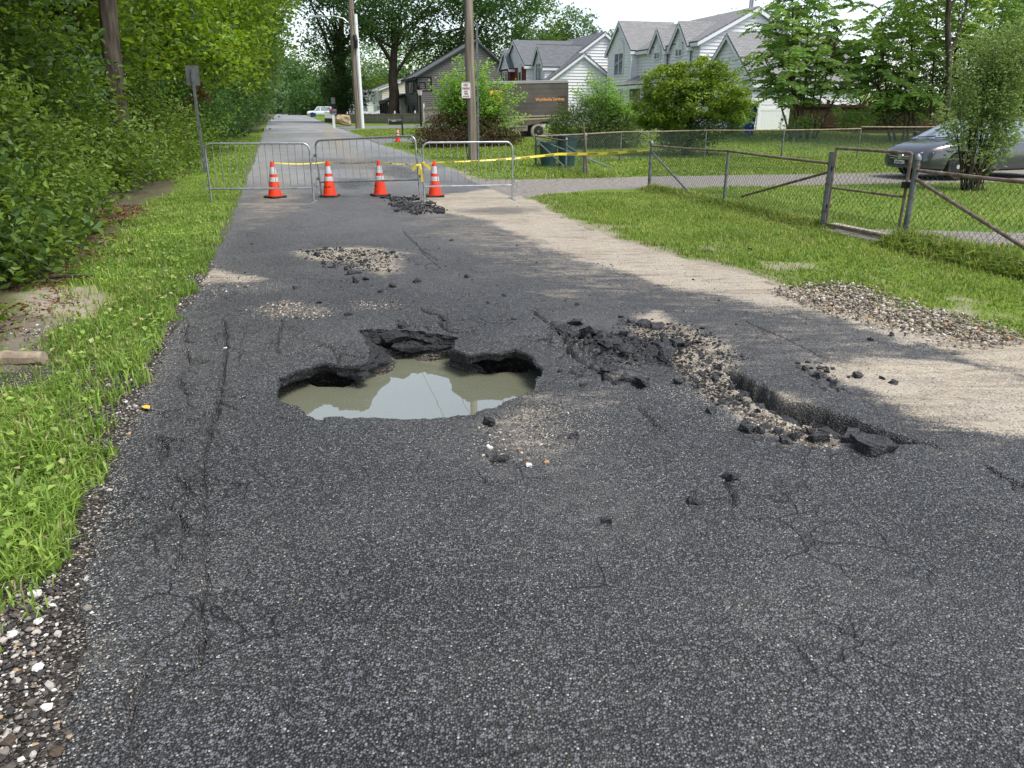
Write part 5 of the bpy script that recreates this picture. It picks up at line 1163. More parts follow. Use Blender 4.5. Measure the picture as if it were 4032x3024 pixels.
def surf_x(y, z):                                        # x of the nose at (y, z): march along the loft stations
    dg_ = sb.data; hit = sb.ray_cast(Vector((5, y, z)), Vector((-1, 0, 0)))
    return hit[1].x if hit[0] else 2.0
bpy.context.view_layer.update()
def skin(pts, out=.006, name='panel', m=None, n=6, back=.03, parent=sedan):
    # patch laid on the nose: pts are (y, z) outline
    c = np.mean(np.array(pts), 0); f = [Vector((surf_x(y, z)+out, y, z)) for y, z in pts]; b = [p-Vector((back, 0, 0)) for p in f]; k = len(pts)
    ce = Vector((surf_x(c[0], c[1])+out+.004, c[0], c[1])); mb = MB(); mb.add(f+b, [tuple(range(k))]+[(i, i+k, (i+1) % k+k, (i+1) % k) for i in range(k)]); return mb.build(name, m, parent, True)
for sd in (-1, 1):
    skin([(sd*.46, .60), (sd*.56, .575), (sd*.68, .60), (sd*.77, .66), (sd*.82, .73), (sd*.83, .79), (sd*.74, .755), (sd*.60, .68)], .008, 'headlight', HEADL)
    skin([(sd*.77, .705), (sd*.815, .72), (sd*.825, .78), (sd*.79, .765)], .012, 'indicator', mat('amber', (.8, .25, .02), .2, .5))
    skin([(sd*.52, .30), (sd*.68, .31), (sd*.66, .40), (sd*.56, .41)], .006, 'fog_light', BLACK)
skin([(-.44, .60), (0, .575), (.44, .60), (.40, .50), (.25, .465), (-.25, .465), (-.40, .50)], .008, 'grille', BLACK)
skin([(-.42, .565), (0, .545), (.42, .565), (.40, .545), (0, .522), (-.40, .545)], .022, 'grille_bar', CHROME); skin([(-.38, .51), (0, .495), (.38, .51), (.36, .49), (0, .478), (-.36, .49)], .020, 'grille_bar', CHROME)
skin([(.085*math.cos(a), .553+.055*math.sin(a)) for a in [2*math.pi*k/16 for k in range(16)]], .034, 'emblem', CHROME)
skin([(-.55, .40), (.55, .40), (.48, .31), (-.48, .31)], .006, 'lower_grille', BLACK)
pl_ = skin([(-.155, .37), (.155, .37), (.155, .455), (-.155, .455)], .045, 'number_plate', WHITE, back=.05)
mb = MB()
for k in range(7): x0 = surf_x(0, .41)+.052; mb.box((x0, -.115+k*.034, .388), (x0+.002, -.098+k*.034, .434))
mb.build('plate_marks', mat('plate_ink', (.12, .13, .14), .6), sedan); MB().box((surf_x(0, .41)+.052, .118, .385), (surf_x(0, .41)+.054, .142, .41)).build('plate_sticker', mat('flag_red', (.5, .02, .04), .5), sedan)
for y0, y1 in ((-.55, -.1), (.05, .55)): MB().tube([(1.36, y0, .99), (1.30, (y0+y1)/2, 1.0), (1.20, y1, 1.03)], .012, 5).build('wiper', BLACK, sedan)
for x in (.10, -.98): MB().tube([(x, -.872, .50), (x+.02, -.875, .80), (x+.03, -.85, .92)], .004, 4).build('door_seam', BLACK, sedan)
for x in (-.25, -1.05): MB().box((x-.12, -.885, .80), (x, -.86, .825)).build('door_handle', GREYPAINT, sedan)
# white vehicles far off
WCAR = mat('white_car_paint', (.72, .74, .76), .3, .5, coat=.6)
def far_car(u, y, label, rz, v=262, **k):
    a, b, c = ray(u, v); q = y/b; x = a*q; return car(label, (x, y, zg(x, y)+.01), rz, WCAR, detail=False, **k)
far_car(836, 108, 'white sedan side-on beside the porch with black posts, behind the low fence', math.pi+YAW+.2)
far_car(782, 113, 'white car seen from behind the lamp pole, parked by the fence', math.pi/2+YAW, suv=True, H=1.75)
far_car(748, 117, 'white sedan directly right of the ivy-clad trunk', math.pi+YAW-.2)
far_car(693, 172, 'white pickup-like vehicle left of the ivy-clad trunk', math.pi+YAW, suv=True, H=1.95, L=5.4, W=2.0, wb=3.3)
# delivery truck
TB = mat('brown_truck', (.075, .062, .052), .42, .4, noise=.25, nscale=1.2, tint=(.11, .095, .08)); TD = mat('dusty_brown', (.25, .215, .18), .7, .2, noise=.35, nscale=1.6, tint=(.19, .16, .13)); TDUST = mat('dust_rim', (.34, .30, .25), .8, .1, noise=.3, nscale=3)
GOLD = mat('gold_print', (.85, .48, .04), .45, .3); COPPER = mat('copper_print', (.72, .32, .12), .45, .3)
tpos = V3(10.75, 43.0); tpos.z = float(rise(11.0, 43.0))-.11
trk = thing('delivery_truck', 'dusty brown box delivery truck parked across the drive behind the bushes', 'truck', tpos, math.pi+YAW)
trk.rotation_euler = (0, .026, math.pi+YAW)
TH, TW, xb, xf = 2.93, 2.3, -4.05, 1.95
side = [(xb, .75), (-3.0, .75), (-2.95, .9), (-2.7, 1.22), (-2.35, 1.32), (-2.0, 1.22), (-1.75, .9), (-1.72, .45), (-.2, .45), (.6, .45), (xf, .55), (xf, 1.15)]
low = side+[(xb, 1.15)]
MB().prism([(x, -TW/2, z) for x, z in low], (0, TW, 0)).build('skirt', TD, trk)
top = [(xb, 1.152), (xf, 1.152), (xf+.05, 1.55), (1.45, 2.55), (1.3, TH-.12), (1.2, TH), (xb+.08, TH), (xb, TH-.1)]
MB().prism([(x, -TW/2-.01, z) for x, z in top], (0, TW+.02, 0)).build('cargo_box', TB, trk)
MB().box((xb, TW/2+.035, TH-.09), (1.25, TW/2+.012, TH-.02)).build('roof_rail', mat('dust_grey', (.33, .31, .28), .6, .2), trk); MB().box((xb, -TW/2+.1, TH+.002), (1.2, TW/2-.1, TH+.05)).build('roof', mat('roof_white', (.42, .42, .41), .5), trk)
MB().box((xb, TW/2+.03, 1.16), (xf-.6, TW/2+.012, 1.22)).build('rub_rail', mat('dust_grey', (.33, .31, .28), .6, .2), trk)
MB().box((xb, TW/2+.006, 1.02), (xf-.3, TW/2+.001, 1.09)).build('stripe', mat('tan_stripe', (.46, .33, .19), .6), trk)
for x0, x1 in ((xb, -3.05), (-1.65, .6)): MB().box((x0, TW/2+.03, .66 if x0 > -3 else .80), (x1, TW/2+.001, .72 if x0 > -3 else .86)).build('step_rail', TDUST, trk)
for zz in (1.36, 1.6, 1.84, 2.08, 2.32, 2.56): MB().box((xb+.02, TW/2+.016, zz), (.9, TW/2+.0105, zz+.012)).build('panel_rib', TB, trk)
MB().box((-3.95, TW/2+.016, 1.45), (-3.45, TW/2+.0105, 2.2)).build('panel_patch', mat('darker_patch', (.055, .045, .038), .5), trk)
hood = [(xf, .55), (2.75, .55), (2.85, .75), (2.85, 1.22), (2.75, 1.42), (xf+.06, 1.62)]
MB().prism([(x, -.93, z) for x, z in hood], (0, 1.86, 0)).build('hood', TB, trk)
MB().box((2.853, -.5, .72), (2.88, .5, 1.25)).build('grille', BLACK, trk); MB().box((2.6, -1.08, .38), (3.02, 1.08, .62)).build('bumper', BLACK, trk)
for y in (-.74, .74): MB().tube([(2.82, y, .92), (2.90, y, .92)], .11, 14).build('headlight', mat('lamp_lens', (.8, .75, .6), .15, .6), trk)
MB().prism([(xf+.02, -1.0, 1.62), (1.50, -1.0, 2.48), (1.50, 1.0, 2.48), (xf+.02, 1.0, 1.62)], (.05, 0, .02)).build('windscreen', DARKGLASS, trk)
MB().box((.75, TW/2+.02, 1.5), (1.5, TW/2+.0105, 2.45)).build('cab_window', DARKGLASS, trk)
MB().tube([(1.7, TW/2-.02, 2.3), (2.2, TW/2+.35, 2.4)], .02, 6).box((2.15, TW/2+.5, 2.1), (2.2, TW/2+.25, 2.5)).build('mirror', BLACK, trk)
for y, sd in ((-TW/2+.16, 1), (TW/2-.16, -1)):
    for x in (-2.35, 2.05): wheel(trk, Vector((x, y, .41)), .42, .26, sd, TDUST, mat('dusty_hub', (.16, .12, .09), .7, .3, .3), 6)
MB().tube([(-3.12, TW/2+.02, .98), (-3.12, TW/2-.02, .98)], .07, 12).build('fuel_cap', BLACK, trk); MB().box((-3.28, TW/2+.012, 1.0+.06), (-3.0, TW/2+.007, 1.11)).build('placard', mat('pale_label', (.6, .58, .5), .6), trk)
put_text('Worldwide Services', .235, (-3.0, TW/2+.018, 2.02), (-1, 0, 0), (0, 0, 1), COPPER, trk, sx=.84, bold=.006)
# gold shield with dark letters (reads towards the viewer: seen from the near side x runs right to left)
sh = [(-.36, .42), (-.2, .46), (0, .475), (.2, .46), (.36, .42), (.36, -.05), (.30, -.26), (.16, -.40), (0, -.48), (-.16, -.40), (-.30, -.26), (-.36, -.05)]
sx0 = -.02
MB().prism([(sx0-x, TW/2+.012, 2.06+z) for x, z in sh], (0, .006, 0)).build('shield_logo', GOLD, trk)
MB().prism([(sx0-.32, TW/2+.0185, 2.27), (sx0+.32, TW/2+.0185, 2.27), (sx0+.32, TW/2+.0185, 2.20), (sx0, TW/2+.0185, 2.34), (sx0-.32, TW/2+.0185, 2.31)], (0, .002, 0)).build('shield_band', TB, trk)
put_text('ups', .40, (sx0, TW/2+.020, 1.97), (-1, 0, 0), (0, 0, 1), TB, trk, sx=.95, bold=.012)
# ------------------------------------------------------------------ vegetation
def leaf_mat(name, dark, light, trans=.35, rough=.45, warm=None):
    m = bpy.data.materials.new(name); m.use_nodes = True; N, L = m.node_tree.nodes, m.node_tree.links; b = N['Principled BSDF']
    at = N.new('ShaderNodeAttribute'); at.attribute_name = 'tone'
    cr = N.new('ShaderNodeValToRGB'); L.new(at.outputs['Fac'], cr.inputs[0])
    cr.color_ramp.elements[0].color = dark+(1,); cr.color_ramp.elements[1].color = light+(1,); cr.color_ramp.elements[1].position = .93
    if warm: e = cr.color_ramp.elements.new(.985); e.color = warm+(1,)
    L.new(cr.outputs[0], b.inputs['Base Color']); b.inputs['Roughness'].default_value = rough; b.inputs['Specular IOR Level'].default_value = .35
    tr = N.new('ShaderNodeBsdfTranslucent'); hs_ = N.new('ShaderNodeHueSaturation'); hs_.inputs['Hue'].default_value = .485; hs_.inputs['Saturation'].default_value = 1.1; hs_.inputs['Value'].default_value = 1.7; L.new(cr.outputs[0], hs_.inputs['Color']); L.new(hs_.outputs[0], tr.inputs[0])
    mx = N.new('ShaderNodeMixShader'); mx.inputs[0].default_value = trans; L.new(b.outputs[0], mx.inputs[1]); L.new(tr.outputs[0], mx.inputs[2]); L.new(mx.outputs[0], N['Material Output'].inputs[0])
    MATS[name] = m; return m
LF = dict(
    bright=leaf_mat('bright_leaf', (.045, .095, .013), (.185, .275, .035), .45, warm=(.36, .26, .03)),
    wood=leaf_mat('woodland_leaf', (.030, .070, .011), (.145, .235, .030), .42, warm=(.30, .16, .03)),
    yellow=leaf_mat('yellow_green_leaf', (0.076, 0.159, 0.014), (0.276, 0.400, 0.041), .42, warm=(.42, .32, .03)),
    vine=leaf_mat('vine_leaf', (.032, .075, .013), (.190, .280, .042), .38, warm=(.30, .26, .06)),
    round=leaf_mat('round_tree_leaf', (0.066, 0.142, 0.019), (0.257, 0.352, 0.041), .3),
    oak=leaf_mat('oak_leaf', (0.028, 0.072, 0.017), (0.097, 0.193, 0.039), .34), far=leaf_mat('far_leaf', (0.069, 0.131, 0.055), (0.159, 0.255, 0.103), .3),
    shoot=leaf_mat('shoot_leaf', (0.076, 0.179, 0.025), (0.262, 0.428, 0.083), .42), maple=leaf_mat('maple_leaf', (.035, .026, .012), (.125, .085, .040), .3, warm=(.09, .10, .03)),
    moundy=leaf_mat('mound_leaf', (0.030, 0.069, 0.017), (0.117, 0.166, 0.039), .28, warm=(.12, .08, .03)), sumac=leaf_mat('sumac_leaf', (.090, .190, .040), (.310, .430, .125), .5, warm=(.40, .34, .05)),
    shrub=leaf_mat('shrub_leaf', (.050, .100, .028), (.270, .360, .110), .34, warm=(.20, .09, .04)), dead=leaf_mat('dead_leaf', (.09, .045, .022), (.25, .13, .06), .2), ivy=leaf_mat('ivy_leaf', (.028, .066, .016), (.085, .150, .034), .32),
    yucca=leaf_mat('yucca_leaf', (.07, .12, .08), (.30, .34, .17), .15), grass=leaf_mat('grass_blade', (.085, .150, .020), (.290, .370, .075), .35, .5, warm=(.40, .36, .14)), verge=leaf_mat('verge_blade', (0.090, 0.172, 0.021), (0.317, 0.442, 0.090), .35, .5, warm=(.42, .36, .18)))
def rand_unit(n, rng): v = rng.normal(size=(n, 3)); return v/np.linalg.norm(v, axis=1)[:, None]
def leaves_mesh(name, c, size, rng, up=.5, aspect=.55, tone=None, axis=None, droop=.0, fine=False):
    """folded rhombic leaves: 4 vertices, 2 triangles each"""
    n = len(c); size = np.broadcast_to(size, (n,)); size = size*rng.uniform(.65, 1.25, n)
    a = rand_unit(n, rng) if axis is None else axis+.5*rand_unit(n, rng); a[:, 2] = a[:, 2]*.55-droop; a /= np.linalg.norm(a, axis=1)[:, None]
    nn = rand_unit(n, rng)*(1-up); nn[:, 2] += up; nn -= a*(nn*a).sum(1)[:, None]; nn /= np.linalg.norm(nn, axis=1)[:, None]+1e-9
    b = np.cross(nn, a); h = size[:, None]
    fold = nn*h*.12
    if fine:                                             # six-cornered leaf, two quads folded on the midrib
        base, tip = c-a*h*.5, c+a*h*.5-nn*h*.10
        v = np.stack([base, c+b*h*aspect*.44+fold-a*h*.24, c+b*h*aspect*.40+fold+a*h*.14-nn*h*.02, tip, c-b*h*aspect*.40+fold+a*h*.14-nn*h*.02, c-b*h*aspect*.44+fold-a*h*.24], 1).reshape(-1, 3)
        i = np.arange(n)*6; f = np.stack([np.c_[i, i+1, i+2, i+3], np.c_[i, i+3, i+4, i+5]], 1).reshape(-1, 4)
        me = np_mesh(name, v, f, False); t = rng.random(n)**1.3 if tone is None else tone; fattr(me, 'tone', np.repeat(t, 6)); return me
    v = np.stack([c-a*h*.5, c+b*h*aspect*.5+fold-a*h*.06, c+a*h*.5-nn*h*.08, c-b*h*aspect*.5+fold-a*h*.06], 1).reshape(-1, 3)
    i = np.arange(n)*4; f = np.stack([np.c_[i, i+1, i+2], np.c_[i, i+2, i+3]], 1).reshape(-1, 3)
    me = np_mesh(name, v, f, False); t = rng.random(n)**1.3 if tone is None else tone; fattr(me, 'tone', np.repeat(t, 4)); return me
def cloud(blobs, n, rng, clump=.30, shell=.55, per=22, flat=.6):
    """leaf positions: clumps spread through ellipsoids (cx,cy,cz,rx,ry,rz), denser near their skin"""
    vol = np.array([b[3]*b[4]*b[5] for b in blobs])**.67; k = rng.choice(len(blobs), max(4, n//per), p=vol/vol.sum()); B = np.array(blobs)[k]
    d = rand_unit(len(k), rng); r = (shell+(1-shell)*rng.random(len(k)))**.8; cc = B[:, :3]+d*B[:, 3:]*r[:, None]
    m = rng.integers(0, len(cc), n); cs = clump*(.6+.8*rng.random(len(cc)))
    off = rng.normal(size=(n, 3)).clip(-1.8, 1.8)*np.array([1, 1, flat]); p = cc[m]+off*cs[m][:, None]
    tone = np.clip(.55*rng.random(n)+.45*rng.random(len(cc))[m], 0, .999)**1.1; return p, tone, cc
def crown(parent, blobs, n, size, m, rng, name='crown', clump=.3, up=.5, aspect=.55, per=22, shell=.55, flat=.6, droop=0., lum=1.0, fine=False):
    p, tone, cc = cloud(blobs, n, rng, clump, shell, per, flat); z = zg_np(p); k = p[:, 2] > z+.02; p, tone = p[k], tone[k]
    o = put(name, leaves_mesh(name, p, size, rng, up, aspect, np.clip(tone*lum, 0, .999), droop=droop, fine=fine), LF[m], parent); return o, cc
def zg_np(p): t, s = TS(p[:, 0], p[:, 1]); return rise(t, s)
def trunk(parent, base, top, r0, r1, limbs, m=BARK, bend=.15, rng=None, name='trunk'):
    mb = MB(); rnd = random.Random(int(abs(base[0]*97+base[1]*13))); b, t = Vector(base), Vector(top); n = 7
    pts = [b.lerp(t, k/n)+Vector((rnd.uniform(-bend, bend), rnd.uniform(-bend, bend), 0))*(0 if k == 0 else 1) for k in range(n+1)]
    pts[0] = b-UP*.15
    mb.tube(pts, [r0*1.35]+[r0+(r1-r0)*k/n for k in range(1, n+1)], 10)
    for e in limbs:
        e = Vector(e); k = rnd.randint(3, n); s0 = pts[k]; m1 = s0.lerp(e, .5)+Vector((rnd.uniform(-.2, .2), rnd.uniform(-.2, .2), rnd.uniform(.0, .35)))
        rr = (r0+(r1-r0)*k/n)*.5; mb.tube([s0, s0.lerp(m1, .5), m1, e], [rr, rr*.75, rr*.55, rr*.2], 6, False)
    return mb.build(name, m, parent, True)
def tree(name, label, base, blobs, n, size, m, seed, r0=.15, group=None, bark=BARK, limbs=8, cat='tree', **k):
    rng = np.random.default_rng(seed); r = thing(name, label, cat, (0, 0, 0), 0, group); r.location = (0, 0, 0)
    _, cc = crown(r, blobs, n, size, m, rng, **k)
    top = blobs[0]; L = cc[rng.choice(len(cc), min(limbs, len(cc)), False)]
    trunk(r, base, (top[0], top[1], top[2]), r0, r0*.3, L, bark); return r
def TB_(t, s, z, rt, rs, rz): x, y = XY(t, s); return (x, y, z, rt, rs, rz)
# --- the wood on the left: undergrowth at the verge, bushes, trees leaning over the road
wood = [  # kind, label, (t,s), blobs(t,s,z,rt,rs,rz), leaves, leaf size, material, seed
 ('bush', 'nearest broad-leaved bush spilling over the bare dirt at the frame edge', (-3.6, 6.9), [(-3.5, 6.6, .45, .75, 1.0, .55), (-3.9, 7.6, 1.1, .8, 1.0, .9), (-3.3, 5.7, .25, .5, .6, .35)], 5200, .11, 'vine', 1),
 ('vine_mound', 'low bright vine tangle with bare brown stems beside the washed dirt', (-3.3, 9.4), [(-3.2, 9.0, .35, .6, .9, .45), (-3.6, 9.8, .8, .8, 1.1, .8), (-3.4, 8.4, .6, .6, .6, .6), (-2.9, 9.6, .2, .5, .8, .25)], 6500, .095, 'vine', 2),
 ('vine_mound', 'dark green creeper slope running down to the verge grass', (-3.7, 13.0), [(-3.5, 12.0, .5, .8, 1.5, .6), (-3.9, 13.6, .9, .9, 1.6, .9), (-3.3, 11.4, .25, .5, .9, .3), (-4.2, 12, 1.6, .8, 1.4, .8)], 9000, .085, 'vine', 3),
 ('bush', 'leafy wild shrub arching over the creepers, foremost in the wood', (-4.9, 9.5), [(-4.9, 9.6, 2.2, 1.3, 1.6, 1.3), (-4.5, 8.2, 1.7, .9, 1.2, .9), (-4.3, 9.8, 3.1, 1.0, 1.4, 1.0), (-5.4, 8.4, 3.2, 1.2, 1.4, 1.2)], 8500, .105, 'wood', 4),
 ('woodland_tree', 'dark woodland tree with thick furrowed trunk at the frame edge', (-6.1, 10.6), [(-5.6, 10.4, 4.6, 1.6, 2.0, 1.4), (-6.4, 9.2, 5.2, 1.6, 1.6, 1.6), (-5.0, 11.2, 3.6, 1.0, 1.4, 1.0)], 7500, .11, 'wood', 5),
 ('woodland_tree', 'woodland tree with leaning trunk seen above the creeper slope', (-5.6, 16.5), [(-4.6, 16.0, 3.2, 1.2, 1.8, 1.1), (-4.4, 15.0, 4.4, 1.3, 1.8, 1.1), (-5.0, 16.4, 6.0, 1.7, 2.2, 1.6), (-5.4, 14.6, 5.2, 1.4, 1.6, 1.4), (-4.6, 17.4, 2.2, 1.0, 1.6, 1.0)], 11000, .12, 'wood', 6),
 ('bush', 'rounded creeper-covered bush behind the leftmost barricade', (-4.2, 18.5), [(-4.0, 18.0, .8, .9, 2.0, .9), (-4.5, 19.5, 1.6, 1.0, 2.0, 1.2), (-3.7, 20.5, .5, .7, 1.8, .6)], 8000, .10, 'vine', 7),
 ('undergrowth', 'thin pale weeds between the road sign post and the barricade', (-3.8, 25.5), [(-3.6, 24.0, .5, .8, 2.6, .55), (-3.9, 28.5, .8, .9, 3.2, .8), (-4.6, 26, 1.4, .9, 3.0, 1.1)], 9000, .10, 'vine', 8),
 ('woodland_tree', 'tall woodland tree with glossy leaves above the road sign', (-6.2, 24.0), [(-4.9, 22.5, 4.0, 1.5, 2.4, 1.4), (-4.3, 24.5, 5.8, 1.8, 2.6, 1.6), (-5.4, 22.5, 7.6, 2.0, 2.6, 2.0), (-4.6, 27.0, 7.6, 2.0, 2.6, 2.0), (-4.8, 26.5, 3.0, 1.2, 2.4, 1.2)], 13000, .15, 'bright', 9),
 ('woodland_tree', 'yellow-green tree whose branches reach out over the verge', (-6.0, 33.0), [(-3.6, 31.5, 4.2, 1.7, 2.6, 1.1), (-4.6, 31.0, 6.2, 2.2, 2.8, 1.6), (-2.8, 33.5, 3.4, 1.3, 2.4, .8), (-3.4, 34.5, 6.8, 2.4, 2.8, 1.8), (-5.0, 34.0, 9.0, 2.6, 3.2, 2.0)], 13000, .17, 'yellow', 10),
 ('woodland_tree', 'bright green tree overhanging the left road edge further along', (-5.5, 46.0), [(-3.2, 44.0, 5.6, 2.4, 3.4, 1.8), (-1.8, 46.5, 8.2, 3.0, 3.6, 2.2), (-3.4, 49.0, 4.4, 2.2, 3.6, 1.5), (-2.6, 48.0, 11.0, 3.4, 4.2, 2.4), (-4.5, 44.0, 9.0, 2.6, 3.2, 2.6)], 13000, .21, 'yellow', 11),
 ('woodland_tree', 'large dark tree arching across the far left side of the road', (-5.0, 64.0), [(-2.4, 61.0, 8.4, 3.6, 4.4, 2.6), (-.6, 63.0, 11.5, 4.0, 4.6, 2.8), (-2.8, 68.0, 6.0, 2.6, 4.6, 2.2), (-1.0, 68.0, 14.5, 4.2, 5.2, 3.2), (-3.6, 62, 4.0, 1.8, 4.0, 1.8)], 12000, .28, 'bright', 12),
 ('bush', 'ivy-hung bush at the verge below the yellow-green tree', (-4.4, 37.0), [(-4.0, 35.0, 1.2, 1.0, 3.4, 1.3), (-4.2, 41.0, 1.6, 1.1, 4.2, 1.6)], 7000, .15, 'oak', 13),
 ('bush', 'dark bush lining the left edge of the distant road', (-4.2, 58.0), [(-3.9, 52.0, 1.8, 1.1, 5.5, 1.9), (-4.0, 64.0, 2.2, 1.2, 7.5, 2.3), (-4.6, 78.0, 2.6, 1.2, 9, 2.8)], 9000, .22, 'oak', 14),
 ('woodland_tree', 'distant dark tree closing the left side of the road', (-5.5, 92), [(-3.5, 90, 8, 3.8, 7, 4.5), (-2.5, 96, 14, 4.5, 7, 4.5), (-4.2, 104, 5, 2.2, 8, 4.0)], 9000, .38, 'oak', 15),
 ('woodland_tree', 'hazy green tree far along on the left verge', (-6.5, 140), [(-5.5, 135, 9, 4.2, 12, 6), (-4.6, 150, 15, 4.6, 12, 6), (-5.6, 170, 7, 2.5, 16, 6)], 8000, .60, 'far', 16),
]
BR = {5: .30, 6: .26, 9: .24, 10: .16, 11: .22, 12: .3, 15: .35, 16: .4}
for kind, label, (t, s), bl, n, size, m, seed in wood:
    big = kind == 'woodland_tree'; bs = [TB_(*b) for b in bl]; base = V3(t, s, 0.0)
    tree(kind, label, base, bs, int(n*1.0), size*(1.08 if s < 20 else 1.2), m, 100+seed, BR.get(seed, .05), None, BARK, 10 if big else 6, 'tree' if big else 'bush', clump=.26 if s < 20 else .26+.008*s, up=.45, per=24, flat=.55, droop=.15, fine=s < 36)
    rg = np.random.default_rng(150+seed); par = [o for o in COL.objects if o.name.split('.')[0] == kind and o.parent is None][-1]
    crown(par, bs, int(n*.16), size*1.4, ('vine', 'yellow', 'ivy', 'bright')[seed % 4], rg, name='broad_leaves', clump=.2+.005*s, up=.4, aspect=.62, per=12, droop=.3, fine=True); crown(par, bs, int(n*.28), size*.62, ('yellow', 'ivy', 'bright', 'wood')[seed % 4], rg, name='small_leaves', clump=.16+.005*s, up=.3, per=30, shell=.8)
    if s < 30:
        mb = MB()
        for k in range(16):
            a = np.array(bs[rg.integers(len(bs))]); p0 = a[:3]+rg.normal(size=3)*a[3:]*.55; p0[2] = max(p0[2], .3); d = np.array([rg.normal()*.35, rg.normal()*.35-.1, rg.uniform(-.9, .5)]); mb.tube([p0, p0+d*.5+rg.normal(size=3)*.06, p0+d], [.011, .009, .004], 5, False)
        mb.build('twigs', BARK if seed % 2 else STEM, par)['kind'] = 'stuff'
rng = np.random.default_rng(5)
for i, (t, s, h) in enumerate(((-8.5, 7, 9), (-8.0, 13, 10), (-8.6, 20, 11), (-9, 28, 12), (-9.2, 38, 13), (-9.5, 52, 15), (-9, 72, 17), (-11, 100, 18), (-14, 11, 12), (-14, 24, 14), (-15, 42, 15))):
    bl = [TB_(t, s, h*.28, 2.0, 3.4, h*.30), TB_(t-.3, s+1, h*.62, 2.4, 3.8, h*.30), TB_(t-.6, s-1.5, h*.85, 2.2, 3.2, h*.2)]
    tree('woodland_tree', 'shaded woodland tree deep in the mass behind the verge bushes', V3(t, s), bl, 9500, .25+.005*s, 'wood', 300+i, .2, 'trees deep in the wood', clump=.45+.006*s, per=20, lum=.8)
# furrowed trunks, bare stems, dead branch, log
for i, (label, u, v, y, h, r0, lean) in enumerate((('very thick furrowed grey trunk cut by the left frame edge', 12, 620, 9.9, 7, .21, (-.1, 0)), ('leaning grey trunk among the leaves above the creeper slope', 262, 330, 18.6, 8, .17, (.5, 0)))):
    b = PY(u, v, y); b.z = .1; r = thing('tree_trunk', label, 'tree'); MB().tube([b+Vector((lean[0]*k/8+.03*math.sin(k*1.7), 0, h*k/8)) for k in range(9)], [r0*(1.25-.05*k) if k else r0*1.5 for k in range(9)], 14).build('trunk', BARK_G, r, True)
    crown(r, [(b.x+lean[0], b.y, b.z+h, 1.6, 1.4, 1.2)], 2200, .13, 'wood', np.random.default_rng(77+i), clump=.3)
    mb = MB(); rnd = random.Random(i)
    for k in range(5): a = b+UP*(h*.5+k*.5)+Vector((lean[0]*.6, 0, 0)); mb.tube([a, a+Vector((rnd.uniform(-.8, .9), -.3, .5)), a+Vector((rnd.uniform(-1.6, 1.8), -.6, .8))], [.05, .035, .012], 6)
    mb.build('branch', BARK, r, True)
r = thing('dead_branch', 'hanging brown dead leaves left of the road sign post', 'branch'); b = P(405, 330)
q = [PY(u, v, b.y-2) for u, v in ((415, 200), (405, 250), (395, 300), (385, 320))]; MB().tube(q, [.03, .025, .02, .01], 5).build('stem', STEM, r)
bl = [(p.x, p.y, p.z, .30, .35, .45) for p in [PY(u, v, b.y-2) for u, v in ((392, 235), (385, 255), (412, 225), (400, 290), (430, 195))]]
crown(r, bl, 900, .12, 'dead', np.random.default_rng(9), name='leaves', clump=.13, droop=.8, shell=.1)
mb = MB(); rnd = random.Random(8)
c0 = P(88, 495)
for k in range(46):
    a = c0+Vector((rnd.uniform(-.45, .45), rnd.uniform(-.3, .3), rnd.uniform(.35, .65))); d = Vector((rnd.uniform(-.4, .4), rnd.uniform(-.3, .1), rnd.uniform(-.45, -.1))); mb.tube([a, a+d*.5+Vector((rnd.uniform(-.08, .08), -.06, .05)), a+d], [.007, .006, .003], 4, False)
o = mb.build('dry_vine', mat('dry_stem', (.22, .15, .10), .9, .1, noise=.4)); o['label'] = 'tangle of dry brown stems hanging in the vines near the frame edge'; o['category'] = 'dead vines'
a, b = Vector(PZ(60, 615)+(.03,)), Vector(PZ(212, 603)+(.04,)); o = MB().tube([a, a.lerp(b, .4)+UP*.03+Vector((0, .04, 0)), a.lerp(b, .75)+UP*.01, b], [.022, .02, .016, .010], 7).build('fallen_branch', BARK, None, True); o['label'] = 'thin dark fallen branch lying across the bare washed dirt'; o['category'] = 'branch'
a, b = Vector(PZ(-70, 787)+(.045,)), Vector(PZ(98, 787)+(.045,)); d = (b-a).normalized(); nn = Vector((-d.y, d.x, 0)); mb = MB(); n = 9; rnd = random.Random(4)
vs = []
for k in range(n):
    p = a.lerp(b, k/(n-1)); w = .075+rnd.uniform(-.010, .010)-(.02 if k == n-1 else 0)
    for j in range(8): an = 2*math.pi*j/8+.3; vs.append(p+nn*w*math.cos(an)+UP*(.052*math.sin(an)+rnd.uniform(-.004, .004)))
mb.add(vs, [(k*8+j, k*8+(j+1) % 8, k*8+8+(j+1) % 8, k*8+8+j) for k in range(n-1) for j in range(8)]+[tuple(range(8)), tuple((n-1)*8+j for j in range(8))])
o = mb.build('log', mat('weathered_log', (.36, .29, .21), .9, .1, noise=.5, nscale=9, tint=(.20, .155, .11), bump=.6, bscale=22), None, True); o['label'] = 'weathered tan log end poking in beside the verge grass'; o['category'] = 'log'
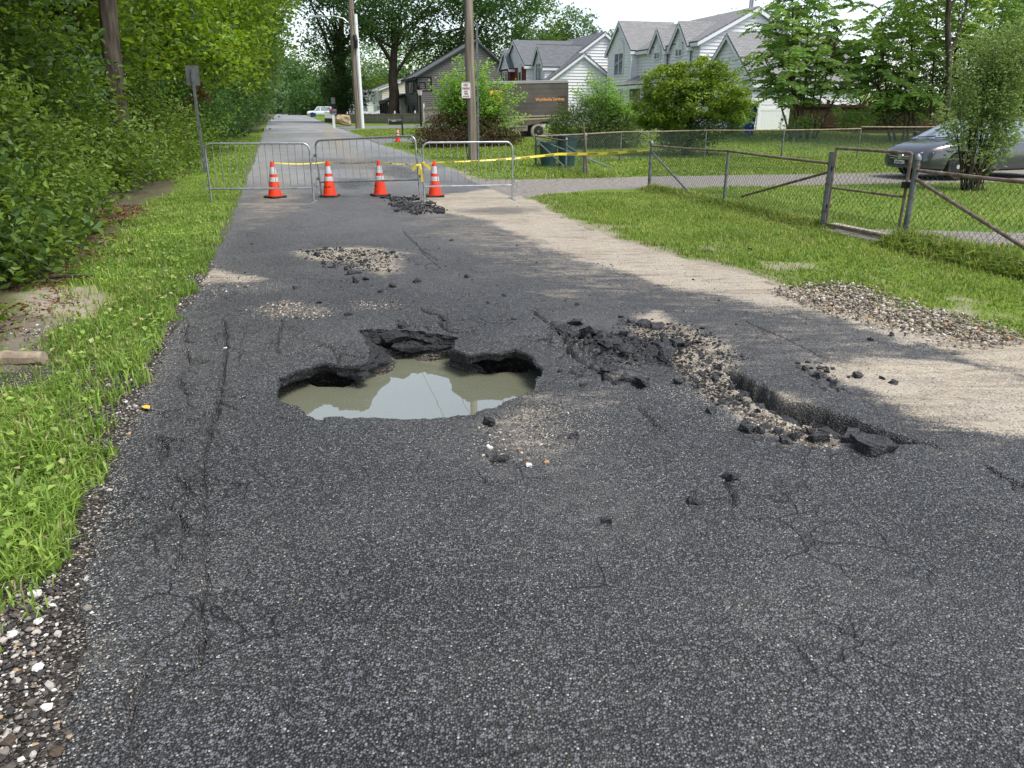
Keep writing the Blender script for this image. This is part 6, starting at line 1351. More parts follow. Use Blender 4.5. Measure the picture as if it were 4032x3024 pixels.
# --- right side
def blob_at(u, v, y, rx, ry, rz): p = PY(u, v, y); return (p.x, p.y, p.z, rx, ry, rz)
b = P(1480, 336); Y = b.y
tree('round_tree', 'dense yellow-green rounded tree in front of the white house', b, [blob_at(1500, 210, Y, 1.5, 1.4, .95), blob_at(1440, 190, Y, .9, 1.0, .75), blob_at(1560, 195, Y, 1.0, 1.0, .75), blob_at(1590, 235, Y, .65, .9, .6), blob_at(1415, 235, Y, .75, .9, .6), blob_at(1510, 160, Y, 1.1, 1.0, .55), blob_at(1420, 262, Y, .55, .7, .4), blob_at(1465, 275, Y, .6, .8, .5), blob_at(1570, 262, Y, .6, .7, .45)], 26000, .115, 'round', 501, .13, None, BARK, 26, clump=.15, per=60, shell=.70, flat=.45, up=.6)
crown(bpy.data.objects['round_tree'], [blob_at(1480, 300, Y-.2, 1.15, .9, .55), blob_at(1510, 285, Y+.3, 1.2, .8, .5)], 6000, .085, 'ivy', np.random.default_rng(502), name='lower_foliage', clump=.2)
b = P(1285, 318); Y = b.y
tree('round_bush', 'domed dark vine bush beside the truck wheel', b, [blob_at(1275, 268, Y, 1.75, 1.3, .95), blob_at(1240, 280, Y, 1.1, 1.2, .7), blob_at(1330, 285, Y-.2, 1.2, 1.1, .7), blob_at(1290, 305, Y-.5, 1.7, 1, .5)], 15000, .10, 'moundy', 503, .08, None, BARK, 10, 'bush', clump=.2, droop=.4, per=30, shell=.8)
def shoots(name, label, base, tips, m, seed, size=.09, per=70, spread=.16, cat='shrub', up=.35, q0=.22):
    rng = np.random.default_rng(seed); r = thing(name, label, cat); pts, tn = [], []; mb = MB(); base = np.array(base)
    for i, tp_ in enumerate(tips):
        tp_ = np.array(tp_); bb = base+rng.normal(size=3)*np.array([.12, .12, 0]); mid = bb*.5+tp_*.5+np.array([(tp_-bb)[0]*-.12, 0, .15])
        k = np.linspace(0, 1, 12)[:, None]; c = (1-k)**2*bb+2*k*(1-k)*mid+k**2*tp_; mb.tube(c, [(.022 if seed != 606 else .012)*(1-q)+.004 for q in np.linspace(0, 1, 12)], 5, False)
        q = rng.uniform(q0, 1, per)[:, None]; p = (1-q)**2*bb+2*q*(1-q)*mid+q**2*tp_; w = spread*(1.15-q*.75)
        pts.append(p+rng.normal(size=(per, 3))*w); tn.append(np.clip(.2+.5*q[:, 0]+.35*rng.random(per), 0, .93))
    mb.build('stems', STEM, r, True); p = np.vstack(pts); put('leaves', leaves_mesh('leaves', p, size, rng, up, .55, np.concatenate(tn), fine=True), LF[m], r); return r
rng = np.random.default_rng(21)
def fan(base, u0, u1, v0, v1, n, y, dy=.6, skew=None):
    out = []
    for i in range(n):
        f = (i+rng.random())/n; u = u0+(u1-u0)*f; arch = 1-abs(2*f-1)**1.6 if skew is None else skew(f); v = v1-(v1-v0)*arch*rng.uniform(.55, 1.0); p = PY(u, v, y+rng.uniform(-dy, dy)); out.append(tuple(p))
    return out
shoots('pale_shrub', 'pale green shoots rising out of the domed vine bush', tuple(PY(1310, 290, Y)), [tuple(PY((2300+x/2.304)/KP, y/2.304/KP, Y+rng.uniform(-.5, .5))) for x, y in ((60,640),(150,700),(110,800),(235,700),(275,760),(300,820),(420,930),(430,1000),(360,1100),(20,690),(-40,780),(-110,800),(80,730),(190,780),(250,860),(330,900),(390,960),(-60,880),(30,860),(140,880),(210,960),(300,1000))], 'shoot', 504, .12, 110, .17)
crown(bpy.data.objects['pale_shrub'], [blob_at(1318, 225, Y, .8, .6, .8), blob_at(1350, 255, Y, .7, .6, .6)], 2200, .11, 'shoot', np.random.default_rng(508), name='inner_leaves', clump=.2, shell=.2)
b = P(1010, 316); Y = b.y
tree('red_maple_bush', 'low reddish-brown weeping maple bush round the wooden pole', b, [blob_at(960, 285, Y, 1.0, 1.0, .70), blob_at(1000, 275, Y+.3, 1.3, 1.0, .8), blob_at(1050, 285, Y, 1.1, 1.0, .7), blob_at(925, 300, Y-.3, .8, .8, .38), blob_at(1085, 300, Y-.2, .8, .8, .38), blob_at(1000, 302, Y-.6, 1.5, .8, .4)], 13000, .10, 'maple', 505, .09, None, BARK, 10, 'bush', clump=.2, droop=.5, per=30, shell=.75)
shoots('leafy_shrub', 'tall light green shrub spreading both sides of the wooden pole', (b.x, b.y+.3, b.z+.5), [tuple(PY((1500+x/2.074)/KP, y/2.074/KP, Y+rng.uniform(-.7, .7))) for x, y in ((640,465),(610,560),(560,590),(500,600),(480,640),(410,700),(450,750),(690,600),(800,500),(850,560),(900,500),(930,640),(1030,640),(1060,690),(1090,680),(1180,770),(1130,790),(1200,950),(1140,1010),(980,780),(760,540),(560,720),(520,820),(620,680),(700,740),(870,700),(1000,860),(940,880),(880,820),(480,860),(640,820),(780,680),(1080,900),(820,620),(600,640))], 'shoot', 506, .145, 150, .27)
crown(bpy.data.objects['leafy_shrub'], [blob_at(985, 235, Y+.4, 1.2, .8, .9), blob_at(1050, 240, Y+.4, 1.0, .8, .8), blob_at(1015, 200, Y+.6, .9, .7, .8)], 3800, .13, 'shoot', np.random.default_rng(507), name='inner_leaves', clump=.25, shell=.2)
# tall compound-leaved saplings on the right
def fronds(name, label, stems, n, seed, L=.62, m='sumac', cat='tree', bark=BARK, sprd=.75, top=.35):
    rng = np.random.default_rng(seed); r = thing(name, label, cat); P_, A_, T_ = [], [], []; mb = MB()
    for (b, e, r0) in stems:
        b, e = np.array(b), np.array(e); k = np.linspace(0, 1, 9)[:, None]; bow = np.array([rng.uniform(-.3, .3), rng.uniform(-.2, .2), 0]); c = b+(e-b)*k+bow*np.sin(k*3.14); mb.tube(c, [r0*(1-.75*q) for q in np.linspace(0, 1, 9)], 7, False)
        for i in range(n):
            q = top+(1-top)*rng.random()**.8; o = b+(e-b)*q+bow*math.sin(q*3.14); an = rng.uniform(0, 2*math.pi); l_ = L*rng.uniform(.7, 1.3); el = rng.uniform(-.1, 1.1)
            br = sprd*rng.random()*(1.25-q*.7); d = np.array([math.cos(an), math.sin(an), el]); o2 = o+d*br
            if br > .25: mb.tube([o, o+d*br*.5+np.array([0, 0, .05]), o2], [.02, .014, .008], 4, False)
            nl = 9; s_ = np.linspace(.12, 1, nl); ax = np.array([math.cos(an), math.sin(an), 0]); sd = np.array([-math.sin(an), math.cos(an), 0])
            rach = o2+ax*(s_*l_)[:, None]+np.array([0, 0, 1])*(el*s_*l_*.7-.52*l_*s_**2)[:, None]; tone = rng.random()*.6
            for sg_ in (-1, 1):
                P_.append(rach+sd*sg_*(.105*(1.15-s_*.55)*L/.62)[:, None]+np.array([0, 0, -.03])); A_.append(np.tile(sd*sg_+ax*.45+np.array([0, 0, -.35]), (nl, 1))); T_.append(np.full(nl, tone)+rng.random(nl)*.33)
    mb.build('stems', bark, r, True); p = np.vstack(P_); put('leaves', leaves_mesh('leaves', p, .21*L/.62, rng, .40, .42, np.clip(np.concatenate(T_), 0, .96), axis=np.vstack(A_)*2.2), LF[m], r); return r
b = P(1735, 300); Y = b.y
fronds('sumac_tree', 'feathery light green sapling cluster before the white garage wall', [((b.x+dx, b.y+dy, b.z-.1), tuple(PY(u, v, Y+dy2)), .05) for dx, dy, u, v, dy2 in ((-.3, 0, 1668, 40, 0), (0, .1, 1715, -45, .4), (.2, 0, 1770, -10, .2), (-.1, .2, 1740, -70, .8), (.4, 0, 1815, 60, -.3), (.3, .2, 1690, 110, -.4), (.5, .1, 1850, 120, .1), (-.5, 0, 1650, 120, .2))], 44, 601, .85, sprd=1.4)
crown(bpy.data.objects['sumac_tree'], [blob_at(1730, 270, Y, .8, .6, .45), blob_at(1850, 255, Y, .9, .6, .35)], 1600, .16, 'sumac', np.random.default_rng(602), name='low_leaves', clump=.25, aspect=.35, shell=.2)
b = V3(24.0, 29.5); b.z = zg(b.x, b.y); Y = b.y
fronds('sumac_tree', 'tall feathery sapling grove above the brown fence and grey car', [((PY(u0, 300, Y).x, Y, b.z), tuple(PY(u, v, Y+dy2)), .055) for u0, u, v, dy2 in ((1935, 1905, 20, 0), (1960, 1950, -60, .4), (1980, 1990, -80, .8), (2010, 2035, -70, .2), (2040, 2080, -50, -.3), (1925, 1890, 100, -.2), (1950, 1930, 150, .5), (2060, 2120, 0, 1), (2100, 2180, -30, .6), (2150, 2230, -40, .4))], 46, 603, .85, sprd=1.3)
crown(bpy.data.objects['sumac_tree.001'], [blob_at(1930, 235, Y+1, 1.2, .8, .8), blob_at(2000, 190, Y+2, 1.6, .8, 1.4), blob_at(2100, 170, Y+2, 2.0, .8, 2.0)], 6000, .17, 'oak', np.random.default_rng(604), name='inner_leaves', clump=.3, shell=.3)
r = thing('tree_trunk', 'slim grey forked trunk rising behind the parked grey car', 'tree'); b = P(2043, 290); b = V3(23.5, 26.5); yb = b.y
q = [PY(u, v, yb) for u, v in ((2044, 300), (2046, 230), (2050, 150), (2047, 60), (2049, 0), (2047, -60))]; MB().tube(q, [.13, .115, .11, .10, .09, .08], 10).build('trunk', BARK_G, r, True)
MB().tube([PY(2048, 20, yb), PY(2062, 0, yb), PY(2080, -40, yb)], [.07, .06, .05], 8).tube([PY(2050, 120, yb), PY(2075, 60, yb+.3), PY(2090, 0, yb+.4)], [.06, .05, .04], 8).build('branch', BARK_G, r, True)
crown(r, [blob_at(2060, -90, yb, 2, 1.5, 1.0), blob_at(1990, 40, yb+1, 1.2, 1, .9), blob_at(2130, 40, yb+1, 1.5, 1, 1.2), blob_at(2180, 140, yb+1.5, 1.2, 1, 1.2)], 7000, .13, 'wood', np.random.default_rng(605), clump=.3)
b = P(2098, 411); Y = b.y
shoots('garden_shrub', 'upright leafy shrub with many dark stems hiding the car side', tuple(b), [tuple(PY(u, v, Y+dy)) for u, v, dy in ((2035, 232, -.2), (2020, 246, .0), (2048, 200, .3), (2085, 150, .1), (2100, 180, -.2), (2130, 120, .2), (2150, 90, .4), (2180, 140, .0), (2200, 200, -.3), (2180, 60, .5), (2120, 60, .6), (2210, 100, .4), (2240, 150, .2), (2235, 240, .0), (2200, 290, -.2), (2150, 280, -.1), (2115, 260, .1), (2215, 40, .4), (2080, 70, .7), (2160, 220, 0), (2190, 250, .1), (2245, 60, .3), (2140, 20, .4), (2060, 120, .3))], 'shrub', 606, .085, 200, .18, q0=.42)
crown(bpy.data.objects['garden_shrub'], [blob_at(2150, 160, Y, .75, .5, .9), blob_at(2155, 240, Y, .45, .4, .45), blob_at(2200, 130, Y, .6, .5, .9)], 6000, .075, 'shrub', np.random.default_rng(607), name='inner_leaves', clump=.16, shell=.2, per=30)
mb = MB(); rnd = random.Random(3)
for k in range(7): x = rnd.uniform(-.28, .25); mb.tube([b+Vector((x*.6, rnd.uniform(-.1, .1), -.05)), b+Vector((x*1.2, 0, .5)), b+Vector((x*2.2+rnd.uniform(-.2, .4), 0, 1.5))], [.026, .020, .010], 6)
mb.build('stems', mat('dark_stem', (.035, .028, .02), .9, .1), bpy.data.objects['garden_shrub'], True)
# yucca, flower bush
b = P(1714, 305); r = thing('yucca', 'spiky blue-green yucca by the far wire fence', 'plant', b); vs, fs, tn = [], [], []; rng = np.random.default_rng(31)
for k in range(70):
    an = rng.uniform(0, 6.28); el = rng.uniform(-.15, 1.35); l_ = rng.uniform(.55, .85); d = Vector((math.cos(an)*math.cos(el), math.sin(an)*math.cos(el), math.sin(el))); sd = d.cross(UP).normalized()*.026; o = Vector((0, 0, .15)); dip = UP*(-.18*math.cos(el)); i = len(vs)
    vs += [o-sd, o+sd, o+d*l_*.55-sd*.9, o+d*l_*.55+sd*.9, o+d*l_+dip]; fs += [(i, i+1, i+3), (i, i+3, i+2), (i+2, i+3, i+4)]; tn += [rng.random()*(1 if el < .3 else .5)]*5
me = np_mesh('blades', np.array([tuple(v) for v in vs]), np.array(fs), False); fattr(me, 'tone', np.array(tn)); put('blades', me, LF['yucca'], r)
b = PC(1392, 287, t=22.5); b.z = zg(b.x, b.y); tree('flower_bush', 'small variegated bush before the white house porch', b, [(b.x, b.y, b.z+.7, 1.3, 1.2, .8)], 4500, .12, 'shrub', 511, .05, None, BARK, 4, 'bush', clump=.2)
# --- big trees beyond
b = V3(6.8, 106); Y = b.y
r = tree('oak_tree', 'big roadside tree with an ivy-wrapped trunk beside the road', b, [blob_at(735, 40, Y, 4.5, 4, 3.2), blob_at(760, -40, Y, 7, 5, 4.2), blob_at(690, -60, Y, 6, 5, 4), blob_at(705, 90, Y+2, 3.0, 3, 2)], 9000, .42, 'oak', 521, .95, None, BARK, 12, clump=.75)
crown(r, [blob_at(735, 195, Y-.5, 2.6, 2.2, 2.8), blob_at(722, 160, Y-.5, 1.8, 1.6, 3.4), blob_at(760, 205, Y, 2.4, 2, 2.2), blob_at(740, 130, Y-.3, 1.5, 1.5, 3)], 9000, .30, 'ivy', np.random.default_rng(522), name='ivy', clump=.45)
b = V3(12.2, 97.5); Y = b.y
tree('oak_tree', 'tall straight dark trunk tree between the lamp pole and the grey house', b, [blob_at(850, 40, Y, 5, 4, 3.2), blob_at(900, -30, Y, 7, 5, 4.5), blob_at(800, -10, Y, 5.5, 5, 4), blob_at(860, 85, Y+3, 3, 3, 2.4), blob_at(825, 60, Y+3, 3, 3, 2)], 10000, .42, 'oak', 523, .75, None, BARK, 12, clump=.75)
b = V3(25, 96); b.z = zg(b.x, b.y); Y = b.y
tree('oak_tree', 'large dark spreading tree behind the wooden pole and the houses', PY(968, 250, Y), [blob_at(1000, 60, Y, 6, 5, 4), blob_at(1070, 20, Y, 6, 5, 4), blob_at(950, 120, Y, 4, 4, 3.4), blob_at(1040, -60, Y, 9, 6, 5), blob_at(1080, 110, Y+3, 4, 4, 3), blob_at(960, 180, Y+2, 4, 4, 2.6), blob_at(1010, 120, Y+2, 4, 4, 3)], 17000, .42, 'oak', 524, .7, None, BARK_G, 14, clump=.7)
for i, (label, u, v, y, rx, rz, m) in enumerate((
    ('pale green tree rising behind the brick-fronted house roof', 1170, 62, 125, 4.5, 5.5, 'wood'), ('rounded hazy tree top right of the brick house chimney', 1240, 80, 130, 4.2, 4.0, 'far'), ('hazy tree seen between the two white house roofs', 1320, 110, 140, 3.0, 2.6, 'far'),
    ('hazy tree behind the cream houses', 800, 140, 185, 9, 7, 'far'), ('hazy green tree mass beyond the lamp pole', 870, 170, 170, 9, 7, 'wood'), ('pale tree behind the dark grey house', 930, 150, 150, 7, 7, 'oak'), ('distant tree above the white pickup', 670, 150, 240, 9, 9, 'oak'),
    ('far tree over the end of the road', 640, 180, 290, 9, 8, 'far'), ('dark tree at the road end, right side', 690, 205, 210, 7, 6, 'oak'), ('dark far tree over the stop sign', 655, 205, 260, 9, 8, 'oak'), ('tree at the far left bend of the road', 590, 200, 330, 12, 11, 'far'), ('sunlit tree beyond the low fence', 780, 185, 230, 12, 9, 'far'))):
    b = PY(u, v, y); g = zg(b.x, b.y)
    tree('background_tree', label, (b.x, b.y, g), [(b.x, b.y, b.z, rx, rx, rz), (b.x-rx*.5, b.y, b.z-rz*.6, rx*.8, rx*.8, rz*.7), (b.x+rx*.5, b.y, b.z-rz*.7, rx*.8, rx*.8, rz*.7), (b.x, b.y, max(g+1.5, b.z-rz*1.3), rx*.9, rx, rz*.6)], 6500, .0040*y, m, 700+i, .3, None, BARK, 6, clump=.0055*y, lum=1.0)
r = tree('bare_tree', 'brownish half-dead tree behind the brown fence', V3(29, 36.5, .6), [TB_(29, 36.5, 2.6, 1.2, 1, .9), TB_(31, 36, 4.0, 1.8, 1, 1.6), TB_(33, 36, 5.2, 2, 1, 2)], 4500, .13, 'maple', 712, .1, None, BARK_G, 14, clump=.35)
for i, (t, s, h) in enumerate(((40, 36, 9), (48, 44, 11), (38, 60, 9), (46, 75, 10), (60, 30, 10), (32, 105, 11), (42, 120, 12), (55, 95, 12), (70, 60, 12))):
    z = float(rise(t, s)); tree('garden_tree', 'leafy back garden tree behind the white houses', V3(t, s, z), [TB_(t, s, z+h*.4, 2.8, 2.8, h*.35), TB_(t+1, s, z+h*.7, 2.4, 2.6, h*.3)], 3500, .34, 'oak', 720+i, .2, 'trees behind the houses', clump=.6)
# ------------------------------------------------------------------ grass
def blades(name, x, y, h, rng, m, label, cat='grass', wid=.006, lean=.55, tone=None, z=None):
    n = len(x); z = rise(*TS(x, y)) if z is None else z; an = rng.uniform(0, 6.283, n); h = h*rng.uniform(.55, 1.3, n); ln = lean*rng.random(n); w = wid*rng.uniform(.7, 1.4, n)
    d = np.c_[np.cos(an), np.sin(an), an*0]; sd = np.c_[-np.sin(an), np.cos(an), an*0]; b = np.c_[x, y, z-.02]; U = np.array([0, 0, 1.])
    mid = b+U*(h*.6)[:, None]+d*(h*ln*.35)[:, None]; tip = b+U*(h*(1-.35*ln))[:, None]+d*(h*ln*1.1)[:, None]
    v = np.stack([b-sd*w[:, None], b+sd*w[:, None], mid-sd*w[:, None]*.8, mid+sd*w[:, None]*.8, tip], 1).reshape(-1, 3); i = np.arange(n)*5
    f = np.stack([np.c_[i, i+1, i+3], np.c_[i, i+3, i+2], np.c_[i+2, i+3, i+4]], 1).reshape(-1, 3); me = np_mesh(name, v, f, False)
    t = rng.random(n)**1.2*.95 if tone is None else tone; t = np.clip(t*(.55+.9*vnoise(x*.9, y*.9, 77)), 0, 1); t = np.where(rng.random(n) > .955-.10*(vnoise(x*1.3, y*1.3, 78) > .62), 1.0, np.minimum(t, .93)); fattr(me, 'tone', np.repeat(t, 5))
    o = put(name, me, LF[m], None, 'stuff'); o['label'] = label; return o
rng = np.random.default_rng(61)
def scatter(n, t0, t1, s0, s1, dens=None, bias=1.0):
    s = s0+(s1-s0)*rng.random(n)**bias; t = t0+(t1-t0)*rng.random(n)
    if dens is not None: k = rng.random(n) < dens(t, s); t, s = t[k], s[k]
    return t, s
sandL = [poly_ts(p) for p in ([(60,625),(200,612),(235,640),(190,690),(110,720),(40,740)], [(0,690),(90,700),(110,830),(0,860)])]
def dens_left(t, s):
    e = edge_l(s); w = -t+e; d = ss(.0, .12, w+.20*fbm(t*3, s*3, 3, 301)+.05)*ss(1.55, .95, w+.40*fbm(t*1.2, s*.8, 3, 303))
    for p in sandL: d = d*(.12+.88*ss(-.05, .15, sdf(t, s, p)))
    d = d*(1-.85*ss(.15, .45, fbm(t*2.4, s*1.6, 3, 305)))*ss(2.55, 3.2, s+.3*fbm(t*3, s*3, 2, 7)); return d
t, s = scatter(120000, -3.1, -1.0, 2.3, 22, dens_left, 1.5); x, y = XY(t, s)
blades('grass', x, y, .06+.075*vnoise(t*2.6, s*2.6, 5)**1.5, rng, 'verge', 'ragged light green verge grass between the wood and the road edge', wid=.0045+.0004*0, lean=1.1, z=.0*x+.012)
t, s = scatter(26000, -4.0, -1.3, 22, 60, lambda t, s: ss(.0, .2, edge_l(s)-t), 1.2); x, y = XY(t, s)
blades('grass', x, y, .09, rng, 'verge', 'verge grass along the left road edge beyond the barricades', wid=.014, lean=.9)
GATEP = lambda t, s: ((s > np.interp(t, [7.6, 9, 13, 18], [8.4, 8.2, 6.6, 5.0])) & (s < np.interp(t, [7.6, 9, 13, 18], [10.1, 9.6, 8.1, 6.6])))
DRV = lambda t, s: (s > np.interp(t, [4.3, 5.2, 6.5, 9, 14, 19, 28], [15.1, 15.95, 16.5, 16.45, 15.95, 15.25, 14.8])) & (s < np.interp(t, [4.3, 5.2, 6.5, 9, 14, 19, 28], [20.2, 19.5, 19.35, 19.35, 18.85, 18.55, 18.4]))
def dens_right(t, s):
    e = edge_r(s); d = ss(.0, .22, t-e+.3*fbm(t*2.2, s*2.2, 3, 311)); d = d*(1-.75*ss(.25, .5, fbm(t*1.3, s*1.3, 3, 313))*(t-e < 1.2)); d = np.where(DRV(t, s) & (t < 30), 0, d)
    return np.where(GATEP(t, s) & (t > 7.6), 0, d)
t, s = scatter(95000, 4.0, 9.2, 2.5, 15.8, dens_right); x, y = XY(t, s)
blades('grass', x, y, .045+.05*vnoise(t*1.7, s*1.7, 15), rng, 'grass', 'bright green roadside lawn between the sand wash and the wire fence', wid=.0055, lean=1.0)
t, s = scatter(60000, 9.2, 24, 1.5, 24, lambda t, s: np.where(DRV(t, s), 0, np.where(GATEP(t, s), 0, 1.))); x, y = XY(t, s)
blades('grass', x, y, .075, rng, 'grass', 'bright lawn behind the wire fences', wid=.010, lean=1.0)
t, s = scatter(60000, 4.6, 26, 19.3, 42, lambda t, s: ss(.0, .3, t-edge_r(s)-.1)); x, y = XY(t, s)
blades('grass', x, y, .085, rng, 'grass', 'lawn round the wooden pole and the maple bush', wid=.017, lean=1.0)
t, s = scatter(26000, 4.8, 16, 47, 66, lambda t, s: ss(.0, .3, t-edge_r(s)-.1)); x, y = XY(t, s)
blades('grass', x, y, .11, rng, 'grass', 'far lawn between the two paved driveways', wid=.03, lean=1.0)
# longer weeds along the near fence foot and round posts
t, s = scatter(17000, 7.35, 8.25, 3, 8.6); x, y = XY(t, s); blades('tall_grass', x, y, .20*np.exp(-((t-7.75)/.35)**2)+.07, rng, 'grass', 'thick tall weeds along the foot of the wire fence right of the gate', wid=.0085, lean=1.3)
t, s = scatter(9000, 7.4, 8.1, 10.2, 16.3); x, y = XY(t, s); blades('tall_grass', x, y, .13*np.exp(-((t-7.75)/.25)**2)+.05, rng, 'grass', 'weeds along the foot of the wire fence left of the gate', wid=.008, lean=1.2)
pp = P(1240, 378); x = pp.x+rng.normal(size=2600)*.55; y = pp.y+rng.normal(size=2600)*.55; blades('tall_grass', x, y, .16, rng, 'grass', 'unmown grass tuft round the leaning stake and gate posts', wid=.010, lean=1.2)
t, s = scatter(5200, 4.75, 5.75, 4.3, 7.4, lambda t, s: ss(.10, .02, np.abs(t-np.interp(s, [4.3, 5.1, 5.9, 6.6, 7.4], [5.3, 4.98, 4.9, 4.86, 4.8])+.05*fbm(s*4, t*0, 2, 3)))*(vnoise(s*3, s*0, 5) > .35)); x, y = XY(t, s)
blades('grass', x, y, .06, rng, 'verge', 'thin grass strip along the broken right edge of the asphalt', wid=.0045, lean=1.0)
t, s = scatter(5000, -3.3, -2.0, 6.5, 16, lambda t, s: ss(.0, .35, -2.05-t+.5*fbm(t*1.5, s*1.2, 3, 331))); x, y = XY(t, s)
o = put('leaf_litter', leaves_mesh('leaf_litter', np.c_[x, y, .0+.03*rng.random(len(x))], .055, rng, .85, .6), LF['dead'], None, 'stuff'); o['label'] = 'brown dead leaf litter at the foot of the vines'
t, s = scatter(9000, 3.3, 5.6, 3.2, 15.5, lambda t, s: ss(.9, .0, edge_r(s)-t)*(edge_r(s) > t)*ss(.30, .52, fbm(t*2.3, s*2.3, 3, 341))); x, y = XY(t, s)
blades('grass', x, y, .05, rng, 'verge', 'scattered grass tufts growing through the sand wash', wid=.0045, lean=1.1, z=x*0)
# small broad leaves through the verge
t, s = scatter(3600, -2.9, -1.15, 3, 15, dens_left, 1.3); x, y = XY(t, s); c = np.c_[x, y, .05+.05*rng.random(len(x))]
o = put('clover', leaves_mesh('clover', c, .045, rng, .8, .8), LF['verge'], None, 'stuff'); o['label'] = 'small broad weed leaves mixed through the verge grass'
# ------------------------------------------------------------------ stones, gravel and broken asphalt
_bm = bmesh.new(); bmesh.ops.create_icosphere(_bm, subdivisions=1, radius=1)
PEB = (np.array([v.co[:] for v in _bm.verts]), np.array([[v.index for v in f.verts] for f in _bm.faces])); _bm.free()
def pebbles(name, x, y, z, r, rng, label, mats, flat=.65, ang=.28):
    n = len(x); bv, bf = PEB
    sc = r[:, None]*np.c_[rng.uniform(.7, 1.3, n), rng.uniform(.7, 1.3, n), rng.uniform(.45, .9, n)*flat/.65]; an = rng.uniform(0, 6.28, n)
    r = r*.66; sc = sc*.66
    V = bv[None]*(1+ang*rng.normal(size=(n, len(bv), 1)).clip(-1.1, 1.1))*sc[:, None]; c, s_ = np.cos(an)[:, None], np.sin(an)[:, None]; X = V[..., 0]*c-V[..., 1]*s_; Yv = V[..., 0]*s_+V[..., 1]*c
    v = np.stack([X+x[:, None], Yv+y[:, None], V[..., 2]+(z+sc[:, 2]*.35)[:, None]], -1).reshape(-1, 3); f = (bf[None]+(np.arange(n)*len(bv))[:, None, None]).reshape(-1, 3)
    me = np_mesh(name, v, f, False); fattr(me, 'tone', np.repeat(rng.random(n), len(bv))); o = put(name, me, mats, None, 'stuff'); o['label'] = label; return o
def stone_mat(name, stops):
    m, N, L, b = new_mat(name); at = N.new('ShaderNodeAttribute'); at.attribute_name = 'tone'; cr = N.new('ShaderNodeValToRGB'); cr.color_ramp.interpolation = 'CONSTANT'; L.new(at.outputs['Fac'], cr.inputs[0])
    el = cr.color_ramp.elements; el[0].color = stops[0][1]+(1,); el[1].position = stops[1][0]; el[1].color = stops[1][1]+(1,)
    for p, c in stops[2:]: e = el.new(p); e.color = c+(1,)
    L.new(cr.outputs[0], b.inputs['Base Color']); b.inputs['Roughness'].default_value = .75; return m
GRAV = stone_mat('mixed_gravel', [(0, (.22, .18, .13)), (.26, (.34, .28, .21)), (.46, (.05, .045, .04)), (.62, (.46, .40, .32)), (.76, (.14, .115, .09)), (.90, (.60, .56, .50)), (.96, (.36, .22, .10))])
SHOULD = stone_mat('shoulder_gravel', [(0, (.035, .031, .027)), (.36, (.08, .068, .055)), (.62, (.18, .155, .125)), (.78, (.38, .345, .30)), (.90, (.60, .57, .53)), (.965, (.36, .24, .13))])
SHOULD2 = stone_mat('dark_grit', [(0, (.03, .026, .022)), (.35, (.08, .065, .05)), (.62, (.16, .13, .10)), (.80, (.30, .26, .2)), (.93, (.5, .46, .4))])
CRUMB = stone_mat('asphalt_crumb', [(0, (.007, .007, .007)), (.6, (.016, .016, .017)), (.9, (.05, .05, .053))])
def road_z(t, s): return road_height(np.asarray(t, float).copy(), np.asarray(s, float).copy())
def area(px, n, soft=.06):
    p = poly_ts(px); lo, hi = p.min(0)-.1, p.max(0)+.1; t = rng.uniform(lo[0], hi[0], n*3); s = rng.uniform(lo[1], hi[1], n*3); d = sdf(t+.12*fbm(t*4, s*4, 3, 401), s+.12*fbm(t*4+9, s*4, 3, 402), p); k = rng.random(n*3) < ss(soft, -soft, d); return t[k][:n], s[k][:n]
G1 = [(1700,640),(1780,618),(1860,632),(1960,665),(2080,690),(2200,735),(2150,745),(2060,735),(1960,710),(1880,690),(1790,668)]
t, s = area(G1, 6000, .34); x, y = XY(t, s); hp = .05*fbm(t*2.5, s*2.5, 3, 405)+.035; pebbles('gravel', x, y, np.maximum(hp, 0)*rng.random(len(x)), rng.lognormal(-4.35, .42, len(x)).clip(.004, .03), rng, 'mixed gravel heap washed up at the right lawn edge', GRAV)
n = 5200; t = edge_l(np.zeros(n)) ; s = rng.uniform(1.4, 9, n)**1.0; t = edge_l(s)-.14+.14*rng.normal(size=n)*(1+.8*(s < 4)); k = t < edge_l(s)+.10; t, s = t[k], s[k]; x, y = XY(t, s)
pebbles('gravel', x, y, np.where(t > edge_l(s), -.002, .0)+0*x, rng.lognormal(-4.75, .45, len(x)).clip(.003, .022), rng, 'loose dark and white gravel along the left asphalt edge', SHOULD)
n = 7500; s = rng.uniform(1.2, 3.0, n); t = edge_l(s)-.95*rng.random(n)**.8+.02; x, y = XY(t, s); pebbles('gravel', x, y, .0+0*x, rng.lognormal(-4.7, .45, n).clip(.003, .026), rng, 'coarse gravel shoulder in the near left corner', SHOULD)
t, s = area([(0,700),(85,700),(110,830),(0,860)], 1500, .1); x, y = XY(t, s); pebbles('gravel', x, y, .0+0*x, rng.lognormal(-4.6, .45, len(x)).clip(.003, .02), rng, 'white-flecked gravel round the log end', SHOULD)
t, s = area([(80,640),(150,625),(160,700),(60,745)], 500, .1); x, y = XY(t, s); pebbles('gravel', x, y, .0+0*x, rng.lognormal(-4.8, .4, len(x)).clip(.003, .014), rng, 'fine pebbles on the bare washed dirt', SHOULD)
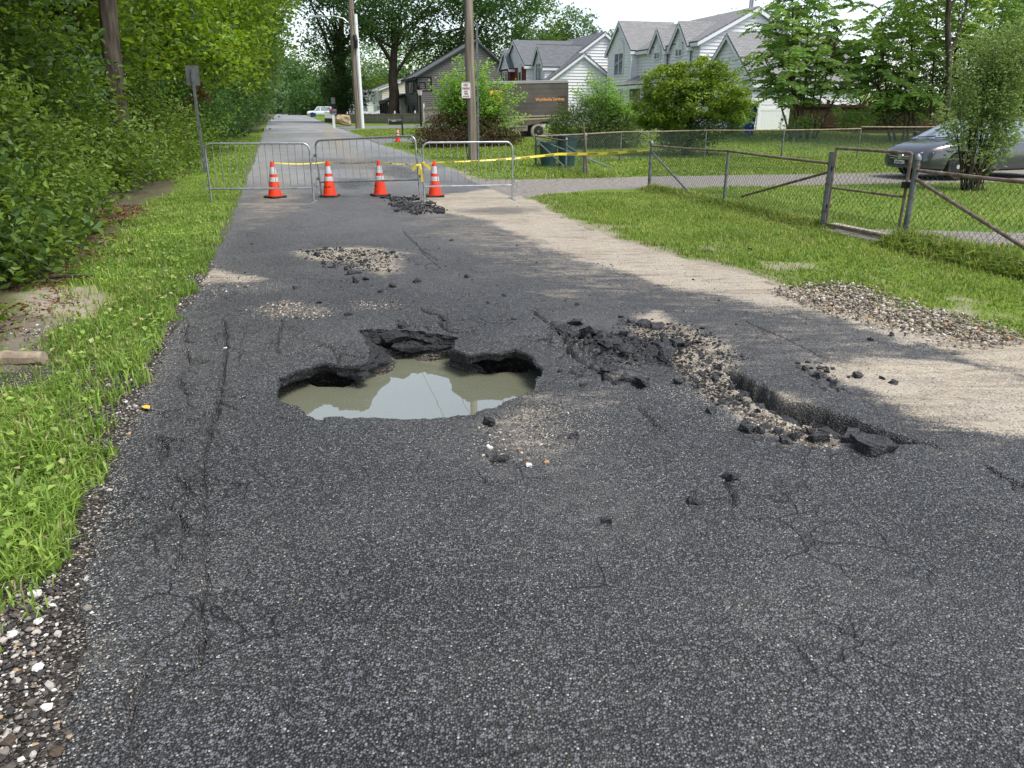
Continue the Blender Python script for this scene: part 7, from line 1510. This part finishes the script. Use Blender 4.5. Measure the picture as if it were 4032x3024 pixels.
for px, n, mm, sz, lab in (([(540,668),(620,652),(715,668),(680,688),(590,686)], 420, GRAV, -4.65, 'scattered tan pebbles on the asphalt behind the hole'), ([(760,655),(830,650),(860,665),(800,668)], 90, GRAV, -4.75, 'small line of pale pebbles beyond the hole rim'),
        ([(1110,885),(1180,862),(1245,885),(1250,950),(1160,965),(1110,930)], 520, SHOULD2, -5.25, 'grit patch in front of the hole'), ([(1040,930),(1150,960),(1160,1010),(1050,990)], 120, GRAV, -4.8, 'sparse pale pebbles below the grit patch'),
        ([(1600,880),(1700,900),(1830,955),(1760,960),(1640,915)], 1500, SHOULD2, -4.9, 'gravelly bed of the right trough'), ([(1440,770),(1570,780),(1600,850),(1560,860),(1480,810)], 1100, SHOULD2, -5.0, 'gravelly sand beside the heaved asphalt'),
        ([(440,560),(540,600),(560,630),(440,650),(420,600)], 420, SHOULD, -4.9, 'grit washed on the left road edge beyond the hole')):
    t, s = area(px, n, .10); x, y = XY(t, s); pebbles('pebbles', x, y, road_z(t, s), rng.lognormal(sz, .42, len(x)).clip(.0025, .02), rng, lab, mm)
for px, n, sz, lab in (([(640,545),(740,535),(860,550),(840,585),(760,590),(700,575)], 1000, -4.5, 'black asphalt crumbs on the sand patch between hole and barricades'), ([(840,425),(900,425),(960,455),(900,468),(850,450)], 800, -3.9, 'black broken asphalt crumbs by the middle barricade foot'),
        ([(1350,690),(1480,700),(1590,770),(1540,800),(1440,790),(1380,740)], 1900, -4.75, 'black crumbs along the sandy trough'), ([(1490,800),(1590,820),(1640,880),(1560,870)], 900, -4.8, 'crumbs on the sandy slope beside the trough'), ([(1210,710),(1420,740),(1440,790),(1300,780)], 1500, -4.65, 'crumbs on the heaved asphalt'), ([(1760,780),(1800,800),(1830,850),(1770,830)], 160, -4.3, 'crumbs at the tip of the right sand fan'),
        ([(480,540),(1500,520),(1700,800),(1500,1000),(900,700),(450,700)], 260, -4.6, 'stray black crumbs scattered over the road')):
    t, s = area(px, n, .12); k = ~inside(t, s, hole); t, s = t[k], s[k]; x, y = XY(t, s); pebbles('rubble', x, y, road_z(t, s), rng.lognormal(sz, .5, len(x)).clip(.004, .05), rng, lab, CRUMB, ang=.42)
CH = chunk_material()
def chunk(u, v, w, label, group=None, seed=0, flat=.5, z=None, name='asphalt_chunk', rz=None, tilt=.15, m=None):
    t, s = PTS(u, v); zz = float(road_z([t], [s])[0]) if z is None else z; rnd = random.Random(seed*7+int(u)); w *= .5
    me = rock_mesh(name, seed+int(u*3+v), (w*rnd.uniform(.85, 1.1), w*rnd.uniform(.65, .95), w*flat), 15); x, y = XY(t, s)
    o = put(name, me, m or CH, None, None, label, 'asphalt chunk', group, (x, y, zz+w*flat*.35)); o.rotation_euler = (rnd.uniform(-tilt, tilt), rnd.uniform(-tilt, tilt), rz if rz is not None else rnd.uniform(0, 6)); return o
for u, v, w, fl, lab in ((1885, 972, .24, .45, 'largest broken asphalt slab at the near end of the trough'), (1845, 945, .20, .5, 'thick asphalt block leaning on the largest slab'), (1770, 945, .13, .6, 'cube-like asphalt chunk on the sand left of the largest slab'), (1905, 950, .15, .5, 'asphalt block wedged under the trough lip'), (1795, 912, .17, .6, 'upright asphalt chunk against the trough wall'),
        (1690, 880, .20, .35, 'cracked asphalt plate half sunk in the sandy trough'), (1665, 862, .13, .4, 'dusty asphalt plate above the sunken one'), (1640, 868, .10, .6, 'small chunk at the upper end of the trough'), (1578, 1035, .09, .6, 'single dark chunk at the top of a short crack'), (1080, 992, .10, .45, 'flat dark chunk in front of the hole, lowest of the grit patch'), (1055, 915, .12, .5, 'dark chunk left of the grit patch before the hole'),
        (1242, 945, .07, .6, 'dark chunk right of the grit patch'), (1535, 893, .08, .7, 'lone round chunk on clean asphalt before the trough'), (868, 702, .08, .7, 'chunk lying right at the back rim of the hole'), (752, 680, .09, .45, 'flat chunk behind the left part of the hole'), (765, 592, .17, .3, 'flat dark plate below the sand patch with crumbs'), (850, 620, .10, .55, 'chunk alone right of the flat dark plate'), (820, 632, .08, .5, 'chunk near the small pebble line'), (880, 455, .36, .22, 'tilted asphalt plate in the rubble by the middle barricade'), (895, 443, .26, .25, 'second plate in the rubble by the middle barricade')):
    chunk(u, v, w, lab, None, 3, fl)
rnd = random.Random(12)
def many(label, group, spots, lo, hi, fl=.55):
    for i, (u, v) in enumerate(spots): chunk(u, v, rnd.uniform(lo, hi), label, group, 20+i, fl*rnd.uniform(.7, 1.3), tilt=.4)
many('torn asphalt lump in the heaved patch right of the hole', 'lumps in the heaved patch', [(1222,712),(1245,700),(1262,715),(1285,728),(1262,745),(1300,745),(1322,735),(1345,728),(1338,762),(1372,765),(1395,752),(1310,762),(1282,760),(1408,738),(1435,770),(1362,742),(1240,740),(1390,700),(1420,705),(1290,795),(1350,822),(1385,832),(1315,800),(1440,755),(1460,745),(1232,722),(1272,735),(1252,728),(1330,750),(1352,772),(1308,728),(1380,742),(1418,758),(1402,772)], .08, .20, .5)
many('small black chunk on the sandy bed of the trough', 'chunks along the trough', [(1455,730),(1480,745),(1500,735),(1515,760),(1470,762),(1530,775),(1550,790),(1545,815),(1580,830),(1600,845),(1612,826),(1560,835),(1520,800),(1490,790),(1625,890),(1610,930),(1650,925),(1680,935),(1720,945),(1750,930),(1730,900),(1640,935),(1700,955)], .05, .11, .65)
many('small dark chunk in the rubble by the middle barricade foot', 'rubble by the middle barricade', [(850,432),(868,440),(905,432),(925,448),(940,458),(910,462),(870,452),(855,446),(935,440),(888,430),(950,462),(830,428),(862,460)], .10, .22, .45)
many('small chunk on the road between the hole and the barricades', 'chunks beyond the hole', [(700,570),(720,578),(735,562),(660,560),(685,552),(770,610),(790,605),(545,528),(975,520),(900,610),(1010,600),(1090,640),(640,625),(690,655),(960,690),(1110,690)], .05, .10, .6)
many('small chunk on the sand fan or dark asphalt at right', 'chunks at right', [(1740,800),(1765,815),(1850,815),(1905,820),(1930,830),(1800,830),(1620,540),(1530,545),(1640,560),(1880,735),(1925,725),(1500,1085),(1310,1125),(1465,830)], .05, .10, .6)
# broken ledge blocks in the back wall of the hole, the clay lump at its corner
PIT = MATS['broken_asphalt']
for i, (u, v, z, w, fl, lab) in enumerate(((855,728,-.055,.26,.4,'broad ledge block under the back rim'), (905,727,-.065,.18,.45,'ledge block right of the broad one'), (820,737,-.09,.18,.5,'left ledge block stepping down to the water'), (940,738,-.10,.22,.45,'right ledge block stepping down to the water'), (880,748,-.12,.30,.35,'lower ledge slab nearest the water'), (800,752,-.13,.14,.6,'lump in the left corner of the recess'), (780,795,-.17,.24,.6,'rounded earth lump under the left slab corner'), (970,752,-.13,.24,.4,'dark ledge lump at the right of the recess'), (845,765,-.17,.2,.4,'waterline lump at the back of the hole'))):
    x, y = PZ(u, v, z); t, s = TS(x, y); o = chunk(u, v, w, lab, None, 60+i, fl, z, 'ledge_block', rz=YAW+rnd.uniform(-.2, .2), m=PIT); o.location = (x, y, z)
o = put('pebble', rock_mesh('pebble', 9, (.018, .015, .011), 20, .6), mat('white_stone', (.62, .60, .57), .7)); x, y = PZ(1143, 1008); o.location = (x, y, .008); o['label'] = 'white pebble alone on the asphalt in front of the hole'; o['category'] = 'pebble'
for u, v, w, lab in ((75, 1285, .05, 'large white stone in the gravel shoulder'), (85, 1345, .04, 'grey-white stone below the large white one'), (100, 1530, .04, 'pinkish stone low in the gravel shoulder'), (85, 1445, .045, 'long pale stone in the gravel shoulder'), (1060, 968, .03, 'pale round pebble left below the grit patch'), (487, 752, .03, 'white pebble sitting in the long crack'), (15, 1605, .06, 'dark brown stone at the lower left frame edge'), (120, 1625, .05, 'brown lump at the bottom of the gravel shoulder')):
    x, y = PZ(u, v); dk = 'brown' in lab; o = put('stone', rock_mesh('stone', int(u), (w*.5, w*.4, w*.28), 20, .6), mat('brown_stone', (.07, .05, .035), .8) if dk else mat('white_stone', (.62, .60, .57), .7), None, None, lab, 'stone', None, (x, y, w*.08))
x, y = PZ(316, 884); me = np_mesh('leaf', np.array([(-.035, 0, .004), (-.01, .022, .012), (.018, .018, .014), (.04, 0, .006), (.018, -.018, .014), (-.01, -.022, .012), (0, 0, .004)]), np.array([(0, 6, 1), (1, 6, 2), (2, 6, 3), (3, 6, 4), (4, 6, 5), (5, 6, 0)])); o = put('fallen_leaf', me, mat('yellow_leaf', (.70, .40, .06), .6), None, None, 'single yellow fallen leaf on the asphalt by the left cracks', 'leaf', None, (x, y, .006)); o.rotation_euler = (0, 0, 2.6)
